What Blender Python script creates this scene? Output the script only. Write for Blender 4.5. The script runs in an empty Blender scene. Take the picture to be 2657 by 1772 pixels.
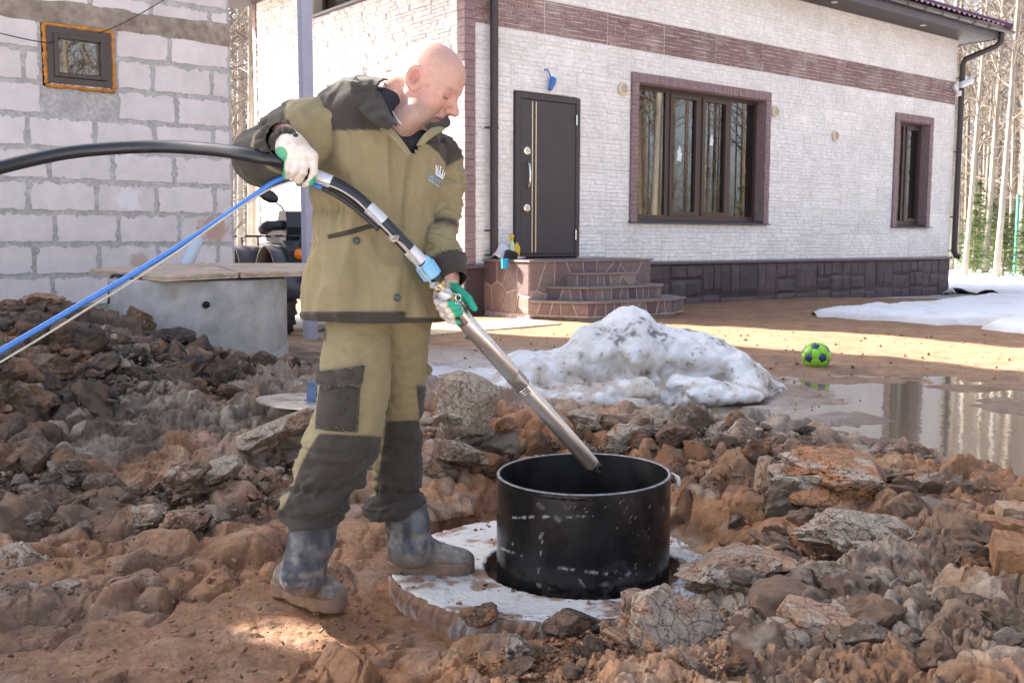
import bpy, math, random
import numpy as np
from mathutils import Vector, Matrix
random.seed(7); rng = np.random.default_rng(11)
R = math.radians
sc = bpy.context.scene
COL = sc.collection

# ------------------------------------------------------------------ camera, sky, sun, exposure
EZ = 1.2                                    # eye height above z = 0
FPX, PITCH, ROLL = 2600.9, R(5.769), R(0.1414)
fw = np.array([0, math.cos(PITCH), -math.sin(PITCH)]); _r = np.array([1., 0, 0]); _u = np.cross(_r, fw)
r2 = math.cos(ROLL)*_r + math.sin(ROLL)*_u; u2 = -math.sin(ROLL)*_r + math.cos(ROLL)*_u
cam_d = bpy.data.cameras.new('camera'); cam = bpy.data.objects.new('camera', cam_d); COL.objects.link(cam)
cam_d.lens = FPX/2657*36; cam_d.sensor_width = 36; cam_d.clip_end = 600; cam_d.clip_start = .05
cam.matrix_world = Matrix(((r2[0], u2[0], -fw[0], 0), (r2[1], u2[1], -fw[1], 0), (r2[2], u2[2], -fw[2], EZ), (0, 0, 0, 1)))
cam_d.dof.use_dof = True; cam_d.dof.focus_distance = 3.15; cam_d.dof.aperture_fstop = 13.0
sc.camera = cam

SUN_EL, SUN_X, SUN_Y = R(35), -.90, .436
world = bpy.data.worlds.new('World'); sc.world = world; world.use_nodes = True
wn = world.node_tree.nodes; wl = world.node_tree.links
sky = wn.new('ShaderNodeTexSky'); sky.sky_type = 'NISHITA'; sky.sun_disc = False
sky.sun_elevation = SUN_EL; sky.sun_rotation = math.atan2(SUN_X, SUN_Y); sky.air_density = .75; sky.dust_density = 3.2; sky.ozone_density = 1.0
wn['Background'].inputs['Strength'].default_value = .10
hs = wn.new('ShaderNodeHueSaturation'); hs.inputs['Saturation'].default_value = .68    # thin veil of spring haze over the blue
wl.new(sky.outputs[0], hs.inputs['Color']); wl.new(hs.outputs[0], wn['Background'].inputs['Color'])
sl = bpy.data.lights.new('sun', 'SUN'); sl.energy = 5.0; sl.angle = R(.55); sl.color = (1, .93, .82)
so = bpy.data.objects.new('sun', sl); COL.objects.link(so)
sdir = Vector((SUN_X*math.cos(SUN_EL), SUN_Y*math.cos(SUN_EL), math.sin(SUN_EL)))
so.rotation_euler = sdir.to_track_quat('Z', 'Y').to_euler()
sc.view_settings.view_transform = 'Standard'; sc.view_settings.look = 'None'
sc.view_settings.exposure = 2.5; sc.view_settings.gamma = 1; sc.view_settings.use_curve_mapping = False
sc.render.engine = 'CYCLES'; sc.cycles.max_bounces = 8; sc.cycles.caustics_reflective = False; sc.cycles.caustics_refractive = False
sc.cycles.use_denoising = True

# ------------------------------------------------------------------ picture coordinates (2351 wide) -> points of the place
def ray(x, y):
    x = x*1.13016; y = y*1.13016
    d = fw + r2*(x-1328.5)/FPX - u2*(y-886)/FPX
    return d/d[1]
def P(x, y, Y):                              # the point seen at (x, y) at distance Y
    d = ray(x, y)*Y; return Vector((d[0], d[1], d[2]+EZ))
def PZ(x, y, z):                             # ... at height z
    d = ray(x, y); d = d*((z-EZ)/d[2]); return Vector((d[0], d[1], z))
PXM = 1.13016/FPX                            # metres per picture unit at 1 m
HYAW = R(51.03)
Wv = Vector((math.sin(HYAW), math.cos(HYAW), 0)); Sv = Vector((-math.cos(HYAW), math.sin(HYAW), 0)); HROT = R(90)-HYAW

# ------------------------------------------------------------------ numpy noise
_perm = np.random.default_rng(3).permutation(4096).astype(np.int64)
def _h(ix, iy, iz):
    return _perm[(_perm[(_perm[ix & 4095]+iy) & 4095]+iz) & 4095]
def vnoise(p):                               # smooth value noise in -1..1, p: (n,3)
    p = np.asarray(p, float); i = np.floor(p).astype(np.int64); f = p-i; f = f*f*f*(f*(f*6-15)+10)
    o = 0
    for dx in (0, 1):
        for dy in (0, 1):
            for dz in (0, 1):
                w = (f[:, 0] if dx else 1-f[:, 0])*(f[:, 1] if dy else 1-f[:, 1])*(f[:, 2] if dz else 1-f[:, 2])
                o = o + w*_h(i[:, 0]+dx, i[:, 1]+dy, i[:, 2]+dz)
    return o/2047.5-1
def fbm(p, oct=4, gain=.5, lac=2.03):
    p = np.asarray(p, float); a, s, o = 1., 0., 0
    for k in range(oct):
        o = o + a*vnoise(p+17.3*k); s += a; a *= gain; p = p*lac
    return o/s
def cell(p2, seed=0):                        # 2-D cellular: nearest id, offset to its centre, F2-F1
    i = np.floor(p2).astype(np.int64); b1 = np.full(len(p2), 9.); b2 = b1.copy()
    bid = np.zeros(len(p2), np.int64); off = np.zeros_like(p2)
    for dx in (-1, 0, 1):
        for dy in (-1, 0, 1):
            cx, cy = i[:, 0]+dx, i[:, 1]+dy
            h = _h(cx, cy, np.full_like(cx, seed)); h2 = _h(cx, cy, np.full_like(cx, seed+77))
            q = np.stack([cx+h/4096., cy+h2/4096.], 1); dv = p2-q; d = (dv**2).sum(1)
            near = d < b1
            b2 = np.where(near, b1, np.minimum(b2, d)); bid = np.where(near, h*31+h2, bid)
            off = np.where(near[:, None], dv, off); b1 = np.where(near, d, b1)
    return bid, off, np.sqrt(b2)-np.sqrt(b1)
def hrand(ids, k):
    x = np.sin(ids*12.9898+k*78.233)*43758.5453
    return x-np.floor(x)
def sstep(a, b, x):
    t = np.clip((x-a)/(b-a), 0, 1); return t*t*(3-2*t)

# ------------------------------------------------------------------ objects
def link(o, parent=None):
    COL.objects.link(o)
    if parent: o.parent = parent
    return o
def tag(o, label=None, cat=None, group=None, kind=None):
    if label: o['label'] = label
    if cat: o['category'] = cat
    if group: o['group'] = group
    if kind: o['kind'] = kind
    return o
def empty(name, loc=(0, 0, 0), rz=0, label=None, cat=None, group=None):
    o = bpy.data.objects.new(name, None); o.empty_display_size = .1; COL.objects.link(o)
    o.location = loc; o.rotation_euler = (0, 0, rz)
    return tag(o, label, cat, group)
def mesh(name, V, F, mat=None, smooth=False, col=None, fmat=None):
    m = bpy.data.meshes.new(name)
    if isinstance(F, np.ndarray):
        V = np.asarray(V, np.float32); n = F.shape[1]
        m.vertices.add(len(V)); m.vertices.foreach_set('co', V.ravel())
        m.loops.add(F.size); m.loops.foreach_set('vertex_index', F.astype(np.int32).ravel())
        m.polygons.add(len(F)); m.polygons.foreach_set('loop_start', np.arange(0, F.size, n, dtype=np.int32))
        try: m.polygons.foreach_set('loop_total', np.full(len(F), n, np.int32))
        except Exception: pass
        m.update(calc_edges=True); m.validate()
    else:
        m.from_pydata([tuple(v) for v in V], [], [tuple(f) for f in F])
    for mm in (mat if isinstance(mat, (list, tuple)) else [mat]):
        if mm: m.materials.append(mm)
    if fmat is not None: m.polygons.foreach_set('material_index', np.asarray(fmat, np.int32))
    if smooth: m.polygons.foreach_set('use_smooth', np.ones(len(m.polygons), bool))
    if col is not None:
        a = m.color_attributes.new('Col', 'FLOAT_COLOR', 'POINT')
        c = np.ones((len(m.vertices), 4), np.float32); c[:, :np.shape(col)[1]] = col; a.data.foreach_set('color', c.ravel())
    return m
def obj(name, V, F, mat=None, parent=None, smooth=False, col=None, fmat=None):
    return link(bpy.data.objects.new(name, mesh(name, V, F, mat, smooth, col, fmat)), parent)
class MB:                                    # collects simple shapes into one mesh
    def __init__(s): s.v = []; s.f = []; s.sm = False
    def add(s, V, F):
        n = len(s.v); s.v += [tuple(v) for v in V]; s.f += [tuple(i+n for i in f) for f in F]; return s
    def box(s, a, b, bev=0.):
        (x0, y0, z0), (x1, y1, z1) = a, b
        if bev <= 0:
            V = [(x, y, z) for z in (z0, z1) for x, y in ((x0, y0), (x1, y0), (x1, y1), (x0, y1))]
            return s.add(V, [(3, 2, 1, 0), (4, 5, 6, 7), (0, 1, 5, 4), (1, 2, 6, 5), (2, 3, 7, 6), (3, 0, 4, 7)])
        e = bev; V = []
        for z, k in ((z0, e), (z0+e, 0), (z1-e, 0), (z1, e)):
            for x, y, sx, sy in ((x0, y0, 1, 1), (x1, y0, -1, 1), (x1, y1, -1, -1), (x0, y1, 1, -1)):
                if k: V.append((x+sx*e, y+sy*e, z)); V.append((x+sx*e, y+sy*e, z))
                else:
                    if (sx, sy) in ((1, 1), (-1, -1)): V += [(x, y+sy*e, z), (x+sx*e, y, z)]
                    else: V += [(x+sx*e, y, z), (x, y+sy*e, z)]
        F = [(6, 4, 2, 0), (24, 26, 28, 30)]
        for l in range(3):
            for k in range(8):
                F.append((l*8+k, l*8+(k+1) % 8, l*8+8+(k+1) % 8, l*8+8+k))
        return s.add(V, F)
    def prism(s, poly, z0, z1, axis='z'):
        n = len(poly)
        def q(p, z): return (p[0], p[1], z) if axis == 'z' else ((p[0], z, p[1]) if axis == 'y' else (z, p[0], p[1]))
        V = [q(p, z0) for p in poly]+[q(p, z1) for p in poly]
        F = [tuple(range(n-1, -1, -1)), tuple(range(n, 2*n))]+[(k, (k+1) % n, n+(k+1) % n, n+k) for k in range(n)]
        return s.add(V, F)
    def tube(s, pts, r, n=10, caps=True):
        V, F = tube_vf(pts, r, n, caps); return s.add(V, F)
    def lathe(s, prof, n=24, c=(0, 0, 0), cap=True):
        V = []; F = []
        for rr, z in prof:
            for k in range(n): a = 2*math.pi*k/n; V.append((c[0]+rr*math.cos(a), c[1]+rr*math.sin(a), c[2]+z))
        for l in range(len(prof)-1):
            for k in range(n): F.append((l*n+k, l*n+(k+1) % n, l*n+n+(k+1) % n, l*n+n+k))
        if cap: F += [tuple(range(n-1, -1, -1)), tuple(range((len(prof)-1)*n, len(prof)*n))]
        return s.add(V, F)
    def xf(s, M): s.v = [tuple(M @ Vector(v)) for v in s.v]; return s
    def obj(s, name, mat, parent=None, smooth=False, auto=None):
        o = obj(name, s.v, s.f, mat, parent, smooth or auto is not None)
        if auto is not None: sharp(o, auto)
        return o
def sharp(o, deg=35):
    try: o.data.set_sharp_from_angle(angle=R(deg))
    except Exception: pass
def tube_vf(pts, r, n=10, caps=True):
    pts = [Vector(p) for p in pts]; m = len(pts)
    rr = r if hasattr(r, '__len__') else [r]*m
    V, F = [], []; prev = None
    for i, p in enumerate(pts):
        t = (pts[min(i+1, m-1)]-pts[max(i-1, 0)]).normalized()
        if prev is None:
            a = Vector((0, 0, 1)) if abs(t.z) < .9 else Vector((1, 0, 0)); e = t.cross(a).normalized()
        else: e = (prev-t*prev.dot(t)).normalized()
        prev = e; b = t.cross(e)
        for k in range(n):
            an = 2*math.pi*k/n; V.append(p+(e*math.cos(an)+b*math.sin(an))*rr[i])
    for i in range(m-1):
        for k in range(n): F.append((i*n+k, i*n+(k+1) % n, (i+1)*n+(k+1) % n, (i+1)*n+k))
    if caps: F += [tuple(range(n-1, -1, -1)), tuple(range((m-1)*n, m*n))]
    return V, F
def spline(pts, per=8):                      # Catmull-Rom through the points
    pts = [np.array(p, float) for p in pts]; q = [2*pts[0]-pts[1]]+pts+[2*pts[-1]-pts[-2]]; out = []
    for i in range(1, len(q)-2):
        a, b, c, d = q[i-1:i+3]
        for k in range(per):
            t = k/per; out.append(.5*((2*b)+(-a+c)*t+(2*a-5*b+4*c-d)*t*t+(-a+3*b-3*c+d)*t**3))
    out.append(pts[-1]); return np.array(out)

# ------------------------------------------------------------------ solid shapes
def smin(a, b, k):
    h = np.clip(.5+.5*(b-a)/k, 0, 1); return b*(1-h)+a*h-k*h*(1-h)
def rcone(p, a, b, ra, rb):
    a, b = np.array(a, float), np.array(b, float); ab = b-a; t = np.clip(((p-a) @ ab)/max(ab @ ab, 1e-12), 0, 1)
    return np.linalg.norm(p-a-t[:, None]*ab, axis=1)-(ra+(rb-ra)*t)
def ellip(p, c, r, M=None):
    q = p-np.array(c)
    if M is not None: q = q @ M
    r = np.array(r); k0 = np.linalg.norm(q/r, axis=1); k1 = np.linalg.norm(q/(r*r), axis=1); return k0*(k0-1)/np.maximum(k1, 1e-9)
def snets(fn, lo, hi, h):
    """surface nets of fn < 0 on a grid"""
    lo, hi = np.array(lo, float), np.array(hi, float); nn = np.ceil((hi-lo)/h).astype(int)+1
    g = np.stack(np.meshgrid(*[lo[i]+h*np.arange(nn[i]) for i in range(3)], indexing='ij'), -1)
    f = np.concatenate([fn(c) for c in np.array_split(g.reshape(-1, 3), max(1, nn.prod()//300000))]).reshape(nn); ins = f < 0
    c8 = [(i, j, k) for i in (0, 1) for j in (0, 1) for k in (0, 1)]; sl = lambda i, n: slice(i, n-1+i)
    cs = np.stack([ins[sl(i, nn[0]), sl(j, nn[1]), sl(k, nn[2])] for i, j, k in c8]); cf = [f[sl(i, nn[0]), sl(j, nn[1]), sl(k, nn[2])] for i, j, k in c8]
    act = cs.any(0) & ~cs.all(0); ids = np.full(act.shape, -1); ids[act] = np.arange(act.sum()); base = np.argwhere(act)
    pos = np.zeros((len(base), 3)); cnt = np.zeros(len(base)); vals = np.stack([q[act] for q in cf], 1)
    for e0 in range(8):
        for ax in range(3):
            if c8[e0][ax]: continue
            t_ = list(c8[e0]); t_[ax] = 1; e1 = c8.index(tuple(t_)); a, b = vals[:, e0], vals[:, e1]; m = (a < 0) != (b < 0); t = np.where(m, a/np.where(m, a-b, 1), 0)
            q = np.tile(np.array(c8[e0], float), (len(base), 1)); q[:, ax] = t; pos += q*m[:, None]; cnt += m
    V = lo+h*(base+pos/cnt[:, None]); Fs = []
    for ax in range(3):
        o1, o2 = [a for a in range(3) if a != ax]; s0 = [slice(1, -1)]*3; s0[ax] = slice(0, -1); s1 = list(s0); s1[ax] = slice(1, None)
        A, B = ins[tuple(s0)], ins[tuple(s1)]; idx = np.argwhere(A != B); fl = A[A != B]; off = np.array([1, 1, 1]); off[ax] = 0; idx = idx+off
        def cid(d1, d2):
            q = idx.copy(); q[:, o1] -= d1; q[:, o2] -= d2; return ids[q[:, 0], q[:, 1], q[:, 2]]
        quad = np.stack([cid(1, 1), cid(0, 1), cid(0, 0), cid(1, 0)], 1); flip = fl if ax != 1 else ~fl
        quad[~flip] = quad[~flip][:, ::-1]; Fs.append(quad)
    F = np.concatenate(Fs); return V, F[(F >= 0).all(1)]

# ------------------------------------------------------------------ materials
def mk(name, base=(.5, .5, .5), rough=.7, attr=False, vary=(), bump=(), metal=0., spec=.5, coat=0., tint=None, rv=0., coord='Object', sss=0., rnd=0., cracks=()):
    """vary: (scale, amount[, colour]) noise layers over the base colour; bump: (scale, strength, distance, detail)"""
    m = bpy.data.materials.new(name); m.use_nodes = True; nt = m.node_tree; N, L = nt.nodes, nt.links
    b = N['Principled BSDF']; tc = N.new('ShaderNodeTexCoord'); co = tc.outputs[coord]
    if attr:
        a = N.new('ShaderNodeAttribute'); a.attribute_name = 'Col'; c = a.outputs['Color']
    else:
        a = N.new('ShaderNodeRGB'); a.outputs[0].default_value = (*base, 1); c = a.outputs[0]
    for v in vary:
        n = N.new('ShaderNodeTexNoise'); n.inputs['Scale'].default_value = v[0]; n.inputs['Detail'].default_value = 6
        n.inputs['Roughness'].default_value = .62; L.new(co, n.inputs['Vector'])
        mx = N.new('ShaderNodeMix'); mx.data_type = 'RGBA'
        if len(v) == 2:
            mr = N.new('ShaderNodeMapRange'); mr.inputs[1].default_value = .3; mr.inputs[2].default_value = .7
            mr.inputs[3].default_value = 1-v[1]; mr.inputs[4].default_value = 1+v[1]; L.new(n.outputs['Fac'], mr.inputs[0])
            vm = N.new('ShaderNodeVectorMath'); vm.operation = 'SCALE'; L.new(c, vm.inputs[0]); L.new(mr.outputs[0], vm.inputs['Scale']); c = vm.outputs[0]
        else:
            mr = N.new('ShaderNodeMapRange'); lo = v[3] if len(v) > 3 else .5
            mr.inputs[1].default_value = lo; mr.inputs[2].default_value = lo+.13; mr.inputs[4].default_value = v[1]; L.new(n.outputs['Fac'], mr.inputs[0])
            L.new(mr.outputs[0], mx.inputs[0]); L.new(c, mx.inputs[6]); mx.inputs[7].default_value = (*v[2], 1); c = mx.outputs[2]
    if rnd:
        oi = N.new('ShaderNodeObjectInfo'); mr = N.new('ShaderNodeMapRange'); mr.inputs[3].default_value = 1-rnd; mr.inputs[4].default_value = 1+rnd
        L.new(oi.outputs['Random'], mr.inputs[0]); vm = N.new('ShaderNodeVectorMath'); vm.operation = 'SCALE'
        L.new(c, vm.inputs[0]); L.new(mr.outputs[0], vm.inputs['Scale']); c = vm.outputs[0]
    L.new(c, b.inputs['Base Color'])
    b.inputs['Roughness'].default_value = rough; b.inputs['Metallic'].default_value = metal
    b.inputs['Specular IOR Level'].default_value = spec; b.inputs['Coat Weight'].default_value = coat
    if sss:
        b.inputs['Subsurface Weight'].default_value = sss; b.inputs['Subsurface Radius'].default_value = (1, .35, .18); b.inputs['Subsurface Scale'].default_value = .012
    if rv:
        n = N.new('ShaderNodeTexNoise'); n.inputs['Scale'].default_value = 9; n.inputs['Detail'].default_value = 5; L.new(co, n.inputs['Vector'])
        mr = N.new('ShaderNodeMapRange'); mr.inputs[1].default_value = .3; mr.inputs[2].default_value = .7
        mr.inputs[3].default_value = max(rough-rv, .03); mr.inputs[4].default_value = min(rough+rv, 1); L.new(n.outputs['Fac'], mr.inputs[0]); L.new(mr.outputs[0], b.inputs['Roughness'])
    prev = None
    for s, st, dist, *dt in bump:
        n = N.new('ShaderNodeTexNoise'); n.inputs['Scale'].default_value = s; n.inputs['Detail'].default_value = dt[0] if dt else 6
        n.inputs['Roughness'].default_value = .65; L.new(co, n.inputs['Vector'])
        bp = N.new('ShaderNodeBump'); bp.inputs['Strength'].default_value = st; bp.inputs['Distance'].default_value = dist
        L.new(n.outputs['Fac'], bp.inputs['Height'])
        if prev: L.new(prev, bp.inputs['Normal'])
        prev = bp.outputs[0]
    for s, st, dist, wd in cracks:            # fine open cracks: edges of warped cells
        wn_ = N.new('ShaderNodeTexNoise'); wn_.inputs['Scale'].default_value = s*.8; wn_.inputs['Detail'].default_value = 4; L.new(co, wn_.inputs['Vector'])
        vm = N.new('ShaderNodeVectorMath'); vm.operation = 'MULTIPLY_ADD'; L.new(wn_.outputs['Color'], vm.inputs[0]); vm.inputs[1].default_value = (.9/s,)*3; L.new(co, vm.inputs[2])
        vo = N.new('ShaderNodeTexVoronoi'); vo.feature = 'DISTANCE_TO_EDGE'; vo.inputs['Scale'].default_value = s; L.new(vm.outputs[0], vo.inputs['Vector'])
        mr = N.new('ShaderNodeMapRange'); mr.inputs[1].default_value = 0; mr.inputs[2].default_value = wd; L.new(vo.outputs['Distance'], mr.inputs[0])
        bp = N.new('ShaderNodeBump'); bp.inputs['Strength'].default_value = st; bp.inputs['Distance'].default_value = dist; L.new(mr.outputs[0], bp.inputs['Height'])
        if prev: L.new(prev, bp.inputs['Normal'])
        prev = bp.outputs[0]
    if prev: L.new(prev, b.inputs['Normal'])
    return m

# ------------------------------------------------------------------ the ground
SOIL = dict(o=(.310, .142, .062), b=(.165, .102, .063), g=(.345, .272, .205), d=(.056, .040, .032), y=(.275, .158, .090),
            i=(.58, .55, .53), w=(.150, .105, .078), t=(.33, .200, .125), m=(.212, .114, .066))
SC = (.14, 3.45); SLAB_TOP = EZ-1.13; SLAB_R = .56          # the concrete slab in the pit
# (x, y in the picture, 'Y' distance or 'z' height, value, roughness 0..1, soil)
CP = [(60, 1560, 'z', -1.17, .25, 'm'), (400, 1560, 'z', -1.17, .22, 'm'), (650, 1565, 'z', -1.16, .25, 'm'), (300, 1400, 'z', -1.15, .2, 'm'), (100, 1440, 'z', -1.14, .28, 'b'),
 (60, 1300, 'z', -1.11, .3, 'b'), (550, 1300, 'z', -1.15, .25, 'm'), (400, 1220, 'z', -1.13, .26, 'm'), (700, 1420, 'z', -1.16, .25, 'm'), (850, 1400, 'z', -1.19, .3, 'o'), (600, 1180, 'z', -1.11, .3, 'b'), (820, 1250, 'z', -1.17, .45, 'o'),
 (100, 1150, 'z', -1.0, .7, 'b'), (400, 1115, 'z', -.99, .8, 'b'), (520, 1020, 'z', -.9, .9, 'g'), (650, 955, 'z', -.83, .8, 'g'), (300, 1140, 'z', -1.05, .8, 'b'), (230, 1230, 'z', -1.1, .6, 'm'),
 (60, 1030, 'Y', 4.45, .9, 'd'), (60, 920, 'Y', 4.75, 1, 'd'), (60, 825, 'Y', 5.0, 1, 'd'), (60, 690, 'Y', 5.4, 1, 'd'), (100, 640, 'Y', 5.65, 1, 'b'), (10, 660, 'Y', 5.5, 1, 'b'), (240, 690, 'Y', 5.75, 1, 'd'), (300, 775, 'Y', 5.6, 1, 'd'),
 (430, 795, 'Y', 5.95, 1, 'b'), (600, 815, 'Y', 6.15, 1, 't'), (350, 890, 'Y', 5.25, 1, 'd'), (550, 890, 'Y', 5.55, .9, 'b'), (450, 975, 'Y', 4.9, .8, 'd'), (200, 990, 'Y', 4.7, .9, 'd'), (680, 860, 'Y', 6.0, 1, 't'),
 (740, 800, 'Y', 6.9, .9, 'b'), (860, 830, 'Y', 6.4, .8, 'b'), (1000, 880, 'Y', 5.2, 1, 'b'), (1060, 985, 'Y', 4.5, .8, 'o'), (1000, 1080, 'Y', 4.2, .9, 'g'), (1120, 1120, 'Y', 4.0, .55, 'o'), (1060, 1200, 'z', -1.2, .4, 'o'),
 (1000, 1290, 'z', -1.2, .3, 'o'), (1300, 1250, 'z', -1.22, .3, 'o'), (1620, 1210, 'Y', 3.62, .6, 'o'), (1600, 1120, 'Y', 4.0, .6, 'o'), (1330, 1050, 'Y', 4.25, .5, 'o'), (1200, 1010, 'Y', 4.35, .55, 'o'),
 (1200, 965, 'Y', 4.6, .8, 'o'), (1250, 965, 'Y', 4.5, .8, 'o'), (1450, 948, 'Y', 4.6, .9, 'o'), (1600, 950, 'Y', 4.6, 1, 'g'), (1750, 965, 'Y', 4.6, 1, 'g'), (1880, 1010, 'Y', 4.2, 1, 'b'), (2000, 1060, 'Y', 3.9, .9, 'o'), (2200, 1120, 'Y', 3.7, 1, 'b'), (2351, 1150, 'Y', 3.5, 1, 'b'),
 (1400, 905, 'z', -.99, .3, 'i'), (1200, 850, 'z', -.98, .25, 'i'), (1050, 850, 'z', -.97, .25, 'i'), (1250, 900, 'z', -.99, .35, 'i'), (1700, 930, 'z', -1.0, .25, 'i'), (1820, 930, 'z', -1.005, .2, 'w'), (2000, 960, 'z', -1.03, .15, 'w'), (2100, 1020, 'z', -1.045, .15, 'w'), (2300, 1060, 'z', -1.05, .1, 'w'),
 (2250, 950, 'z', -1.002, .4, 'w'), (2351, 960, 'z', -1.0, .4, 'w'), (2050, 900, 'z', -1.02, .2, 'w'), (2351, 895, 'z', -1.008, .25, 'w'), (1900, 870, 'z', -1.02, .1, 'w'), (1830, 900, 'z', -1.0, .2, 'y'), (2120, 850, 'z', -1.002, .12, 'y'), (2351, 858, 'z', -.998, .12, 'y'), (1880, 832, 'z', -.975, .08, 'y'),
 (2300, 815, 'z', -.96, .1, 'y'), (1700, 780, 'z', -.95, .1, 'y'), (1300, 790, 'z', -.95, .12, 'y'), (1050, 780, 'z', -.95, .12, 'y'), (800, 780, 'z', -.93, .15, 'y'),
 (1750, 1160, 'Y', 3.55, .8, 'o'), (2000, 1210, 'Y', 3.25, .9, 'b'), (2250, 1250, 'Y', 3.05, .9, 'b'), (2351, 1350, 'Y', 2.75, .7, 'b'), (1900, 1300, 'Y', 2.98, .9, 'g'), (1680, 1350, 'Y', 2.85, .8, 'g'), (1620, 1260, 'Y', 3.3, .5, 'o'),
 (1500, 1470, 'Y', 2.5, .8, 'g'), (1800, 1460, 'Y', 2.5, 1, 'b'), (2100, 1500, 'Y', 2.3, .8, 'b'), (2330, 1520, 'Y', 2.2, .8, 'b'), (1300, 1530, 'Y', 2.5, .8, 'o'), (1100, 1540, 'z', -1.13, .6, 'o'), (1000, 1440, 'z', -1.2, .4, 'o'), (900, 1540, 'z', -1.16, .3, 'm'), (1800, 1566, 'Y', 2.15, .9, 'b'), (1150, 1470, 'z', -1.17, .5, 'o')]
_cp = []
for x, y, k, v, ro, so_ in CP:
    p = P(x, y, v) if k == 'Y' else PZ(x, y, v+EZ)
    _cp.append((p.x, p.y, p.z, ro, *SOIL[so_], 1. if so_ in 'wi' else (.25 if so_ == 'y' else 0.), 1. if so_ == 'g' else 0))
for X in (-9, -7, -5, -3, -1, 1, 3, 5, 7, 9, 12):
    for Y in (8.6, 10, 12, 14.5, 17):
        if Y < 9 and abs(X) < 4: continue
        _cp.append((X, Y, EZ-.93, .1, *SOIL['y'], .1, 0))
for X, Y, z, s in ((-2.2, 1.2, -1.17, 'm'), (-1, 1.2, -1.17, 'm'), (0, 1.2, -1.14, 'm'), (1, 1.2, -1.03, 'b'), (2, 1.4, -1.0, 'b'), (3.2, 2.6, -.98, 'b'), (4.2, 4.2, -1.0, 'b'), (5, 6, -.99, 'w'), (6.5, 7.5, -.95, 'y'),
                   (-3.2, 2.6, -1.1, 'b'), (-3.6, 3.8, -.9, 'b'), (-4.4, 5.2, -.45, 'd'), (-5.2, 6.4, -.5, 'b'), (-4, 6.8, -.6, 'b'), (-3.1, 7.2, -.62, 'b'), (-2.2, 8.2, -.72, 'b'), (-1.3, 7.6, -.85, 'y'), (-6, 8, -.6, 'b')):
    _cp.append((X, Y, z+EZ, .5 if s in 'bd' else .2, *SOIL[s], 0, 0))
_cp = np.array(_cp)
_sig = .24*np.maximum(_cp[:, 1], 2)/3.0
def base_fields(X, Y):
    n = len(X); out = np.zeros((n, 7)); ws = np.full(n, 1e-12)
    for c, s in zip(_cp, _sig):
        d2 = ((X-c[0])**2+((Y-c[1])*.75)**2)/(s*s)
        w = np.exp(-d2/2)+1e-5/(1+d2)**2
        ws += w; out += w[:, None]*c[2:9]
    out /= ws[:, None]
    return out, out[:, 5], out[:, 6]
def dig_pit(X, Y, z):                             # hollow dug round the slab
    rr = np.hypot(X-SC[0], Y-SC[1]); d = np.maximum(rr-SLAB_R-.02, 0)
    cap = SLAB_TOP-.038+.40*d+1.5*np.maximum(d-.10, 0)
    return np.where(rr < 1.6, -np.log(np.exp(-np.clip(z-SLAB_TOP, -1, 1)*28)+np.exp(-np.clip(cap-SLAB_TOP, -1, 1)*28))/28+SLAB_TOP, z)
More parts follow.
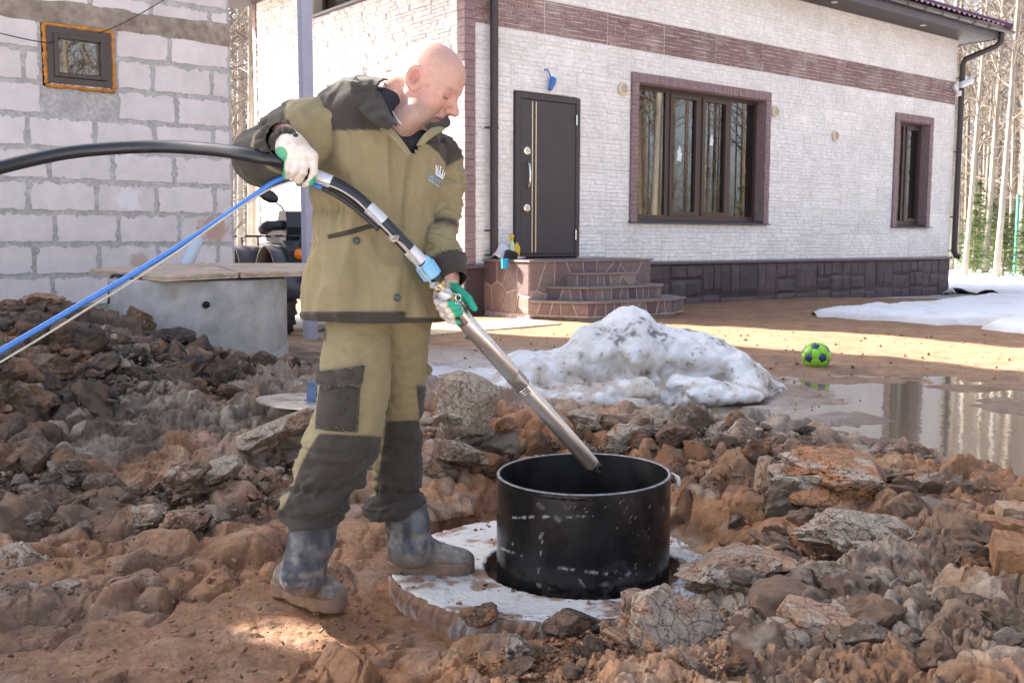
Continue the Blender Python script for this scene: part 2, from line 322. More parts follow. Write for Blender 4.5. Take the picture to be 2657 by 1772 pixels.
def terrain(X, Y, pre=None):
    f, wet, gr = base_fields(X, Y) if pre is None else pre
    z = f[:, 0].copy(); ro = f[:, 1]; c = f[:, 2:5].copy()
    z = dig_pit(X, Y, z); z = z-(.050*ro if pre is not None else 0); zb = z.copy()
    p = np.stack([X+.3*z, Y+1.25*z, .6*z], 1)
    wx = fbm(p*3.1+5, 3)*.10; wy = fbm(p*3.1+40, 3)*.10; wx2 = fbm(p*14+9, 2)*.018; wy2 = fbm(p*14+70, 2)*.018
    q = np.stack([p[:, 0]+wx+wx2, p[:, 1]+wy+wy2], 1)
    z += fbm(p*1.6+3, 3)*.03*(.3+ro)
    k = 1.
    for s, amp in ((.26, .026), (.11, .005)):
        bid, off, gap = cell(q/s, int(s*1000))
        a = amp*ro**1.25
        h = (hrand(bid, 1)-.5)*.5+(off[:, 0]*(hrand(bid, 2)-.5)+off[:, 1]*(hrand(bid, 3)-.5))*2.7
        z += a*(h+.30)*sstep(0, .34, gap)-a*.45*np.exp(-(gap/.06)**2)-a*.1
        if s > .05:
            t = (hrand(bid, 5)-.5)[:, None]*ro[:, None]*(.55 if s < .2 else .8)
            c = c*(1+t*.6)
            gsel = ((hrand(bid, 6) < .10+.55*gr)*np.clip(ro*1.3-.15, 0, 1))[:, None]*(.75 if s < .2 else .6)
            c = c*(1-gsel)+np.array(SOIL['g'])*gsel*(.75+.4*hrand(bid, 7))[:, None]+0
            dsel = ((hrand(bid, 8) < .10)*ro)[:, None]*.6*(1-wet[:, None])
            c = c*(1-dsel)+np.array(SOIL['d'])*1.5*dsel
    # gritty smear on the trodden mud
    z += (fbm(p*np.array([9, 26, 1])+2, 4)*.012+fbm(p*np.array([40, 80, 1])+9, 3)*.0045)*(1-ro)*(Y < 5)+fbm(p*38, 3)*.0022*np.clip(6/Y, 0, 1)
    n1 = fbm(p*2.3+11, 4); n2 = fbm(p*7+31, 4)
    oz = (sstep(.05, .35, n1)*(1-wet)*(Y < 5.2))[:, None]*.55*(.4+.6*ro[:, None])
    c = c*(1-oz)+np.array(SOIL['o'])*oz
    c = c*(1+.30*n2[:, None]+.15*n1[:, None]); z += .085*wet*fbm(np.stack([X*1.6, Y*3.2, 0*X], 1)+5, 4)*(Y > 4)*(X > .8)
    # thin dirty ice and slush round the snow heap
    ice = np.exp(-(((X-.15)/1.25)**2+((Y-6.75)/.95)**2)*1.2)
    im = sstep(.36, .60, ice+.30*n2+.16*fbm(p*19, 3)+.1*n1)*(Y > 4.9)
    z += im*.018
    c = c*(1-im[:, None]*.85)+np.array((.66, .65, .66))*im[:, None]*.85*(1+.25*n2[:, None])
    dx, dy = X-SC[0], Y-SC[1]; rr = np.hypot(dx, dy); z = np.where(rr < SLAB_R+.05, np.minimum(z, SLAB_TOP-.05), z)
    # front right rim spills over the edge of the slab
    ang = np.arctan2(dy, dx); sp = np.exp(-((ang+1.15)/.50)**2)*np.exp(-((rr-.55)/.10)**2)*.08+np.exp(-((ang+.25)/.4)**2)*np.exp(-((rr-.62)/.1)**2)*.10
    z += sp*(.75+.5*fbm(p*9+50, 3))
    return z, c, wet, im, ro, zb
ys = [1.65]
while ys[-1] < 16.5: ys.append(ys[-1]*(1.0021 if ys[-1] < 5.2 else 1.0048)+.0002)
ys = np.array(ys)
s_in = np.arange(-.56, .5601, .00135); s_l = -.56-.0035*np.arange(1, 80)**1.30; s_r = .56+.0035*np.arange(1, 80)**1.30
ss = np.concatenate([s_l[::-1], s_in, s_r]); nr, ncl = len(ys), len(ss)
X2 = ss[None, :]*ys[:, None]; Y2 = np.repeat(ys, ncl).reshape(nr, ncl); GX, GY = X2.ravel(), Y2.ravel()
# soil fields on every fifth grid point, then filled in
ri, ci = np.unique(np.append(np.arange(0, nr, 5), nr-1)), np.unique(np.append(np.arange(0, ncl, 5), ncl-1))
_c = base_fields(X2[np.ix_(ri, ci)].ravel(), Y2[np.ix_(ri, ci)].ravel())[0].reshape(len(ri), len(ci), 7); _f = np.empty((nr, ncl, 7))
for k in range(7):
    t1 = np.stack([np.interp(np.arange(ncl), ci, _c[i, :, k]) for i in range(len(ri))]); i0 = np.clip(np.searchsorted(ri, np.arange(nr), 'right')-1, 0, len(ri)-2); w_ = ((np.arange(nr)-ri[i0])/(ri[i0+1]-ri[i0]))[:, None]
    _f[:, :, k] = t1[i0]*(1-w_)+t1[i0+1]*w_
_f = _f.reshape(-1, 7)
gz, gc, gwet, gim, gro, gzb = terrain(GX, GY, (_f, _f[:, 5], _f[:, 6]))
# lumps of torn clay set in the heaps: tilted angular blocks of all sizes that merge with the ground
Zs, Cs_, Zb2 = gz.reshape(nr, ncl).copy(), gc.reshape(nr, ncl, 3).copy(), gzb.reshape(nr, ncl); Ro2 = gro.reshape(nr, ncl)
_p = np.stack([GX+.3*gzb, GY+1.25*gzb, .6*gzb], 1); Wn1 = fbm(_p*26+3, 3).reshape(nr, ncl); Wn2 = fbm(_p*26+63, 3).reshape(nr, ncl); Wn3 = fbm(_p*9+23, 3).reshape(nr, ncl); Wn4 = (1-2.4*np.abs(fbm(_p*np.array([17, 17, 30])+90, 3))).reshape(nr, ncl)
rg_ = np.random.default_rng(42); jobs = []
while len(jobs) < 2300:
    cy = rg_.uniform(1.9, 6.4); cx = rg_.uniform(-.56, .56)*cy; j = np.searchsorted(ys, cy); i = np.searchsorted(ss, cx/cy); r0_ = Ro2[min(j, nr-1), min(i, ncl-1)]
    Rk = .026*(.20/.026)**(rg_.random()**1.15)
    if rg_.random() > (.004 if r0_ < .3 else min(.35, r0_**2*.45)) or math.hypot(cx-SC[0], cy-SC[1]) < SLAB_R+.10+Rk*.6 or math.hypot(cx+.69, cy-2.95) < .3 or Rk*1002/cy < 4.5: continue
    jobs.append((Rk, cx, cy, j, i, r0_))
jobs.sort(key=lambda q: -q[0])
for Rk, cx, cy, j, i, r0_ in jobs:
    R1 = Rk*1.45; j0, j1 = np.searchsorted(ys, cy-R1), np.searchsorted(ys, cy+R1); e_ = [(cx+a*R1)/(cy+b*R1) for a in (-1, 1) for b in (-1, 1)]; i0, i1 = np.searchsorted(ss, min(e_)), np.searchsorted(ss, max(e_))
    if j1-j0 < 2 or i1-i0 < 2: continue
    sl = (slice(j0, j1), slice(i0, i1)); lx, ly = X2[sl]-cx, Y2[sl]-cy; z_ = Zs[sl]; zb_ = Zb2[sl]; zc = Zb2[min(j, nr-1), min(i, ncl-1)]
    wa = min(.20*Rk, .0045); lx = lx+Wn1[sl]*wa+Wn3[sl]*Rk*.16; ly = ly+Wn2[sl]*wa-Wn3[sl]*Rk*.12; an = rg_.uniform(0, 6.3); ca, sa = math.cos(an), math.sin(an); lx, ly = lx*ca+ly*sa, (-lx*sa+ly*ca)*rg_.uniform(1, 1.7)
    m_ = np.hypot(lx, ly)/(Rk*1.12); a_ = rg_.uniform(0, 6.3)
    for q in range(rg_.integers(4, 7)): a_ += rg_.uniform(.8, 1.5); m_ = np.maximum(m_, (lx*math.cos(a_)+ly*math.sin(a_))/(Rk*rg_.uniform(.6, 1.0)))
    H = Rk*rg_.uniform(.08, .42)*r0_; tx, ty = rg_.normal(size=2)*.34
    smooth_cut = rg_.random() < .35
    top = .55*zb_+.45*zc+H+np.clip(lx*tx+ly*ty, -.35*Rk, .30*Rk)+(0 if smooth_cut else Wn3[sl]*Rk*.20+Wn4[sl]*min(Rk*.06, .003))+Wn1[sl]*.0022
    st_ = top-np.clip(m_-.80, 0, 9)**1.3*Rk*rg_.uniform(1.3, 3.)
    on = st_ > z_; sh = np.clip(1-np.abs(m_-1.12)/.16, 0, 1)*~on
    Zs[sl] = np.where(on, st_, np.maximum(z_-sh*Rk*.12, np.minimum(z_, zb_-.012-.06*Rk)))
    g_ = rg_.random(); loc = Cs_[min(j, nr-1), min(i, ncl-1)]; bc = loc*rg_.uniform(.72, 1.25)
    if g_ < .16: bc = bc*.35+np.array(SOIL['g'])*rg_.uniform(.75, 1.05)*.65
    elif g_ < .26: bc = bc*.5+np.array(SOIL['d'])*.8
    elif g_ < .36: bc = bc*.5+np.array(SOIL['t'])*.5
    cc_ = bc*(1+.22*Wn3[sl][:, :, None]+.16*Wn2[sl][:, :, None]); am = (np.clip((st_-z_)/(.004+.05*Rk), 0, 1)*on*.85)[:, :, None]; Cs_[sl] = Cs_[sl]*(1-am)+cc_*am
Zs += Wn4*.0025*np.clip(Ro2, 0, 1)
def box(A, r, c):                             # moving mean over (2r+1) x (2c+1) grid points
    A = np.pad(A, ((r+1, r), (c+1, c)), 'edge'); S = A.cumsum(0).cumsum(1); h, w = 2*r+1, 2*c+1; return (S[h:, w:]-S[:-h, w:]-S[h:, :-w]+S[:-h, :-w])/(h*w)
_bl = box(Zs, 3, 5); Zs = np.where(Y2 < 5.2, np.minimum(Zs, _bl+.007+.006*(Wn3 > .1)), Zs); _bl = box(Zs, 1, 2); Zs = np.where(Y2 < 5.2, np.minimum(Zs, _bl+.004), Zs); gz = Zs.ravel(); gc = np.clip(Cs_.reshape(-1, 3), .012, 1)
ii = (np.arange(nr-1)[:, None]*ncl+np.arange(ncl-1)[None, :]).ravel()
GF = np.stack([ii, ii+1, ii+ncl+1, ii+ncl], 1)
M_soil = mk('soil', attr=True, rough=.62, vary=((160, .30), (48, .24), (14, .16)), bump=((150, .9, .012, 8), (40, .9, .026, 6)), spec=.45, rv=.22, cracks=((13, 1., .020, .07), (38, .9, .009, .10)))
_zz = gzb.reshape(nr, ncl); _xx = GX.reshape(nr, ncl); _yy = GY.reshape(nr, ncl)
_gx = np.gradient(_zz, axis=1)/np.maximum(np.gradient(_xx, axis=1), 1e-6); _gy = np.gradient(_zz, axis=0)/np.gradient(_yy, axis=0)-_gx*np.gradient(_xx, axis=0)/np.gradient(_yy, axis=0)
_nl = np.sqrt(1+_gx**2+_gy**2).ravel(); _dz = gz-gzb                 # push relief out along the slope's own normal
PXg, PYg, PZg = [a.copy() for a in (GX-_gx.ravel()/_nl*_dz, GY-_gy.ravel()/_nl*_dz, gzb+_dz/_nl)]
_G = np.stack([PXg, PYg, PZg], 1).reshape(nr, ncl, 3); _N = np.cross(np.gradient(_G, axis=1), np.gradient(_G, axis=0)); _N /= np.linalg.norm(_N, axis=2)[:, :, None]+1e-12; _N = _N.reshape(-1, 3); _q = _G.reshape(-1, 3)
_d = (.0055*fbm(_q*24+7, 3)-.006*np.clip(.16-np.abs(fbm(_q*11+50, 3)), 0, 1)/.16)*np.clip(.25+gro, .3, 1.1)*(GY < 7)*(1-gwet*.7); PXg, PYg, PZg = (_q+_N*_d[:, None]).T
ii = (np.arange(nr-1)[:, None]*ncl+np.arange(ncl-1)[None, :]).ravel()
GF = np.stack([ii, ii+1, ii+ncl+1, ii+ncl], 1)
M_soil = mk('soil', attr=True, rough=.82, vary=((55, .22), (16, .18)), bump=((130, .55, .010, 8), (38, .5, .016, 6)), spec=.35, rv=.16)
ground = obj('ground', np.stack([PXg, PYg, PZg], 1), GF, M_soil, smooth=True, col=gc); sharp(ground, 38); ground['kind'] = 'structure'
def gh(x, y):
    z, *_ = terrain(np.atleast_1d(np.float64(x)), np.atleast_1d(np.float64(y))); return z
# far ground under the woods, one sheet to the horizon
n = 60; t = np.linspace(-1, 1, n); a = np.sign(t)*np.abs(t)**2.6*300
XX, YY = np.meshgrid(a, a+20); zz = EZ-1.03-.9*((np.abs(XX.ravel()) < 14)&(YY.ravel() < 15)&(YY.ravel() > -12))+fbm(np.stack([XX.ravel()*.15, YY.ravel()*.15, 0*XX.ravel()], 1), 3)*.12
ii = (np.arange(n-1)[:, None]*n+np.arange(n-1)[None, :]).ravel()
M_field = mk('forest_soil', (.19, .135, .085), .9, vary=((.35, .9, (.75, .76, .8), .44), (3, .35)), bump=((12, .6, .06),))
o = obj('field', np.stack([XX.ravel(), YY.ravel(), zz], 1), np.stack([ii, ii+1, ii+n+1, ii+n], 1), M_field, smooth=True); o['kind'] = 'structure'
# puddle: still muddy water, the ground rises out of it
M_water = mk('muddy_water', (.165, .125, .088), .05, spec=.6, bump=((5, .10, .012, 3), (22, .04, .004, 2)))
pp = []
for k in range(64):
    a = 2*math.pi*k/64; r = 1+.10*math.sin(3*a+1)+.07*math.sin(5*a)
    pp.append((2.75+2.5*r*math.cos(a)+.2, 5.75+1.85*r*math.sin(a)))
WATER_Z = EZ-1.010
V = [(2.9, 5.75, WATER_Z)]+[(x, y, WATER_Z) for x, y in pp]
o = obj('puddle', V, [(0, 1+k, 1+(k+1) % 64) for k in range(64)], M_water); o['kind'] = 'structure'

# ------------------------------------------------------------------ snow
M_snow = mk('snow', attr=True, rough=.62, vary=((30, .06),), bump=((70, .5, .012), (18, .35, .02)), sss=.0, spec=.3)
def snow_pile():
    B = []                                    # lobes: picture x, y, distance, half width, half height (picture units), depth (m)
    for x, y, Y, w, h, dpt in ((1440, 772, 6.72, 66, 70, .30), (1420, 830, 6.66, 105, 82, .42), (1352, 800, 6.66, 46, 60, .26), (1318, 845, 6.6, 70, 52, .30), (1265, 850, 6.55, 90, 46, .34), (1205, 862, 6.5, 66, 50, .34), (1510, 815, 6.8, 90, 72, .38),
                              (1585, 820, 6.82, 90, 60, .40), (1650, 840, 6.82, 76, 58, .40), (1700, 870, 6.75, 70, 44, .38), (1750, 895, 6.7, 56, 24, .30), (1480, 890, 6.3, 190, 38, .36), (1600, 900, 6.35, 170, 34, .34), (1340, 905, 6.25, 150, 28, .34), (1180, 895, 6.3, 90, 22, .30)):
        c = np.array(P(x, y, Y)); k = PXM*Y; B.append((c, np.array((w*k, dpt, h*k))))
    Hs = [(np.array(P(x, y, Y)), np.array((w*PXM*Y*1.2, .085, h*PXM*Y*1.1))) for x, y, Y, w, h in ((1412, 858, 6.28, 30, 34), (1500, 868, 6.27, 24, 30), (1556, 862, 6.40, 38, 20), (1372, 862, 6.24, 20, 26), (1620, 880, 6.35, 30, 22), (1660, 885, 6.42, 16, 26), (1535, 905, 6.1, 30, 18))]
    def f(q):
        d = None
        for c, r_ in B:
            e = ellip(q, c, r_); d = e if d is None else smin(d, e, .075)
        for c, r_ in Hs: d = -smin(-d, ellip(q, c, r_), .09)
        d = d+fbm(q*4+3, 3)*.035+.030*np.abs(fbm(q*np.array([12, 9, 8])+5, 3))+.010*fbm(q*34, 3); return np.maximum(d, (EZ-1.06)-q[:, 2])
    lo, hi = np.min([c-r_ for c, r_ in B], 0)-.12, np.max([c+r_ for c, r_ in B], 0)+.12; lo[2] = EZ-1.08; V, F = snets(f, lo, hi, .0150)
    x, y, z = V.T; p = V; n1 = fbm(p*3.4+30, 4); n2 = fbm(p*13+4, 4); n3 = fbm(p*42, 3); hg = z-(EZ-1.0)
    c = np.ones((len(V), 3))*np.array((.68, .675, .67)); rt = sstep(P(1450, 800, 6.6).x, P(1560, 800, 6.6).x, x); rt2 = rt*(1-.5*sstep(P(1700, 800, 6.6).x, P(1760, 800, 6.6).x, x))
    br = np.clip(sstep(.42, .05, hg)*.95*sstep(-.42, .2, n2+.5*n1)+.25*sstep(-.1, .4, n1+.3*n2), 0, 1)*.8; c = c*(1-br[:, None])+np.array((.40, .315, .235))*br[:, None]
    soot = np.clip(sstep(.16, .46, n1*.8+.55*n2+.33*rt2*sstep(.12, .3, hg)+.22*sstep(.16, .02, hg)-.13), 0, 1)*sstep(-.35, .15, n3)*.85
    c = c*(1-soot[:, None])+np.array((.085, .082, .082))*soot[:, None]; sp = (n3+.4*n2 > .52)[:, None]*.7; c = c*(1-sp)+np.array((.16, .12, .09))*sp
    o = obj('snow_pile', V, F, M_snow, smooth=True, col=c); tag(o, 'melting heap of old snow streaked with soot on the yard in front of the porch', 'snow pile')
snow_pile()
def snow_patch(name, poly, h=.09, res=.06, seed=0):
    """a sheet of old snow with a thick melting edge; poly in world x,y"""
    poly = np.array(poly); x0, y0 = poly.min(0)-.1; x1, y1 = poly.max(0)+.1
    X = np.arange(x0, x1, res); Y = np.arange(y0, y1, res); XX, YY = np.meshgrid(X, Y); x, y = XX.ravel(), YY.ravel()
    pq = np.stack([x, y, 0*x+seed], 1); xw = x+fbm(pq*1.6, 3)*.30; yw = y+fbm(pq*1.6+9, 3)*.30
    ins = np.zeros(len(x), bool); dist = np.full(len(x), 1e9); m = len(poly)
    for k in range(m):
        a, b = poly[k], poly[(k+1) % m]; e = b-a
        t = np.clip(((xw-a[0])*e[0]+(yw-a[1])*e[1])/(e@e), 0, 1); dist = np.minimum(dist, np.hypot(xw-a[0]-t*e[0], yw-a[1]-t*e[1]))
        cr = ((a[1] > yw) != (b[1] > yw)); 
        with np.errstate(all='ignore'): ins ^= cr & (xw < e[0]*(yw-a[1])/(e[1] if e[1] else 1e-9)+a[0])
    sd = np.where(ins, dist, -dist)
    f, *_ = base_fields(x, y); g = np.where(y < 16.3, f[:, 0], EZ-1.0)
    z = g+np.where(sd > 0, h*np.sqrt(np.clip(sd/.22, 0, 1))+fbm(pq*2.5+2, 3)*.035, np.maximum(sd*.6, -.12))
    n = len(X); keep = sd > -.12
    ii = (np.arange(len(Y)-1)[:, None]*n+np.arange(n-1)[None, :]).ravel()
    F = np.stack([ii, ii+1, ii+n+1, ii+n], 1); F = F[keep[F].all(1)]
    use = np.unique(F); mp = np.full(len(x), -1); mp[use] = np.arange(len(use))
    dirt = np.clip(sstep(.15, -.02, sd)*.5+.25*sstep(.2, .5, fbm(pq*3, 4)), 0, .7)[:, None]
    c = np.ones((len(x), 3))*np.array((.82, .83, .85)); c = c*(1-dirt)+np.array((.42, .33, .25))*dirt
    o = obj(name, np.stack([x, y, z], 1)[use], mp[F], M_snow, smooth=True, col=c[use]); o['kind'] = 'structure'
def gpt(x, y, z=-.95): p = PZ(x, y, z+EZ); return (p.x, p.y)
snow_patch('snow', [gpt(1880, 726), gpt(2010, 712), gpt(2120, 704), gpt(2230, 690), gpt(2360, 683), gpt(2700, 675), gpt(2800, 775), gpt(2351, 771), gpt(2250, 752), gpt(2150, 750), gpt(2050, 741), gpt(1950, 737)], .10, .05)
snow_patch('snow_field', [gpt(2186, 668), gpt(2250, 664), gpt(2300, 672), gpt(2420, 676), gpt(2900, 668), (40, 36), (24, 42), (9.2, 28), (9.0, 22)], .10, .16, 3)
snow_patch('snow_verge', [(-3.8, 14.2), (-2.9, 12.6), (-2.2, 11.4), (-1.6, 10.6), (-1.9, 10.2), (-3, 11), (-5.5, 14), (-7, 18), (-6, 24), (-4.6, 24)], .07, .1, 5)

# ------------------------------------------------------------------ the house
HB = EZ-.95                                   # height of the yard at the house
HC = Vector((-.57, 12.3475, HB))              # front left corner; local x along the front, local y inwards
HL, HD = 11.74, 5.86
def zz(r): return r+.95
M_white = mk('cream_stone_siding', (.79, .775, .765), .75, vary=((2.2, .10), (14, .13), (60, .10)), bump=((26, .5, .012), (90, .35, .005)), rnd=.05)
M_band = mk('plum_stone_siding', (.245, .155, .150), .7, vary=((1.7, .75, (.36, .285, .265), .47), (3.5, .6, (.150, .070, .078), .56), (30, .22)), bump=((40, .5, .008),), rnd=.12)
M_trim = mk('plum_trim', (.250, .175, .178), .7, vary=((18, .22), (70, .2)), bump=((50, .6, .006),))
M_plinth = mk('dark_plum_stone', (.072, .048, .056), .62, vary=((5, .3), (40, .3), (2.1, .35, (.15, .10, .095), .56)), bump=((22, .6, .012), (80, .4, .004)), rnd=.25)
M_core = mk('wall_core', (.66, .63, .60), .9, bump=((30, .3, .005),))
M_corep = mk('mortar_dark', (.058, .040, .046), .9)
M_dkmetal = mk('dark_brown_metal', (.042, .030, .030), .42, vary=((6, .12),), bump=((300, .08, .001),))
M_door = mk('door_metal', (.050, .042, .048), .5, vary=((5, .1),), bump=((240, .22, .0015),))
M_frame = mk('brown_window_frame', (.058, .036, .030), .38, vary=((7, .1),))
M_chrome = mk('chrome', (.72, .70, .68), .16, metal=1)
M_soffit = mk('soffit_metal', (.045, .034, .038), .5, vary=((4, .12),))
M_fascia = mk('fascia_metal', (.105, .090, .115), .45, vary=((4, .1),))
M_roof = mk('plum_roof_tile', (.105, .048, .082), .42, vary=((3, .15), (40, .1)))
M_glass = bpy.data.materials.new('window_glass'); M_glass.use_nodes = True
_nt = M_glass.node_tree; _nt.nodes.remove(_nt.nodes['Principled BSDF'])
_f = _nt.nodes.new('ShaderNodeFresnel'); _f.inputs[0].default_value = 2.05
_g = _nt.nodes.new('ShaderNodeBsdfGlossy'); _g.inputs['Roughness'].default_value = .0; _g.inputs[0].default_value = (.95, .93, .90, 1)
_t = _nt.nodes.new('ShaderNodeBsdfTransparent'); _t.inputs[0].default_value = (.80, .82, .80, 1)
_m = _nt.nodes.new('ShaderNodeMixShader'); _nt.links.new(_f.outputs[0], _m.inputs[0]); _nt.links.new(_t.outputs[0], _m.inputs[1]); _nt.links.new(_g.outputs[0], _m.inputs[2])
_nt.links.new(_m.outputs[0], _nt.nodes['Material Output'].inputs[0])
M_room = mk('dim_room', (.060, .042, .030), .95)

house = empty('house', HC, HROT, 'white stone-clad house with plum band, dark plinth and brown metal door, right of the worker', 'house')
def stone_panel(u0, u1, z0, z1, holes, seed, ch=(.046, .066), ln=(.13, .36), dep=(.004, .011)):
    """one siding panel of small dry-stone courses, openings cut out; x along, z up, y = -depth"""
    rs = random.Random(seed); rects = [(u0, u1, z0, z1)]
    for a, b, c, d in holes:
        nxt = []
        for x0, x1, y0, y1 in rects:
            if b <= x0 or a >= x1 or d <= y0 or c >= y1: nxt.append((x0, x1, y0, y1)); continue
            if a > x0: nxt.append((x0, a, y0, y1))
            if b < x1: nxt.append((b, x1, y0, y1))
            if c > y0: nxt.append((max(a, x0), min(b, x1), y0, c))
            if d < y1: nxt.append((max(a, x0), min(b, x1), d, y1))
        rects = nxt
    V, F = [], []
    for x0, x1, y0, y1 in rects:
        if x1-x0 < .01 or y1-y0 < .01: continue
        zc = y0
        while zc < y1-.004:
            h = rs.uniform(*ch)
            if y1-zc-h < .025: h = y1-zc
            x = x0
            while x < x1-.004:
                l = rs.uniform(*ln)
                if x1-x-l < .06: l = x1-x
                g = .0022; n = len(V); d = rs.uniform(*dep); xm = x+l*rs.uniform(.35, .65)
                jb, jt = rs.uniform(-.006, .006), rs.uniform(-.006, .006)
                ring = [(x+g, zc+g), (xm, zc+g+jb), (x+l-g, zc+g), (x+l-g, zc+h-g), (xm, zc+h-g+jt), (x+g, zc+h-g)]
                cx, cz = x+l/2, zc+h/2
                V += [(px, -.001, pz) for px, pz in ring]
                for px, pz in ring:
                    ix = px+math.copysign(min(.011, l*.25), cx-px) if abs(px-cx) > l*.3 else px
                    iz = pz+math.copysign(min(.010, h*.25), cz-pz)
                    V.append((ix, -d-rs.uniform(-.0045, .0045), iz))
                for k in range(6): F.append((n+k, n+(k+1) % 6, n+6+(k+1) % 6, n+6+k))
                F += [(n+6, n+7, n+10, n+11), (n+7, n+8, n+9, n+10)]
                x += l
            zc += h
    return V, F
FRONT_HOLES = [(.745, 1.855, zz(-.32), zz(1.87)), (2.83, 5.94, zz(.24), zz(2.31)), (9.60, 10.90, zz(.24), zz(2.30))]
SIDE_HOLES = [(.65, 1.72, zz(.3), zz(2.24)), (2.0, 3.75, zz(3.26), zz(3.8)), (2.45, 3.35, zz(.3), zz(2.24))]
# wall cores with openings left free
def core(rects, name, front=True):
    m = MB()
    for a, b, c, d in rects:
        m.box((a, .0, c), (b, .28, d)) if front else m.box((.0, a, c), (.28, b, d))
    return m.obj(name, M_core, house)
core([(.0, .745, 0, zz(3.83)), (.745, 1.855, zz(1.87), zz(3.83)), (1.855, 2.83, 0, zz(3.83)), (2.83, 5.94, 0, zz(.24)), (2.83, 5.94, zz(2.31), zz(3.83)), (5.94, 9.6, 0, zz(3.83)), (9.6, 10.9, 0, zz(.24)), (9.6, 10.9, zz(2.30), zz(3.83)), (10.9, HL, 0, zz(3.83)), (.745, 1.855, 0, zz(-.32))], 'wall')
core([(.282, .65, 0, zz(3.83)), (.65, 1.72, 0, zz(.3)), (.65, 1.72, zz(2.24), zz(3.83)), (1.72, 2.0, 0, zz(3.83)), (2.0, 2.45, 0, zz(3.26)), (2.45, 3.35, 0, zz(.3)), (2.45, 3.35, zz(2.24), zz(3.26)), (3.35, 3.75, 0, zz(3.26)), (2.0, 3.75, zz(3.8), zz(3.83)), (3.75, HD, 0, zz(3.83))], 'wall', False)
m = MB(); m.box((HL-.28, .282, 0), (HL-.002, HD, zz(3.83))); m.box((.282, HD-.28, 0), (HL-.282, HD-.002, zz(3.83))); m.obj('wall', M_core, house)
def panels(z0, z1, rows, length, start, holes, mat, side, name='wall_panel', pw=1.12, ch=(.046, .066), seed0=0, dep=(.004, .011), ln=(.13, .36)):
    h = (z1-z0)/rows
    for r_ in range(rows):
        u = start-(pw/2 if r_ % 2 else 0); k = 0
        while u < length-.01:
            a, b = max(u, start), min(u+pw, length); u += pw; k += 1
            if b-a < .02: continue
            V, F = stone_panel(a+.002, b-.002, z0+r_*h+.002, z0+(r_+1)*h-.002, holes, seed0+r_*100+k, ch, ln, dep)
            if not V: continue
            if side: V = [(y, x, z) for x, y, z in V]; F = [f[::-1] for f in F]
            obj(name, V, F, mat, house)
panels(zz(-.30), zz(2.61), 7, HL-.02, .135, FRONT_HOLES, M_white, False)
panels(zz(3.045), zz(3.825), 2, HL-.02, .135, [], M_white, False, seed0=900)
panels(zz(2.613), zz(3.042), 1, HL-.02, .135, [], M_band, False, 'band_panel', 1.12, seed0=1500, dep=(.007, .013))
panels(zz(-.30), zz(3.825), 10, HD-.12, .135, SIDE_HOLES, M_white, True, seed0=2000, dep=(.006, .03), ln=(.10, .3))
# corner trims
for (a, b) in (((-.032, -.034, zz(-.30)), (.13, -.002, zz(3.825))), ((-.034, -.0335, zz(-.30)), (-.002, .13, zz(3.825))), ((-.03, HD-.12, zz(-.3)), (-.002, HD, zz(3.825)))):
    V = []
    m = MB(); n = 42
    for k in range(n):
        z0 = a[2]+(b[2]-a[2])*k/n; z1 = a[2]+(b[2]-a[2])*(k+1)/n-.004
        m.box((a[0]+random.uniform(0, .006), a[1]+random.uniform(0, .006), z0), (b[0], b[1], z1), .003)
    m.obj('corner_trim', M_trim, house)
# plinth: ashlar blocks of uneven size under a metal drip edge
m = MB(); m.box((-.02, -.018, -.35), (HL+.02, -.001, zz(-.345))); m.box((-.02, -.0005, -.35), (-.001, HD, zz(-.345))); m.obj('plinth_backing', M_corep, house)
m = MB(); m.prism([(-.001, -.052), (-.06, -.045), (-.06, -.03), (-.001, -.012)], 0, 1)
m = MB(); m.box((-.07, -.07, zz(-.345)), (HL+.03, -.0015, zz(-.305)), .004); m.box((-.07, -.0012, zz(-.345)), (-.0015, HD, zz(-.305)), .004); m.obj('drip_edge', M_fascia, house)
rs = random.Random(5); u = 0.0
def plinth_block(u0, u1, z0, z1, side):
    n = 5; d = rs.uniform(.010, .026); V = []; F = []
    for j in range(4):
        for i in range(n):
            e = i in (0, n-1) or j in (0, 3)
            V.append((u0+.005+(u1-u0-.01)*i/(n-1), -.0185 if e else -.02-d-rs.uniform(-.008, .008), z0+.004+(z1-z0-.008)*[0, .22, .78, 1][j]))
    for j in range(4):
        for i, s in ((1, .2), (3, .8)):
            k = j*n+i; V[k] = (u0+(u1-u0)*(.07 if i == 1 else .93), V[k][1], V[k][2])
    for j in range(3):
        for i in range(n-1): F.append((j*n+i, j*n+i+1, (j+1)*n+i+1, (j+1)*n+i))
    if side: V = [(y, x, z) for x, y, z in V]; F = [f[::-1] for f in F]
    obj('plinth_stone', V, F, M_plinth, house)
for side, L in ((False, HL), (True, 3.4)):
    u = -.02
    while u < L:
        w = rs.uniform(.34, .62); w = L+.02-u if L-u-w < .25 else w
        kind = rs.random(); top = zz(-.35); bot = -.16
        if side is False and .2 < u+w/2 < 2.3: u += w; continue
        c1 = bot+(top-bot)*rs.uniform(.3, .38); c2 = bot+(top-bot)*rs.uniform(.62, .7)
        if kind < .45: rows = [(bot, c1), (c1, c2), (c2, top)]
        elif kind < .75: rows = [(bot, c1), (c1, top)]
        else: rows = [(bot, c2), (c2, top)]
        for z0, z1 in rows:
            if rs.random() < .4 and w > .4: mid = u+w*rs.uniform(.4, .6); plinth_block(u, mid, z0, z1, side); plinth_block(mid, u+w, z0, z1, side)
            else: plinth_block(u, u+w, z0, z1, side)
        u += w

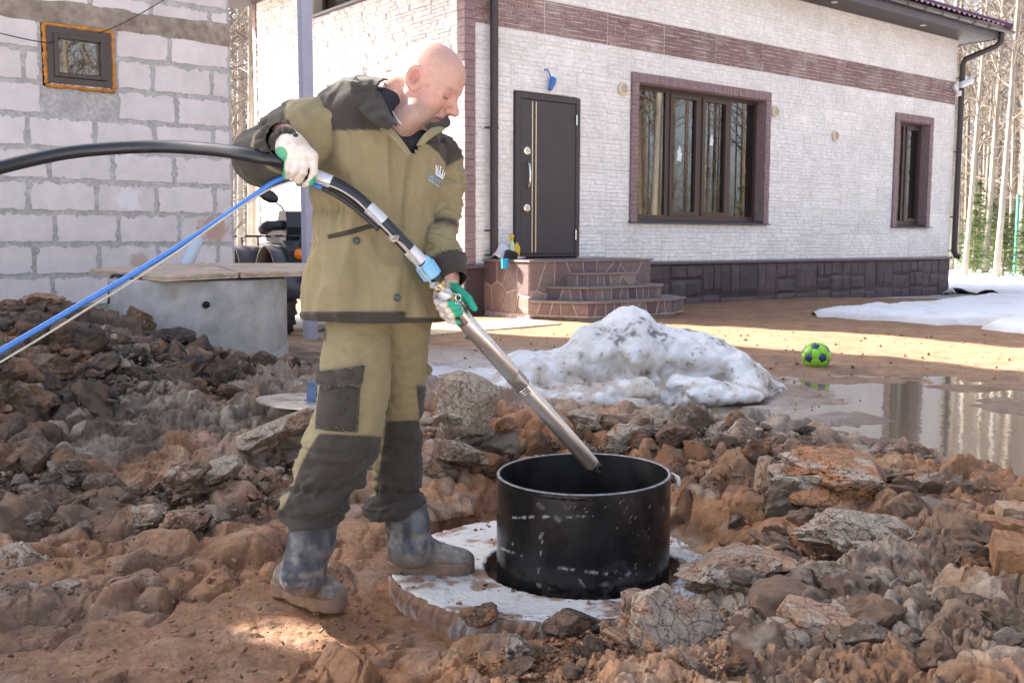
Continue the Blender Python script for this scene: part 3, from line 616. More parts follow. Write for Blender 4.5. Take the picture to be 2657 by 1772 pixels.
# windows
def window(u0, u1, z0, z1, lights, sashes, stickers=()):
    """stone trim, metal sill, recessed frame, sashes and panes"""
    tw = .13; a, b, c, d = u0+tw, u1-tw, z0+.06, z1-tw; ry = .13
    m = MB(); m.box((a, ry, c), (a+.06, ry+.07, d)); m.box((b-.06, ry, c), (b, ry+.07, d)); m.box((a+.06, ry, c), (b-.06, ry+.07, c+.07)); m.box((a+.06, ry, d-.06), (b-.06, ry+.07, d))
    edges = [a+.06+(b-a-.12)*q for q in lights]
    for e in edges[1:-1]: m.box((e-.045, ry-.002, c+.0705), (e+.045, ry+.068, d-.0605))
    win = m.obj('window', M_frame, house)
    m = MB(); n = int((b-a+.26)/.045)
    for (x0, x1, y0, y1, nn, horiz) in ((u0, u1, d, z1, int((u1-u0)/.045), True), (u0, a, c-.05, d-.002, int((d-c)/.06), False), (b, u1, c-.05, d-.002, int((d-c)/.06), False)):
        for k in range(nn):
            o_ = rs.uniform(0, .008)
            if horiz: m.box((x0+(x1-x0)*k/nn, -.045+o_, y0), (x0+(x1-x0)*(k+1)/nn-.003, .0, y1), .003)
            else: m.box((x0, -.045+o_, y0+(y1-y0)*k/nn), (x1, .0, y0+(y1-y0)*(k+1)/nn-.003), .003)
    m.obj('stone_trim', M_trim, win)
    m = MB()
    m.box((a, .0005, c), (a+.012, ry+.2, d)); m.box((b-.012, .0005, c), (b, ry+.2, d)); m.box((a+.012, .0005, d-.012), (b-.012, ry+.2, d))
    m.obj('reveal', M_trim, win)
    m = MB(); m.prism([(-.075, c-.055), (ry, c-.01), (ry, c+.002), (-.075, c-.042)], u0-.03, u1+.03, 'x'); m.obj('sill', M_fascia, win)
    for k in range(len(edges)-1):
        e0, e1 = edges[k]+(.045 if k else 0), edges[k+1]-(.045 if k < len(edges)-2 else 0); q0, q1 = c+.07, d-.06
        if k in sashes:
            s = MB(); w = .055
            s.box((e0, ry-.02, q0), (e0+w, ry+.045, q1)); s.box((e1-w, ry-.02, q0), (e1, ry+.045, q1)); s.box((e0+w, ry-.02, q0), (e1-w, ry+.045, q0+w)); s.box((e0+w, ry-.02, q1-w), (e1-w, ry+.045, q1))
            s.obj('sash', M_frame, win); e0, e1, q0, q1 = e0+w, e1-w, q0+w, q1-w
        g = MB(); g.box((e0, ry+.022, q0), (e1, ry+.028, q1)); g.obj('pane', M_glass, win)
        s = MB(); s.box((e0, ry+.029, q0), (e0+.012, ry+.06, q1)); s.box((e1-.012, ry+.029, q0), (e1, ry+.06, q1)); s.obj('spacer', mk_spacer, win)
    m = MB(); x0, x1, y0, y1, q0, q1 = a-.3, b+.3, ry+.205, ry+1.6, c-.3, d+.25
    m.add([(x0, y0, q0), (x1, y0, q0), (x1, y1, q0), (x0, y1, q0), (x0, y0, q1), (x1, y0, q1), (x1, y1, q1), (x0, y1, q1)], [(0, 1, 2, 3), (7, 6, 5, 4), (3, 2, 6, 7), (0, 3, 7, 4), (1, 5, 6, 2)])
    m.obj('room', M_room, win)
    return win, (a, b, c, d, ry)
mk_spacer = mk('pane_spacer', (.62, .64, .70), .35, metal=.6)
big, wi = window(2.83, 5.94, zz(.24), zz(2.31), (0, .26, .52, .77, 1), (1, 2))
sml, ws = window(9.60, 10.90, zz(.24), zz(2.30), (0, .42, 1), (1,))
M_paper = mk('white_paper', (.72, .76, .78), .8)
def sticker(x, z, s, kind):
    body = [(-.5, -1), (.35, -1.1), (.45, -.4), (.6, -.1), (.35, .15), (.3, .6), (.0, 1), (-.15, .55), (-.45, .2), (-.35, -.3)] if kind else [(-.3, -.8), (.1, -1), (.55, -.3), (.5, .6), (.15, .5), (.0, .75), (-.15, .3), (-.45, .75), (-.5, .1)]
    m = MB(); m.prism([(x+p*s, z+q*s) for p, q in body], wi[4]+.019, wi[4]+.0215, 'y'); m.obj('paper_cutout', M_paper, big)
sticker(4.02, zz(1.28), .105, 1); sticker(4.52, zz(1.30), .085, 0); sticker(4.74, zz(1.52), .085, 1)
def on_house(u, v, z): return house.matrix_basis @ Vector((u, -v, z)) if False else HC+Wv*u-Sv*v+Vector((0, 0, z))
# things on the inner sill
m = MB(); m.lathe([(.062, 0), (.085, .11), (.088, .115), (.096, .115), (.096, .14), (.084, .14), (.076, .02), (0, .02)], 20, cap=True)
o = m.obj('flower_pot', mk('white_plastic', (.74, .76, .72), .4), None, auto=30); o.location = on_house(3.12, -.27, zz(.36)+.0); tag(o, 'small white flower pot standing inside the big window at its left end', 'flower pot')
m = MB(); m.box((0, 0, 0), (.50, .12, .012)); m.box((0, 0, .012), (.5, .012, .10)); m.box((0, .108, .012), (.5, .12, .10)); m.box((0, .012, .012), (.012, .108, .1)); m.box((.488, .012, .012), (.5, .108, .1))
for k in range(12): m.box((.03+k*.04, -.004, .012), (.042+k*.04, -.0005, .10))
o = m.obj('seedling_tray', mk('lime_plastic', (.36, .62, .06), .45), None); o.location = on_house(5.17, -.24, zz(.36)); o.rotation_euler = (0, 0, HROT); tag(o, 'lime green plastic tray standing inside the big window at its right end', 'tray')
# side windows: simple dark frames set back in the opening
def side_window(y0, y1, z0, z1):
    m = MB(); w = .07
    m.box((.12, y0, z0), (.19, y0+w, z1)); m.box((.12, y1-w, z0), (.19, y1, z1)); m.box((.12, y0+w, z0), (.19, y1-w, z0+w)); m.box((.12, y0+w, z1-w), (.19, y1-w, z1))
    w_ = m.obj('window', M_frame, house)
    g = MB(); g.box((.15, y0+w, z0+w), (.156, y1-w, z1-w)); g.obj('pane', M_glass, w_)
    t = MB()
    t.box((-.05, y0-.13, z1), (-.001, y1+.13, z1+.13), .004); t.box((-.05, y0-.13, z0), (-.001, y0, z1-.002), .004); t.box((-.05, y1, z0), (-.001, y1+.13, z1-.002), .004)
    t.obj('stone_trim', M_white, w_)
    s = MB(); s.box((-.07, y0-.14, z0-.04), (.12, y1+.14, z0-.003), .004); s.obj('sill', M_fascia, w_)
    r = MB(); r.add([(.285, y0-.2, z0-.2), (1.2, y0-.2, z0-.2), (1.2, y1+.2, z0-.2), (.285, y1+.2, z0-.2), (.285, y0-.2, z1+.2), (1.2, y0-.2, z1+.2), (1.2, y1+.2, z1+.2), (.285, y1+.2, z1+.2)], [(0, 1, 2, 3), (7, 6, 5, 4), (1, 5, 6, 2), (0, 4, 5, 1), (3, 2, 6, 7)])
    r.obj('room', M_room, w_)
side_window(.65, 1.72, zz(.3), zz(2.24)); side_window(2.45, 3.35, zz(.3), zz(2.24)); side_window(2.0, 3.75, zz(3.30), zz(3.8))
# door
m = MB(); x0, x1, d0, d1 = .75, 1.85, zz(-.215), zz(1.85)
m.box((x0, -.05, d0), (x0+.075, .10, d1), .004); m.box((x1-.075, -.05, d0), (x1, .10, d1), .004); m.box((x0+.075, -.05, d1-.075), (x1-.075, .10, d1), .004); m.box((x0+.075, -.04, d0), (x1-.075, .10, d0+.035), .004)
door = m.obj('door', M_door, house)
m = MB(); m.box((x0+.078, -.042, d0+.038), (x1-.078, .03, d1-.078), .006); m.obj('door_leaf', M_door, door)
for xx, mm in ((1.015, M_chrome), (1.075, M_chrome)):
    m = MB(); m.box((xx, -.047, d0+.06), (xx+.016, -.0425, d1-.10)); m.obj('chrome_strip', mm, door)
m = MB(); m.box((1.034, -.045, d0+.06), (1.073, -.0425, d1-.10)); m.obj('brown_strip', mk('brown_inlay', (.05, .022, .012), .35), door)
for zc in (1.24, .52):
    m = MB(); m.lathe([(.0, 0), (.052, 0), (.052, .006), (.040, .012), (.024, .012), (.022, .006), (0, .006)], 20, cap=False)
    m.xf(Matrix.Translation((.935, -.043, d0+zc*1.0+.10)) @ Matrix.Rotation(R(90), 4, 'X')); m.obj('lock_plate', M_chrome, door, auto=30)
pts = [(.935, -.044, d0+.88), (.935, -.085, d0+.90), (.935, -.105, d0+.97), (.935, -.107, d0+1.06), (.935, -.10, d0+1.13), (.935, -.08, d0+1.18), (.935, -.044, d0+1.20)]
m = MB(); m.tube(spline(pts, 5), .014, 10); m.obj('door_handle', M_chrome, door, smooth=True)
for zc in (.22, 1.72):
    m = MB(); m.lathe([(.011, 0), (.011, .13)], 10, (x1-.078, -.06, d0+zc)); m.obj('hinge', M_chrome, door, auto=40)
# roof, soffit, fascia, gutter
OV = .53; ZE = zz(3.83)
m = MB(); nb = 130
for k in range(nb):
    a = -1.02+(HL+1.47)*k/nb; b = -1.02+(HL+1.47)*(k+1)/nb-.010  # left overhang lengthened to move the eave's shadow edge across the yard
    m.box((a, -OV, ZE+.002), (b, .02, ZE+.012))
m.box((-1.02, -OV, ZE+.0125), (HL+.45, .02, ZE+.02)); m.obj('soffit', M_soffit, house)
for a_, b_ in ((-1.02, 0), (HL, HL+.45)): m = MB(); m.box((a_, .021, ZE+.003), (b_, HD+.5, ZE+.015)); m.obj('soffit', M_soffit, house)
m = MB(); m.box((-1.04, -OV-.02, ZE-.012), (HL+.47, -OV-.0005, ZE+.20)); m.box((-1.04, -OV, ZE-.012), (-1.0205, HD+.5, ZE+.20)); m.box((HL+.4505, -OV, ZE-.012), (HL+.47, HD+.5, ZE+.20)); m.obj('fascia', M_fascia, house)
for uu in (1.9, 4.55, 7.2, 9.95):
    m = MB(); m.lathe([(0, -.004), (.05, -.004), (.055, .001)], 18, (uu, -.27, ZE), cap=False); m.obj('soffit_light', mk('light_ring', (.75, .72, .68), .4) if uu < 2 else bpy.data.materials['light_ring'], house)
def half_pipe(a, b, r):                      # open gutter from a to b
    V = []; F = []; n = 9; a, b = Vector(a), Vector(b); d = (b-a).normalized(); e = d.cross(Vector((0, 0, 1)))
    for p in (a, b):
        for k in range(n): t = math.pi*k/(n-1); V.append(p+e*math.cos(t)*r-Vector((0, 0, 1))*math.sin(t)*r)
        for k in range(n): t = math.pi*k/(n-1); V.append(p+e*math.cos(t)*(r-.004)-Vector((0, 0, 1))*math.sin(t)*(r-.004))
    for k in range(n-1): F += [(k, k+1, 2*n+k+1, 2*n+k), (n+k+1, n+k, 3*n+k, 3*n+k+1)]
    F += [(0, 2*n, 3*n, n), (n-1, 2*n-1, 4*n-1, 3*n-1), tuple(range(2*n, 3*n))+tuple(range(4*n-1, 3*n-1, -1))]
    return V, F
V, F = half_pipe((-1.14, -OV-.09, ZE+.17), (HL+.85, -OV-.09, ZE+.17), .062); g = obj('gutter', V, F, M_dkmetal, house, True); sharp(g, 40)
for k in range(22):
    m = MB(); x = -.4+k*.57; m.box((x, -OV-.155, ZE+.105), (x+.02, -OV-.021, ZE+.112)); m.box((x, -OV-.158, ZE+.112), (x+.02, -OV-.150, ZE+.185)); m.obj('gutter_bracket', M_dkmetal, house)
# metal tile slope, stepped and corrugated
pit = math.tan(R(24)); nu, nv = 330, 22; u_a, u_b = -1.2, HL+.80; V = []; F = []
for j in range(nv+1):
    row = j//2 if j < nv else nv//2; step = .35*(j//2)+(.34 if j % 2 else 0)
    for i in range(nu+1):
        u = u_a+(u_b-u_a)*i/nu; s = step
        lift = .022*math.cos(2*math.pi*u/.183)+(.0 if j % 2 else .028)
        cl = min(max(u, u_a+s), u_b-s)          # hips
        V.append((cl, -OV-.10+s, ZE+.225+s*pit+lift))
for j in range(nv):
    for i in range(nu): F.append((j*(nu+1)+i, j*(nu+1)+i+1, (j+1)*(nu+1)+i+1, (j+1)*(nu+1)+i))
rf = obj('roof', V, F, M_roof, house, True); sharp(rf, 40)
d_ = OV+.10+HD+.63; q = d_/2
m = MB(); z0 = ZE+.22
m.add([(u_a, -OV-.1, z0), (u_a+q, -OV-.1+q, z0+q*pit), (u_a, HD+.53, z0), (u_b, -OV-.1, z0), (u_b-q, -OV-.1+q, z0+q*pit), (u_b, HD+.53, z0)], [(0, 1, 2), (3, 5, 4), (2, 1, 4, 5)]); m.obj('roof_slope', M_roof, house)
for s_ in (1, -1):
    a = Vector(((u_b if s_ > 0 else u_a), -OV-.1, z0+.03)); b = a+Vector((-s_*q, q, q*pit)); m = MB(); m.tube([a, a.lerp(b, .5), b], .07, 10); m.obj('ridge_cap', M_roof, house, True)
pts = [(u_b-.9, -.1+.35, z0+.65), (u_b-1.6, .25, z0+.65), (u_b-3.5, .25, z0+.65)]
m = MB(); m.tube([(u_b-1.0, .45, z0+.62), (u_b-6, .45, z0+.62)], .022, 8); m.tube([(u_b-1.0, .45, z0+.74), (u_b-6, .45, z0+.74)], .022, 8)
for k in range(5): m.box((u_b-1.1-k*1.1, .43, z0+.45), (u_b-1.06-k*1.1, .47, z0+.76))
m.obj('snow_guard', M_dkmetal, house, True)
# downpipes: left along the corner, right with a swan neck under the eave
def downpipe(pts, r, clips):
    m = MB(); m.tube(pts, r, 14); d = m.obj('downpipe', M_dkmetal, house, True); sharp(d, 50)
    for (x, y, z) in clips:
        c = MB(); c.lathe([(r+.001, 0), (r+.008, .002), (r+.008, .03), (r+.001, .032)], 14, (x, y, z), cap=False); c.box((x-r-.05, y-.012, z+.004), (x-r-.002, y+.06, z+.028)); c.obj('pipe_clip', M_dkmetal, d)
p0 = [(.36, -OV-.08, ZE+.12), (.36, -OV-.06, ZE-.02), (.355, -.14, ZE-.3), (.35, -.115, ZE-.4), (.35, -.115, zz(1.0)), (.35, -.115, zz(-.22)), (.35, -.13, zz(-.29)), (.35, -.22, zz(-.345))]
downpipe(p0, .052, [(.35, -.115, zz(z)) for z in (3.0, 1.35, .1, -.2)])
m = MB(); m.lathe([(.060, 0), (.058, .05), (.050, .05), (.050, 0)], 16, cap=False); m.xf(Matrix.Translation((.35, -.26, zz(-.345))) @ Matrix.Rotation(R(82), 4, 'X')); m.obj('pipe_outlet', M_dkmetal, house, auto=40)
x = HL+.09
p1 = [(HL+.50, -OV-.06, ZE+.14), (HL+.50, -OV-.04, ZE-.06), (HL+.47, -OV+.02, ZE-.13), (x+.01, -.10, ZE-.36), (x, -.06, ZE-.46), (x, -.06, zz(1)), (x, -.06, zz(-.2)), (x+.02, -.09, zz(-.28)), (x+.06, -.16, zz(-.31))]
downpipe(p1, .058, [(x, -.06, zz(z)) for z in (3.1, 1.7, .45, -.2)])
# round vents of the front wall
M_vent = mk('beige_plastic', (.56, .49, .38), .5); M_vent2 = mk('pale_ring', (.68, .60, .46), .5)
for uu, rz_ in ((2.66, 2.06), (6.06, 2.03), (7.73, 1.76)):
    m = MB(); m.lathe([(.0, 0), (.088, 0), (.088, .022), (.078, .03), (.062, .03), (.060, .012), (0, .012)], 26, cap=False); m.xf(Matrix.Translation((uu, -.018, zz(rz_))) @ Matrix.Rotation(R(90), 4, 'X'))
    v = m.obj('wall_vent', M_vent2, house, auto=30)
    m = MB()
    for k in range(-5, 6): h = math.sqrt(max(.058**2-(k*.011)**2, 0)); m.box((uu-h, -.040, zz(rz_)+k*.011-.0035), (uu+h, -.030, zz(rz_)+k*.011+.0035))
    m.obj('vent_grille', M_vent, v)
# security camera on the band by the right corner
cm = empty('security_camera', on_house(HL-.12, .03, zz(2.93)), HROT, 'small white security camera on the plum band by the right-hand downpipe', 'security camera')
M_cam = mk('white_camera_shell', (.74, .74, .80), .35)
m = MB(); m.lathe([(.0, 0), (.075, 0), (.075, .05), (.06, .06), (0, .06)], 18, cap=False); m.xf(Matrix.Rotation(R(90), 4, 'X')); m.obj('mount', M_cam, cm, auto=40)
m = MB(); m.lathe([(.0, 0), (.055, 0), (.06, .05), (.06, .24), (.05, .27), (0, .27)], 18, cap=False); m.xf(Matrix.Translation((.02, -.11, .03)) @ Matrix.Rotation(R(62), 4, 'Y') @ Matrix.Rotation(R(25), 4, 'X')); m.obj('camera_body', M_cam, cm, auto=40)
m = MB(); m.lathe([(.0, 0), (.052, .0), (.052, .09), (0, .09)], 16, (-.03, -.10, -.17), cap=False); m.obj('junction_box', M_cam, cm, auto=40)
# blue rag round a cable end over the door
bl = empty('wrapped_cable', on_house(1.31, .02, zz(2.05)), HROT, 'cable end wrapped in blue plastic hanging out of the wall above the door', 'cable')
m = MB(); m.tube(spline([(-.06, .01, .12), (-.05, -.04, .11), (-.03, -.06, .05), (-.0, -.06, -.01)], 4), .010, 8); m.obj('cable', mk('blue_bag', (.035, .16, .50), .4), bl, True)
m = MB(); m.tube([(-.0, -.06, .03), (.02, -.065, .0), (.015, -.06, -.05), (-.01, -.055, -.11), (-.03, -.05, -.14)], [.012, .05, .042, .032, .022], 9); m.obj('wrapping', bpy.data.materials['blue_bag'], bl, True)

# ------------------------------------------------------------------ porch
M_pav = mk('plum_sandstone', attr=True, rough=.72, vary=((20, .2), (70, .16)), bump=((45, .5, .006), (150, .3, .002)), rnd=.20)
M_grout = mk('pale_grout', (.46, .385, .385), .9, vary=((12, .35), (50, .2)), bump=((80, .5, .003),))
M_tread = mk('tread_tile', (.205, .170, .160), .6, vary=((6, .2), (40, .15)), bump=((60, .3, .003),))
M_conc = mk('old_concrete', (.34, .30, .245), .9, vary=((4, .3), (22, .25)), bump=((40, .6, .01), (140, .4, .004)))
porch = empty('porch', HC, HROT, 'entrance porch with three stepped flights clad in plum crazy paving below the brown door', 'porch')
def clip_poly(poly, p, n):
    out = []
    for k in range(len(poly)):
        a, b = poly[k], poly[(k+1) % len(poly)]; da = (a[0]-p[0])*n[0]+(a[1]-p[1])*n[1]; db = (b[0]-p[0])*n[0]+(b[1]-p[1])*n[1]
        if da <= 0: out.append(a)
        if da*db < 0: t = da/(da-db); out.append((a[0]+(b[0]-a[0])*t, a[1]+(b[1]-a[1])*t))
    return out
PAVC = [(.15, .098, .102), (.175, .118, .120), (.125, .082, .092), (.215, .155, .140), (.19, .135, .132), (.24, .18, .155)]
def crazy(a, b, z0, z1, dens, rs, inset=.006):
    """crazy paving stones on the upright strip from a to b (x,y), proud of its grout"""
    a, b = Vector(a).to_2d(), Vector(b).to_2d(); L = (b-a).length; d = (b-a)/L; nrm = Vector((d.y, -d.x)); H = z1-z0
    nx, ny = max(1, round(L/dens)), max(1, round(H/dens/1.25)); seeds = [((i+.5+rs.uniform(-.42, .42))*L/nx, (j+.5+rs.uniform(-.42, .42))*H/ny) for i in range(nx) for j in range(ny)]
    for k, s in enumerate(seeds):
        poly = [(.004, .004), (L-.004, .004), (L-.004, H-.004), (.004, H-.004)]
        for l, t in enumerate(seeds):
            if l == k: continue
            n = (t[0]-s[0], t[1]-s[1]); ln = math.hypot(*n); n = (n[0]/ln, n[1]/ln)
            poly = clip_poly(poly, ((s[0]+t[0])/2-n[0]*.0085, (s[1]+t[1])/2-n[1]*.0085), n)
            if len(poly) < 3: break
        if len(poly) < 3: continue
        cx = sum(p[0] for p in poly)/len(poly); cz = sum(p[1] for p in poly)/len(poly); V = []; n = len(poly)
        for f, o_ in ((1, .0), (1, .004), (None, .007)):
            for p in poly:
                if f: q = p
                else: l = math.hypot(p[0]-cx, p[1]-cz)+1e-6; q = (p[0]+(cx-p[0])*min(.3, .012/l), p[1]+(cz-p[1])*min(.3, .012/l))
                w = a+d*q[0]+nrm*(o_+(rs.uniform(0, .003) if f is None else 0)); V.append((w.x, w.y, z0+q[1]))
        F = [tuple(range(2*n, 3*n))]+[(r_*n+i, r_*n+(i+1) % n, (r_+1)*n+(i+1) % n, (r_+1)*n+i) for r_ in range(2) for i in range(n)]
        c = np.array(rs.choice(PAVC))*rs.uniform(.8, 1.15)
        obj('paving_stone', V, F, M_pav, porch, col=np.tile(c, (len(V), 1)))
rs = random.Random(21)
ZT = zz(-.235)
plats = [('landing', [(.28, -.001), (.28, -.886), (2.34, -.886), (2.34, -.001)], zz(-.88), ZT, 2),
         ('step', [(.87, -.887), (1.00, -1.12), (1.80, -1.14), (1.98, -.887)], zz(-.55), zz(-.395), 0),
         ('step', [(.56, -.887), (.80, -1.33), (1.95, -1.37), (2.22, -1.18), (2.30, -.887)], zz(-.71), zz(-.55), 0),
         ('step', [(.285, -.887), (.62, -1.52), (1.90, -1.66), (2.38, -1.42), (2.62, -.887)], zz(-.88), zz(-.71), 0)]
for name, poly, z0, z1, _ in plats:
    m = MB(); m.prism(poly, -.3 if name == 'landing' else z0-.012, z1-.022); m.obj(name+'_core', M_grout, porch)
    ctr = (sum(p[0] for p in poly)/len(poly), sum(p[1] for p in poly)/len(poly))
    m = MB(); e = .028
    big_ = [(p[0]+math.copysign(e, p[0]-ctr[0]), p[1]-(e if p[1] < -.5 and not (name == 'step' and p[1] > -.9) else 0)) for p in poly]
    m.prism(big_, z1-.0215, z1); m.obj('tread', M_tread, porch)
    segs = list(zip(poly[:-1], poly[1:]))
    for a, b in segs: crazy(a, b, z0, z1-.024, .21 if name == 'landing' else .135, rs)
m = MB(); m.prism([(.31, -.80), (.66, -1.47), (1.88, -1.60), (2.33, -1.38), (2.55, -.80)], -.35, zz(-.892)); m.obj('footing', M_conc, porch)
# things left on the landing, at the left end
def lp(u, v, z=0): return on_house(u, v, ZT+z)
sb = empty('spray_bottle', lp(.60, .16), HROT+.4, 'light green spray bottle with yellow trigger standing on the porch by the door', 'spray bottle')
m = MB(); m.lathe([(0, 0), (.043, 0), (.047, .02), (.047, .13), (.036, .19), (.018, .225), (.017, .25), (0, .25)], 18, cap=False); m.xf(Matrix.Diagonal((1, .75, 1, 1)))
m.obj('bottle', mk('green_label_plastic', (.52, .70, .36), .35, vary=((26, .7, (.80, .82, .72), .5), (17, .7, (.16, .5, .05), .58))), sb, auto=40)
m = MB(); m.lathe([(.021, .235), (.021, .27), (.014, .28)], 14); m.box((-.055, -.013, .275), (.035, .013, .305), .004); m.box((-.085, -.007, .283), (-.055, .007, .297)); m.tube([(-.03, 0, .275), (-.045, 0, .25), (-.042, 0, .225)], .007, 6); m.obj('trigger', mk('yellow_plastic', (.80, .50, .02), .4), sb)
m = MB(); m.box((.036, -.03, .05), (.040, .03, .11)); m.obj('label', mk('red_label', (.6, .10, .06), .5), sb)
m = MB(); m.lathe([(0, 0), (.052, 0), (.055, .02), (.055, .14), (.04, .17), (.02, .185), (.02, .205), (0, .205)], 18, cap=False); m.xf(Matrix.Diagonal((1, .6, 1, 1)))
o = m.obj('detergent_bottle', bpy.data.materials['yellow_plastic'], None, auto=40); o.location = lp(.70, .11); o.rotation_euler = (0, R(6), HROT); tag(o, 'squat yellow bottle behind the spray bottle on the porch', 'bottle')
def cloth(name, pts, mat, lab, cat):
    V = []; F = []
    for row in pts: V += row
    n = len(pts[0])
    for j in range(len(pts)-1):
        for i in range(n-1): F.append((j*n+i, j*n+i+1, (j+1)*n+i+1, (j+1)*n+i))
    o = obj(name, V, F, mat, None, True); s = o.modifiers.new('thick', 'SOLIDIFY'); s.thickness = .006; tag(o, lab, cat); return o
M_rag = mk('white_rag', (.70, .68, .76), .85, vary=((9, .12),), bump=((30, .5, .01),))
m = MB(); m.box((0, 0, 0), (.30, .22, .012), .003); o = m.obj('paper_sheet', M_rag, None); o.location = lp(.46, .30, .003); o.rotation_euler = (0, R(-2), HROT+.2); tag(o, 'white sheet lying flat under the spray bottle on the porch', 'sheet')
rows = []
for j in range(9):
    row = []
    for i in range(9):
        u = .28+.30*i/8; v = .12+.26*j/8; h = .20*math.exp(-((i-3)/2.6)**2-((j-3.5)/2.6)**2)+.012*math.sin(i*2.1+j)+.01*math.cos(j*2.7-i)
        q = lp(u, v, max(.005, h)); row.append(q)
    rows.append(row)
cloth('white_rag', rows, M_rag, 'crumpled white rag heaped over dark things on the porch by the downpipe', 'rag')
m = MB(); m.box((0, 0, 0), (.17, .10, .13), .02); m.xf(Matrix.Rotation(R(16), 4, 'Y')); o = m.obj('black_toolbag', mk('black_fabric', (.02, .02, .022), .8), None); o.location = lp(.28, .46, .0); o.rotation_euler = (0, 0, HROT); tag(o, 'small black bag slumped under the white rag on the porch', 'bag')
m = MB(); m.lathe([(0, 0), (.040, 0), (.047, .12), (.043, .12), (.038, .008), (0, .008)], 18, cap=False)
o = m.obj('blue_cup', mk('cyan_plastic', (.02, .33, .68), .4), None, auto=40); o.location = lp(.20, .52, -.105); o.rotation_euler = (0, 0, 0); tag(o, 'bright blue plastic cup hung on the left edge of the porch by the downpipe outlet', 'cup')

# ------------------------------------------------------------------ the unfinished block building on the left
BO = P(535.3, 442, 9.3); BO.z = EZ            # its right front corner, local z = 0 at eye height
bh = empty('block_house', BO, HROT, 'unfinished building of white aerated concrete blocks with smeared grey mortar, at the left', 'building')
M_block = mk('aerated_block', (.66, .59, .575), .9, vary=((1.3, .08), (8, .07), (2.4, .22, (.50, .36, .28), .60)), bump=((120, .4, .003), (25, .2, .004)), rnd=.05)
def spot(m_, centre, rad, colr, amt):          # a splash of clay with a ragged edge, in the wall's own coordinates
    nt = m_.node_tree; N, L = nt.nodes, nt.links; b = N['Principled BSDF']; src = b.inputs['Base Color'].links[0].from_socket; tc = N.new('ShaderNodeTexCoord')
    n_ = N.new('ShaderNodeTexNoise'); n_.inputs['Scale'].default_value = 16; n_.inputs['Detail'].default_value = 8; L.new(tc.outputs['Object'], n_.inputs['Vector'])
    sb_ = N.new('ShaderNodeVectorMath'); sb_.operation = 'DISTANCE'; L.new(tc.outputs['Object'], sb_.inputs[0]); sb_.inputs[1].default_value = centre
    ad = N.new('ShaderNodeMath'); ad.operation = 'MULTIPLY_ADD'; L.new(n_.outputs['Fac'], ad.inputs[0]); ad.inputs[1].default_value = -rad*1.6; L.new(sb_.outputs['Value'], ad.inputs[2])
    mr = N.new('ShaderNodeMapRange'); mr.inputs[1].default_value = rad*.25; mr.inputs[2].default_value = -rad*.15; mr.inputs[4].default_value = amt; L.new(ad.outputs[0], mr.inputs[0])
    mx = N.new('ShaderNodeMix'); mx.data_type = 'RGBA'; L.new(mr.outputs[0], mx.inputs[0]); L.new(src, mx.inputs[6]); mx.inputs[7].default_value = (*colr, 1); L.new(mx.outputs[2], b.inputs['Base Color'])
spot(M_block, (-.20, 0, .10), .15, (.42, .25, .17), .75); spot(M_block, (-.88, 0, -.19), .085, (.40, .26, .16), .6); spot(M_block, (-.95, 0, .34), .12, (.80, .78, .82), .5)
M_mortar = mk('grey_mortar', (.42, .40, .385), .92, vary=((5, .2), (30, .25)), bump=((26, .7, .012), (110, .4, .004)))
M_beam = mk('stained_concrete_beam', (.29, .235, .185), .9, vary=((3, .3), (14, .3), (6, .6, (.42, .37, .33), .54)), bump=((16, .7, .02), (90, .4, .004)))
BTOP = 5.24; WIN = (-1.60, -1.03, 1.235, 1.735)  # unseen upper wall; its height is set by where its shadow meets the worker
m = MB(); q = .3
for a, b, c, d in ((-7.6, WIN[0], -.55, BTOP), (WIN[1], 0, -.55, BTOP), (WIN[0], WIN[1], -.55, WIN[2]), (WIN[0], WIN[1], WIN[3], BTOP)):
    if b <= -1.6:
        sl_ = (-5.66, -5.36, 3.52, 3.93)  # slot added out of view to let a patch of sun onto the mud
        m.box((a, 0, c), (sl_[0], q, d)); m.box((sl_[1], 0, c), (b, q, d)); m.box((sl_[0], 0, c), (sl_[1], q, sl_[2])); m.box((sl_[0], 0, sl_[3]), (sl_[1], q, d))
    else: m.box((a, 0, c), (b, q, d))
m.obj('mortar', M_mortar, bh)
m = MB(); m.prism([(.301, -.55), (4.2, -.55), (4.2, BTOP+.4), (.301, BTOP)], -.3, -.001, 'x'); m.obj('wall', M_block, bh)  # unseen side wall, outline shaped to place its shadow edge on the yard
m = MB(); m.box((-7.6, .301, -.55), (-7.3, 6.3, 3.0)); m.obj('wall', M_block, bh)
m = MB(); m.box((-8, -.06, -1.3), (.06, .3, -.552)); m.obj('foundation_ledge', M_conc, bh)
rs = random.Random(31)
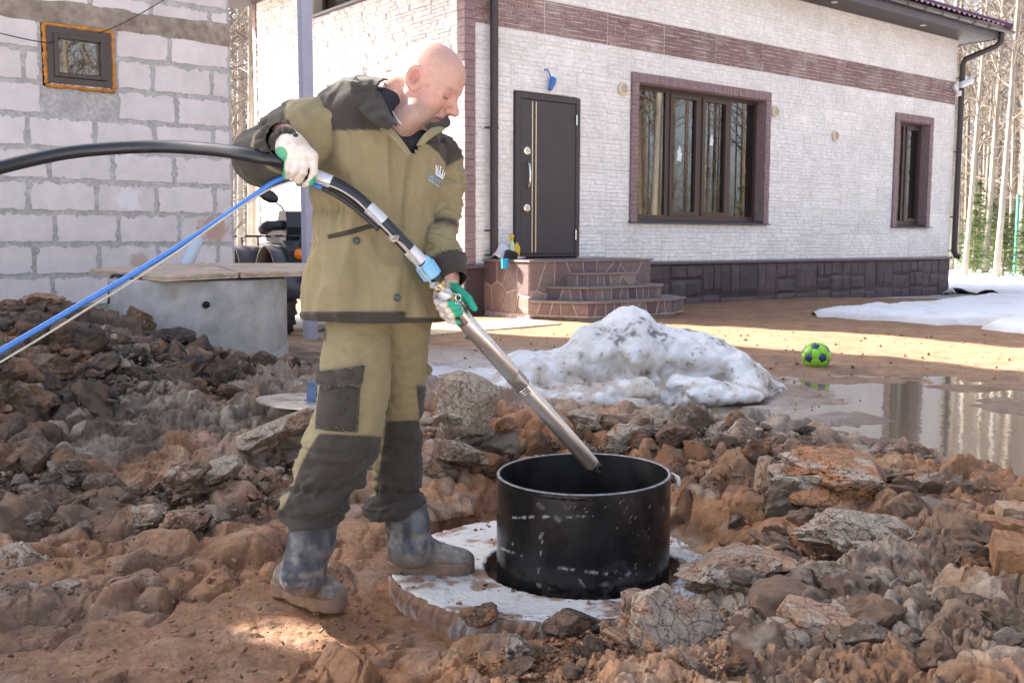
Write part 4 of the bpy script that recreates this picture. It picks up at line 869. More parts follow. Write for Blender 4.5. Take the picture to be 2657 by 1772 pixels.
def block(u0, u1, z0, z1, holes=()):
    e = .019
    a, b, c, d = u0+e, u1-e, z0+e*.75, z1-e*1.45
    if b-a < .05: return
    def edge(p, q_, amp, spikes):
        n = max(3, int(math.hypot(q_[0]-p[0], q_[1]-p[1])/.022)); out = []
        w = rs.uniform(0, 9)
        for k in range(n):
            t = k/n; j = amp*(.55*math.sin(w+t*n*.55)+.5*rs.uniform(-1, 1))
            if rs.random() < spikes: j += amp*rs.uniform(.6, 1.6)
            out.append((p[0]+(q_[0]-p[0])*t, p[1]+(q_[1]-p[1])*t, j))
        return out
    pts = []
    for x, z, j in edge((a, c), (b, c), .007, .14): pts.append((x, z+j))
    for x, z, j in edge((b, c), (b, d), .012, .18): pts.append((x-abs(j) if j > 0 else x-j*.4, z))
    for x, z, j in edge((b, d), (a, d), .013, .24): pts.append((x, z-j))
    for x, z, j in edge((a, d), (a, c), .012, .18): pts.append((x+abs(j) if j > 0 else x+j*.4, z))
    n = len(pts); y = -.0045-rs.uniform(0, .0025)
    V = [(p[0], y, p[1]) for p in pts]+[(p[0], .01, p[1]) for p in pts]
    F = [tuple(range(n))]+[(k, n+k, n+(k+1) % n, (k+1) % n) for k in range(n)]
    obj('block', V, F, M_block, bh)
z = -.555; row = 0
while z < 2.6:
    z1 = z+.26
    if z > 1.6 and z < 1.75: z = 1.935; continue
    jo = [-.176-.52*k for k in range(7)] if row % 2 else [-.549-.52*k+(.03 if row % 4 == 2 else 0) for k in range(6)]
    js = [-.004]+[j+rs.uniform(-.012, .012) for j in jo]
    for k in range(len(js)-1):
        b, a = js[k], js[k+1]
        if z1 > WIN[2] and z < WIN[3]:
            if a < WIN[0] < b: block(a, WIN[0]-.01, z, z1); a = WIN[1]+.01
            if a < WIN[1] < b: a = WIN[1]+.01
            if a >= WIN[0]-.001 and b <= WIN[1]+.001: continue
            if b <= a+.03: continue
            if WIN[0] <= a < WIN[1]+.005: a = max(a, WIN[1]+.01)
        block(a, b, z, z1)
    z = z1; row += 1
# concrete ring beam, rough face
nx = 90; V = []; F = []
for j in range(7):
    for i in range(nx+1):
        x = -4.2+4.2*i/nx; zz_ = 1.735+(.195)*j/6; p = np.array([[x*3, zz_*7, 1.]])
        e = j in (0, 6)
        V.append((x, -.006-(0 if e else .010)-.010*float(fbm(p*1.7, 3)[0]), zz_+(.018*float(fbm(p*np.array([2.2, 0, 1])+j, 3)[0]) if e else 0)))
for j in range(6):
    for i in range(nx): F.append((j*(nx+1)+i, j*(nx+1)+i+1, (j+1)*(nx+1)+i+1, (j+1)*(nx+1)+i))
obj('ring_beam', V, F, M_beam, bh, True)
# little window bedded in orange foam
a, b, c, d = -1.565, -1.055, 1.262, 1.712
m = MB(); w = .05; m.box((a, -.03, c), (a+w, .08, d)); m.box((b-w, -.03, c), (b, .08, d)); m.box((a+w, -.03, c), (b-w, .08, c+w)); m.box((a+w, -.03, d-w), (b-w, .08, d))
win = m.obj('window', M_frame, bh)
m = MB(); a2, b2, c2, d2 = a+w+.002, b-w-.002, c+w+.002, d-w-.002; w = .038
m.box((a2, -.045, c2), (a2+w, .05, d2), .004); m.box((b2-w, -.045, c2), (b2, .05, d2), .004); m.box((a2+w, -.045, c2), (b2-w, .05, c2+w), .004); m.box((a2+w, -.045, d2-w), (b2-w, .05, d2), .004); m.obj('sash', M_frame, win)
m = MB(); m.box((a2+w, -.005, c2+w), (b2-w, .001, d2-w)); m.obj('pane', M_glass, win)
m = MB(); m.add([(a-.2, .31, c-.2), (b+.2, .31, c-.2), (b+.2, 1.2, c-.2), (a-.2, 1.2, c-.2), (a-.2, .31, d+.2), (b+.2, .31, d+.2), (b+.2, 1.2, d+.2), (a-.2, 1.2, d+.2)], [(0, 1, 2, 3), (7, 6, 5, 4), (3, 2, 6, 7), (0, 3, 7, 4), (1, 5, 6, 2)]); m.obj('room', M_room, win)
M_foam = mk('orange_foam', (.50, .20, .035), .8, vary=((14, .35), (4, .5, (.26, .10, .03), .52)), bump=((60, .6, .008),))
for p, q_ in (((a-.013, c-.012), (a-.013, d+.012)), ((a-.013, d+.013), (b+.013, d+.012)), ((b+.014, d+.012), (b+.014, c-.012)), ((b+.014, c-.022), (a-.013, c-.022))):
    pts = []; rr = []; n = 26
    for k in range(n+1):
        t = k/n; pts.append((p[0]+(q_[0]-p[0])*t+rs.uniform(-.004, .004), -.016, p[1]+(q_[1]-p[1])*t+rs.uniform(-.004, .004))); rr.append(.014+rs.uniform(-.003, .008))
    m = MB(); m.tube(pts, rr, 8); m.obj('foam_bead', M_foam, win, True)
m = MB(); m.box((a+.02, -.02, c-.019), (b-.02, .02, c-.002)); m.obj('white_strip', M_paper, win)
# loose cables on that wall
M_cable = mk('black_cable', (.022, .022, .025), .5)
def bw(u, v, z): return BO+Wv*u-Sv*v+Vector((0, 0, z))
for lab, pts in (('thin black cable slanting up the block wall from the small window', [(-1.16, .05, 1.70), (-1.0, .06, 1.78), (-.7, .07, 1.98), (-.35, .08, 2.25), (-.1, .1, 2.5)]),
                 ('thin black cable sagging from the left edge to the small window', [(-2.3, .06, 1.68), (-1.95, .07, 1.605), (-1.7, .06, 1.575), (-1.56, .05, 1.575), (-1.5, .045, 1.60)])):
    m = MB(); m.tube(spline([bw(*p) for p in pts], 6), .0045, 6); o = m.obj('cable', M_cable, None, True); tag(o, lab, 'cable', 'cables on the block wall')

# ------------------------------------------------------------------ concrete well ring with a plywood cover
M_ring = mk('well_concrete', (.40, .39, .38), .85, vary=((2.0, .25), (9, .18), (3.2, .7, (.33, .24, .165), .53), (1.4, .4, (.26, .25, .235), .5), (30, .7, (.05, .05, .05), .70)), bump=((45, .5, .006), (150, .4, .002)))
RC = Vector((-2.115, 6.78, EZ)); RR = .58
wr = empty('well_ring', RC, 0, 'grey concrete well ring standing behind the heap under plywood sheets', 'well ring')
n = 96; V = []; F = []; rs = random.Random(4)
prof = [(-1.05, RR), (-.735, RR), (-.73, RR-.012), (-.72, RR-.008), (-.262, RR-.006), (-.255, RR-.016), (-.255, RR-.085), (-.27, RR-.09), (-.95, RR-.09)]
hole_a = math.atan2(-.55, .06)
for j, (z, r_) in enumerate(prof):
    for k in range(n):
        an = 2*math.pi*k/n; zz2 = z
        if j in (1, 2, 3): zz2 = z+.035*math.sin(an*2+.6)+.012*math.sin(an*7)
        dr = .004*rs.uniform(-1, 1) if j < 5 else 0
        V.append(((r_+dr)*math.cos(an), (r_+dr)*math.sin(an), zz2))
for j in range(len(prof)-1):
    for k in range(n): F.append((j*n+k, j*n+(k+1) % n, (j+1)*n+(k+1) % n, (j+1)*n+k))
o = obj('ring_wall', V, F, M_ring, wr, True); sharp(o, 40)
hp = P(473, 700, 6.21)-RC
m = MB(); m.lathe([(.0, 0), (.022, 0), (.022, .02), (.012, .024), (0, .024)], 14, cap=False); m.xf(Matrix.Translation(hp+Vector((0, .012, 0))) @ Matrix.Rotation(R(90), 4, 'X')); m.obj('lifting_hole', mk('hole_black', (.006, .006, .006), .95), wr, True)
M_rebar = mk('rusty_steel', (.11, .055, .035), .75, vary=((20, .4),), bump=((90, .5, .004),))
m = MB(); m.tube(spline([P(292, 634, 6.35)-RC, P(262, 632, 6.5)-RC, P(255, 640, 6.5)-RC, P(252, 668, 6.5)-RC, P(250, 697, 6.5)-RC], 6), .010, 8); m.obj('lifting_loop', mk('black_rebar', (.02, .022, .022), .6), wr, True)
m = MB(); m.tube(spline([P(322, 636, 6.28)-RC, P(325, 660, 6.28)-RC, P(330, 690, 6.27)-RC, P(334, 712, 6.25)-RC], 5), .011, 8); m.obj('lifting_loop', M_rebar, wr, True)
M_ply = mk('weathered_plywood', (.45, .345, .255), .75, vary=((3, .25), (26, .2), (5, .5, (.25, .16, .10), .60)), bump=((40, .5, .006), (160, .4, .002)))
def sheet(name, pts, lab, cat, group=None, layers=2, th=.016, mat=M_ply):
    e = empty(name, pts[0], 0, lab, cat, group); q = [p-pts[0] for p in pts]; nrm = (q[1]-q[0]).cross(q[2]-q[0]).normalized()
    if nrm.z < 0: nrm = -nrm
    for l in range(layers):
        m = MB(); V = []; F = []; ns = 14; top = []
        for a_, b_ in zip(q, q[1:]+q[:1]):
            for k in range(ns): top.append(a_.lerp(b_, k/ns)+Vector((random.uniform(-.006, .006), random.uniform(-.006, .006), 0))*(1+l))
        t0 = -nrm*(l*(th+.002)); n_ = len(top)
        V = [p+t0 for p in top]+[p+t0-nrm*th for p in top]
        F = [tuple(range(n_)), tuple(range(2*n_-1, n_-1, -1))]+[(k, n_+k, n_+(k+1) % n_, (k+1) % n_) for k in range(n_)]
        obj('plywood_layer' if layers > 1 else 'board', V, F, mat, e)
    return e
sheet('plywood_sheet', [P(207, 617, 7.0), P(375, 634, 6.05), P(548, 626, 6.33), P(470, 603, 7.45)], 'weathered plywood sheet covering the left part of the concrete well ring', 'plywood sheet', 'plywood sheets on the well ring')
sheet('plywood_sheet', [P(552, 626, 6.33), P(745, 621, 6.75), P(700, 604, 7.55), P(480, 604, 7.40)], 'weathered plywood sheet covering the right part of the concrete well ring beside the worker', 'plywood sheet', 'plywood sheets on the well ring')
# plastic bottle leaning on the blocks
m = MB(); m.lathe([(0, 0), (.05, 0), (.055, .03), (.05, .10), (.055, .16), (.05, .22), (.02, .28), (.018, .31), (0, .31)], 16, cap=False)
M_pet = mk('clear_bottle', (.50, .58, .68), .15, vary=((9, .3, (.16, .27, .55), .55),))
o = m.obj('water_bottle', M_pet, None, auto=50); o.location = PZ(424, 604, EZ-.20); o.location = P(427, 612, 8.05); o.rotation_euler = (R(-8), R(22), .3); tag(o, 'crumpled clear plastic bottle leaning on the block wall behind the plywood', 'bottle')

# ------------------------------------------------------------------ steel post, boards on the ground
M_post = mk('grey_lilac_primer', (.33, .325, .41), .5, vary=((5, .06), (40, .05)), bump=((120, .1, .001),))
pb = PZ(713, 787, EZ-.93)
post = empty('steel_post', pb, HROT, 'square grey-lilac steel post rising out of the frame behind the worker', 'post')
m = MB(); m.box((-.05, -.05, -.02), (.05, .05, 3.9), .006); m.obj('tube', M_post, post)
m = MB(); m.box((-.054, -.054, .13), (.054, .054, .14)); m.obj('weld_band', M_post, post)
m = MB(); m.prism([(-.052, 3.40), (-.40, 3.72), (-.40, 3.80), (-.052, 3.52)], -.03, .03, 'y'); m.obj('brace', M_post, post)
m = MB(); m.box((-.11, -.11, -.03), (.11, .11, -.015)); m.obj('base_plate', M_post, post)
M_plank = mk('pale_plank', (.50, .385, .235), .75, vary=((3, .2), (22, .2)), bump=((60, .5, .004),))
sheet('plywood_board', [PZ(975, 769, EZ-.925), PZ(1290, 742, EZ-.925), PZ(1200, 731, EZ-.925), PZ(950, 748, EZ-.925)], 'pale plywood board lying on the ground between the porch and the worker', 'board', 'boards lying on the yard', 1, .02, M_plank)
sheet('plywood_board', [PZ(640, 792, EZ-.92), PZ(775, 785, EZ-.92), PZ(775, 762, EZ-.92), PZ(645, 764, EZ-.92)], 'pale board lying on the ground at the foot of the steel post', 'board', 'boards lying on the yard', 1, .02, M_plank)
# green fence post at the edge of the wood
M_green = mk('green_paint', (.045, .24, .18), .5, vary=((7, .15),))
gp = PZ(2329, 632, EZ-.93); fp = empty('fence_post', gp, .3, 'slim green steel fence post standing in the snow at the right', 'fence post')
m = MB(); m.box((-.04, -.03, -.2), (.04, .03, 2.17), .004); m.obj('tube', M_green, fp)
m = MB(); m.box((-.045, -.035, 2.172), (.045, .035, 2.20)); m.obj('cap', M_green, fp)

# ------------------------------------------------------------------ quad bike behind the post
M_blk = mk('black_plastic', (.022, .023, .028), .45, vary=((8, .15),)); M_cowl = mk('dark_blue_cowl', (.020, .024, .038), .3, vary=((8, .15),)); M_tyre = mk('muddy_tyre', (.045, .036, .030), .85, vary=((9, .5, (.16, .11, .075), .52),), bump=((50, .5, .006),))
M_tyre2 = mk('grey_fender', (.055, .06, .075), .4, vary=((6, .15),)); M_amber = mk('amber_lens', (.70, .17, .01), .2); M_lens = mk('clear_lens', (.75, .76, .80), .1)
qb = empty('quad_bike', (-1.93, 10.05, EZ-.93), math.atan2(-.87, .5), 'black quad bike parked behind the steel post by the house wall', 'quad bike')
def wheel(x, y):
    m = MB(); m.lathe([(.16, -.11), (.25, -.115), (.292, -.09), (.30, 0), (.292, .09), (.25, .115), (.16, .11)], 26, cap=False); m.xf(Matrix.Translation((x, y, .305)) @ Matrix.Rotation(R(90), 4, 'X'))
    w = m.obj('wheel', M_tyre, qb, auto=40)
    for k in range(18):
        for s in (-1, 1):
            b = MB(); b.box((-.026, -.02, -.05), (.026, .022, .05), .005); a = 2*math.pi*(k+.25*s)/18
            b.xf(Matrix.Translation((x, y+s*.058, .305)) @ Matrix.Rotation(a, 4, 'Y') @ Matrix.Translation((0, 0, .300)) @ Matrix.Rotation(R(90), 4, 'X') @ Matrix.Rotation(R(18*s), 4, 'Y')); b.obj('tread_lug', M_tyre, w)
    m = MB(); m.lathe([(0, .0), (.05, .0), (.07, .03), (.13, .04), (.16, .105), (.16, -.105), (.13, -.04), (0, -.03)], 20, cap=False); m.xf(Matrix.Translation((x, y, .305)) @ Matrix.Rotation(R(90), 4, 'X')); m.obj('rim', M_blk, w, auto=40)
for x in (0, -1.25):
    for y in (-.44, .44): wheel(x, y)
def fender(x, y, s):
    V = []; F = []; n = 12
    for k in range(n+1):
        a = R(-8+200*k/n)
        for yy in (-.15, .13): V.append((x+.37*math.cos(a)*1.02, y+s*yy, .42+.42*math.sin(a)+(0.02 if yy*1 > 0 else 0)))
    for k in range(n): F.append((2*k, 2*k+1, 2*k+3, 2*k+2))
    o = obj('fender', V, F, M_tyre2, qb, True); md = o.modifiers.new('t', 'SOLIDIFY'); md.thickness = .02
for x in (0, -1.25): fender(x, -.42, -1); fender(x, .42, 1)
m = MB(); m.prism([(-1.6, .60), (.10, .55), (.34, .66), (.38, .84), (.18, .93), (-.2, .95), (-.45, .86), (-1.2, .9), (-1.65, .86)], -.22, .22, 'y'); m.obj('body', M_cowl, qb)
m = MB(); m.prism([(.12, .62), (.35, .68), (.38, .82), (.15, .92)], -.42, .42, 'y'); m.obj('nose_cowl', M_blk, qb)
m = MB(); m.prism([(-1.25, .91), (-.5, .87), (-.42, .93), (-.6, .97), (-1.0, .99), (-1.3, 1.05)], -.17, .17, 'y'); m.obj('seat', mk('black_vinyl', (.02, .02, .02), .55), qb)
for y in (-.30, .30):
    m = MB(); m.lathe([(0, .0), (.055, 0), (.05, .025), (.02, .04), (0, .042)], 16, cap=False); m.xf(Matrix.Translation((.365, y*1.08, .79)) @ Matrix.Rotation(R(84), 4, 'Y')); m.obj('indicator', M_amber, qb, True)
    m = MB(); m.lathe([(0, .0), (.07, 0), (.065, .03), (.03, .05), (0, .052)], 18, cap=False); m.xf(Matrix.Translation((.375, y*.55, .78)) @ Matrix.Rotation(R(84), 4, 'Y')); m.obj('headlight', M_lens, qb, True)
m = MB(); m.prism([(-.20, .90), (-.02, .92), (.04, 1.05), (-.02, 1.2), (-.22, 1.22), (-.30, 1.1)], -.33, .33, 'y'); m.obj('dashboard_cowl', M_blk, qb)
m = MB(); m.tube(spline([(-.30, -.44, 1.02), (-.2, -.25, 1.06), (-.15, 0, 1.05), (-.2, .25, 1.06), (-.30, .44, 1.02)], 5), .015, 8); hb = m.obj('handlebar', M_blk, qb, True)
for s in (-1, 1):
    m = MB(); m.tube(spline([(-.22, s*.26, 1.06), (-.10, s*.34, 1.07), (-.14, s*.46, 1.06), (-.26, s*.48, 1.03)], 5), [.03]*4+[.05]*6+[.06]*6, 9); m.obj('hand_guard', M_blk, hb, True)
    m = MB(); m.tube(spline([(-.24, s*.27, 1.06), (-.23, s*.28, 1.22), (-.24, s*.36, 1.30)], 5), .009, 6); mr = m.obj('mirror', M_blk, qb, True)
    m = MB(); m.lathe([(0, -.02), (.05, -.022), (.085, -.01), (.088, .01), (0, .014)], 18, cap=False); m.xf(Matrix.Translation((-.24, s*.43, 1.36)) @ Matrix.Rotation(R(24*s), 4, 'X') @ Matrix.Rotation(R(78), 4, 'Y') @ Matrix.Diagonal((.72, 1.25, 1, 1))); m.obj('mirror_shell', M_blk, mr, True)
for x0, x1 in ((-.02, .34), (-1.75, -1.1)):
    for y in (-.36, -.18, 0, .18, .36): m = MB(); m.tube([(x0, y, .965), (x1, y, .965)], .011, 6); m.obj('rack_bar', M_blk, qb, True)
    for x in (x0, x1): m = MB(); m.tube([(x, -.44, .965), (x, .44, .965)], .012, 6); m.tube([(x, -.3, .965), (x, -.3, .86)], .01, 6); m.tube([(x, .3, .965), (x, .3, .86)], .01, 6); m.obj('rack_bar', M_blk, qb, True)
m = MB(); m.tube([(.36, -.3, .45), (.42, -.3, .62), (.42, .3, .62), (.36, .3, .45)], .018, 8); m.obj('bumper_bar', M_blk, qb, True)

# ------------------------------------------------------------------ the wood round the plot
M_birch = mk('birch_bark', (.27, .24, .205), .85, vary=((2.2, .25), (9, .8, (.07, .055, .045), .60)), bump=((20, .5, .01),))
M_aspen = mk('grey_bark', (.15, .12, .09), .9, vary=((2, .3), (12, .3)), bump=((20, .5, .01),))
M_twig = mk('bare_twigs', (.155, .126, .105), .9)
M_spr = mk('spruce_needles', (.070, .105, .028), .8, vary=((2, .4), (11, .3)))
def tree_parts(seed, h, r0, lean, low=.25, nb=30):
    rs = random.Random(seed); pts = []; ph = rs.uniform(0, 6)
    for k in range(11):
        t = k/10; pts.append((lean*t*h*.5+.12*math.sin(ph+t*5)*t, .12*math.cos(ph*2+t*4)*t, h*t-.15))
    tr = MB(); tr.tube(pts, [r0*(1-t/10*.88)*(1.25 if t == 0 else 1) for t in range(11)], 7)
    cr = MB(); tw = MB()
    def P_(t): i = min(int(t*10), 9); a, b = Vector(pts[i]), Vector(pts[i+1]); return a.lerp(b, t*10-i)
    for k in range(nb):
        t = low+(1-low)*(k+rs.random())/nb*.98; p = P_(t); an = rs.uniform(0, 2*math.pi); L = h*(.26*(1-t)+.045)*rs.uniform(.6, 1.2)
        d = Vector((math.cos(an), math.sin(an), rs.uniform(.35, 1.0))).normalized(); q = p; bp = [p]; dd = d.copy()
        for s in range(4): dd = (dd+Vector((rs.uniform(-.2, .2), rs.uniform(-.2, .2), rs.uniform(-.12, .22)))).normalized(); q = q+dd*L/4; bp.append(q)
        rb = r0*.34*(1-t)+.007; cr.tube(bp, [rb, rb*.75, rb*.55, rb*.35, rb*.2], 4, False)
        for s in range(17):
            i = rs.randrange(1, 5); b0 = bp[i-1].lerp(bp[i], rs.random()); td = (dd+Vector((rs.uniform(-1, 1), rs.uniform(-1, 1), rs.uniform(-.5, .8)))).normalized(); l = L*rs.uniform(.14, .42)
            sd = td.cross(Vector((rs.uniform(-1, 1), rs.uniform(-1, 1), .3))).normalized()*rs.uniform(.004, .009)
            e = b0+td*l+Vector((0, 0, -.1*l)); mdl = b0.lerp(e, .5)+Vector((0, 0, .06*l))
            tw.add([b0-sd, b0+sd, mdl+sd*.7, mdl-sd*.7, e], [(0, 1, 2, 3), (3, 2, 4)])
            for _ in range(2):
                e2 = mdl+(td+Vector((rs.uniform(-1, 1), rs.uniform(-1, 1), rs.uniform(-.6, .5)))).normalized()*l*.5; tw.add([mdl-sd*.5, mdl+sd*.5, e2], [(0, 1, 2)])
    n0 = len(cr.f); cr.add(tw.v, tw.f)
    return mesh('trunk', tr.v, tr.f, None, True), mesh('crown', cr.v, cr.f, None), n0
PROTO = []
for s, (h, r0, ln, low, nb) in enumerate(((15, .085, .04, .22, 44), (17, .105, -.03, .26, 48), (13, .06, .06, .15, 44), (16, .08, -.08, .3, 42), (11, .05, .02, .1, 44))):
    PROTO.append(tree_parts(100+s, h, r0, ln, low, nb)[:2])
def tree(x, y, kind, sc_, rz, birch, lab, grp, z=EZ-1.05):
    e = empty('birch_tree' if birch else 'aspen_tree', (x, y, z), rz, lab, 'tree', grp); e.scale = (sc_, sc_, sc_)
    for me, nm in zip(PROTO[kind], ('trunk', 'crown')):
        o = bpy.data.objects.new(nm, me); link(o, e)
        if not me.materials: me.materials.append(None)
        o.material_slots[0].link = 'OBJECT'; o.material_slots[0].material = (M_birch if birch else M_aspen) if nm == 'trunk' else M_twig
rs = random.Random(77)
LB = {True: 'bare birch with a pale trunk', False: 'bare grey-barked tree'}
for k in range(46):                           # seen beyond the right-hand corner of the house
    Y = rs.uniform(27, 58); a = rs.uniform(.405, .60); b = rs.random() < .4
    tree(a*Y, Y, rs.randrange(5), rs.uniform(.8, 1.25), rs.uniform(0, 6), b, LB[b]+' in the wood beyond the house corner', 'bare trees beyond the house')
for x, y, Y, kd, s_ in ((2215, 600, 26, 3, .85), (2262, 603, 29, 1, .85), (2287, 608, 25, 3, 1.0), (2338, 600, 31, 1, .9), (2236, 603, 33, 0, 1.1)):
    p = P(x, y, Y); tree(p.x, Y, kd, s_, rs.uniform(0, 6), True, LB[True]+' in the wood beyond the house corner', 'bare trees beyond the house')
for k in range(22):                           # in the gap between the two buildings
    Y = rs.uniform(19, 40); a = rs.uniform(-.30, -.235); b = rs.random() < .7
    tree(a*Y, Y, rs.randrange(5), rs.uniform(.8, 1.15), rs.uniform(0, 6), b, LB[b]+' in the gap between the two buildings', 'bare trees between the buildings')
for k in range(78):                           # the wood to the right, seen in the panes and the puddle
    X = rs.uniform(17, 38); Y = rs.uniform(-16, 26); b = rs.random() < .28
    if X < .40*Y+3: continue
    tree(X, Y, rs.randrange(5), rs.uniform(.9, 1.3), rs.uniform(0, 6), b, LB[b]+' mirrored in the window panes', 'bare trees mirrored in the windows')
for x, y, kd in ((15.2, 12.6, 1), (16.2, 13.6, 0), (14.5, 10.4, 3)):
    tree(x, y, kd, 1.3, rs.uniform(0, 6), True, LB[True]+' mirrored in the window panes', 'bare trees mirrored in the windows')
# young spruces at the edge of the wood
def spruce_mesh(seed, h):
    rs = random.Random(seed); m = MB(); m2 = MB(); m2.tube([(0, 0, 0), (0, 0, h)], [.05, .008], 6)
    for k in range(210):
        t = rs.random()**.8; z = h*(.04+.94*t); L = ((1-t)**.8*h*.27+.05)*rs.uniform(.55, 1.25); a = rs.uniform(0, 6.3); d = Vector((math.cos(a), math.sin(a), rs.uniform(-.4, .15))).normalized(); p = Vector((0, 0, z))
        for s in range(7):
            b = p+d*L*(s+.6)/7-Vector((0, 0, .05*L*(s/7)**2)); 
            for sg in (-1, 1):
                e = Vector((-d.y, d.x, rs.uniform(-.5, .3)))*sg; tip = b+(e*.7+d*rs.uniform(.3, .9)).normalized()*(.05+L*.22*(1-s/9))*rs.uniform(.6, 1.3); wv = Vector((rs.uniform(-1, 1), rs.uniform(-1, 1), 1))*.012+d*.02
                m.add([b-wv, b+wv, tip], [(0, 1, 2)])
    return mesh('trunk', m2.v, m2.f, M_aspen), mesh('crown', m.v, m.f, M_spr)
SP = [spruce_mesh(5, 2.6), spruce_mesh(6, 3.4)]
for k in range(26):
    Y = rs.uniform(25, 40); a = rs.uniform(.415, .56)
    e = empty('spruce_tree', (a*Y, Y, EZ-1.05), rs.uniform(0, 6), 'young green spruce at the foot of the wood beyond the house corner', 'spruce', 'young spruces in the snow'); e.scale = [rs.uniform(.35, .95)]*3
    for me in SP[k % 2]: link(bpy.data.objects.new(me.name.split('.')[0], me), e)
for k in range(6):
    X = rs.uniform(17, 26); Y = rs.uniform(4, 20); e = empty('spruce_tree', (X, Y, EZ-1.05), rs.uniform(0, 6), 'green spruce in the wood mirrored in the window panes', 'spruce', 'spruces mirrored in the windows'); e.scale = [rs.uniform(.9, 2.2)]*3
    for me in SP[k % 2]: link(bpy.data.objects.new(me.name.split('.')[0], me), e)
# the far wood that reads as one mass, and brushwood
def far_wood(name, spots, h0, h1, lab):
    m = MB()
    for x, y in spots:
        h = rs.uniform(h0, h1); r = rs.uniform(.04, .12); lx = rs.uniform(-.5, .5); m.tube([(x, y, EZ-1.2), (x+lx*.4, y, EZ+h*.5), (x+lx, y, EZ+h)], [r, r*.7, r*.15], 4, False)
        for k in range(46):
            t = rs.uniform(.03, .95); p = Vector((x+lx*t, y, EZ-1.2+h*t)); an = rs.uniform(0, 6.3); l = rs.uniform(.5, 1.9)*(1.15-t*.6); d = Vector((math.cos(an), math.sin(an), rs.uniform(.1, 1.1))).normalized()
            sd = d.cross(Vector((rs.uniform(-1, 1), rs.uniform(-1, 1), rs.uniform(-1, 1)))).normalized()*rs.uniform(.010, .024); q = p+d*l; m.add([p-sd, p+sd, q], [(0, 1, 2)])
            for _ in range(3):
                b = p+d*l*rs.uniform(.3, .9); dv = (d+Vector((rs.uniform(-1, 1), rs.uniform(-1, 1), rs.uniform(-.7, .7)))).normalized()*l*.45; m.add([b-sd*.6, b+sd*.6, b+dv], [(0, 1, 2)])
    o = obj(name, m.v, m.f, M_twig); tag(o, lab, 'woods', None, 'stuff')
far_wood('woods', [(a*Y, Y) for a, Y in ((rs.uniform(.38, .66), rs.uniform(48, 75)) for _ in range(130))], 9, 15, 'dense bare wood far beyond the right corner of the house')
far_wood('woods', [(a*Y, Y) for a, Y in ((rs.uniform(-.32, -.22), rs.uniform(40, 60)) for _ in range(45))], 8, 13, 'dense bare wood seen through the gap between the buildings')
far_wood('woods', [(rs.uniform(34, 50), rs.uniform(-30, 32)) for _ in range(300)], 11, 19, 'dense bare wood mirrored in the window panes')

# ------------------------------------------------------------------ slab and black casing in the pit
M_slab = mk('fresh_concrete', attr=True, rough=.85, vary=((5, .08), (60, .12)), bump=((60, .5, .006), (160, .5, .003)))
M_slabedge = mk('soiled_concrete', (.42, .39, .36), .9, vary=((7, .9, (.25, .13, .07), .40), (30, .25)), bump=((30, .7, .015), (100, .5, .005)))
HOLE = (.25, 3.42, .345)
slab = empty('concrete_slab', (SC[0], SC[1], SLAB_TOP), 0, 'round concrete slab with a hole lying in the pit under the black casing', 'concrete slab')
n = 220; V = []; F = []; rs = random.Random(8); nr_ = 44
for j in range(nr_+1):
    for k in range(n):
        a = 2*math.pi*k/n; jo = .006*math.sin(a*9+2)+.008*rs.uniform(-1, 1)
        ox, oy = (SLAB_R+jo)*math.cos(a), (SLAB_R+jo)*math.sin(a); ih = HOLE[2]+.004*rs.uniform(-1, 1)
        ix, iy = HOLE[0]-SC[0]+ih*math.cos(a), HOLE[1]-SC[1]+ih*math.sin(a); t = j/nr_
        V.append((ix+(ox-ix)*t, iy+(oy-iy)*t, -.006*(j in (0, nr_))+rs.uniform(-.0012, .0012)))
for j in range(nr_):
    for k in range(n): F.append((j*n+k, (j+1)*n+k, (j+1)*n+(k+1) % n, j*n+(k+1) % n))
Va = np.array(V); n1 = fbm(Va*np.array([5, 9, 1])+3, 4); n2 = fbm(Va*24+7, 3); ed = sstep(SLAB_R-.16, SLAB_R, np.hypot(Va[:, 0], Va[:, 1])); bx = np.exp(-((Va[:, 0]+.30)/.16)**2-((Va[:, 1]+.12)/.16)**2)
dm = np.clip(sstep(.12, .34, n1*.8+.55*n2+.18*ed+.20*bx), 0, 1)[:, None]*.9; cc = np.array((.60, .575, .545))*(1+.06*n2[:, None]); cc = cc*(1-dm)+np.array((.27, .155, .09))*dm
obj('slab_top', V, F, M_slab, slab, True, cc)
V = []; F = []
for z, f in ((-.004, .994), (-.03, 1.006), (-.06, 1.004), (-.16, 1.0)):
    for k in range(n):
        a = 2*math.pi*k/n; r_ = (SLAB_R+.004)*f+rs.uniform(-.006, .006)+.006*math.sin(a*9+2); V.append((r_*math.cos(a), r_*math.sin(a), z))
for j in range(3):
    for k in range(n): F.append((j*n+k, (j+1)*n+k, (j+1)*n+(k+1) % n, j*n+(k+1) % n))
obj('slab_edge', V, [f[::-1] for f in F], M_slabedge, slab)
V = []; F = []
for z in (-.004, -.13, -.42):
    for k in range(n): a = 2*math.pi*k/n; V.append((HOLE[0]-SC[0]+.347*math.cos(a), HOLE[1]-SC[1]+.347*math.sin(a), z))
for j in range(2):
    for k in range(n): F.append((j*n+k, j*n+(k+1) % n, (j+1)*n+(k+1) % n, (j+1)*n+k))
obj('hole_wall', V, F, M_slabedge, slab)

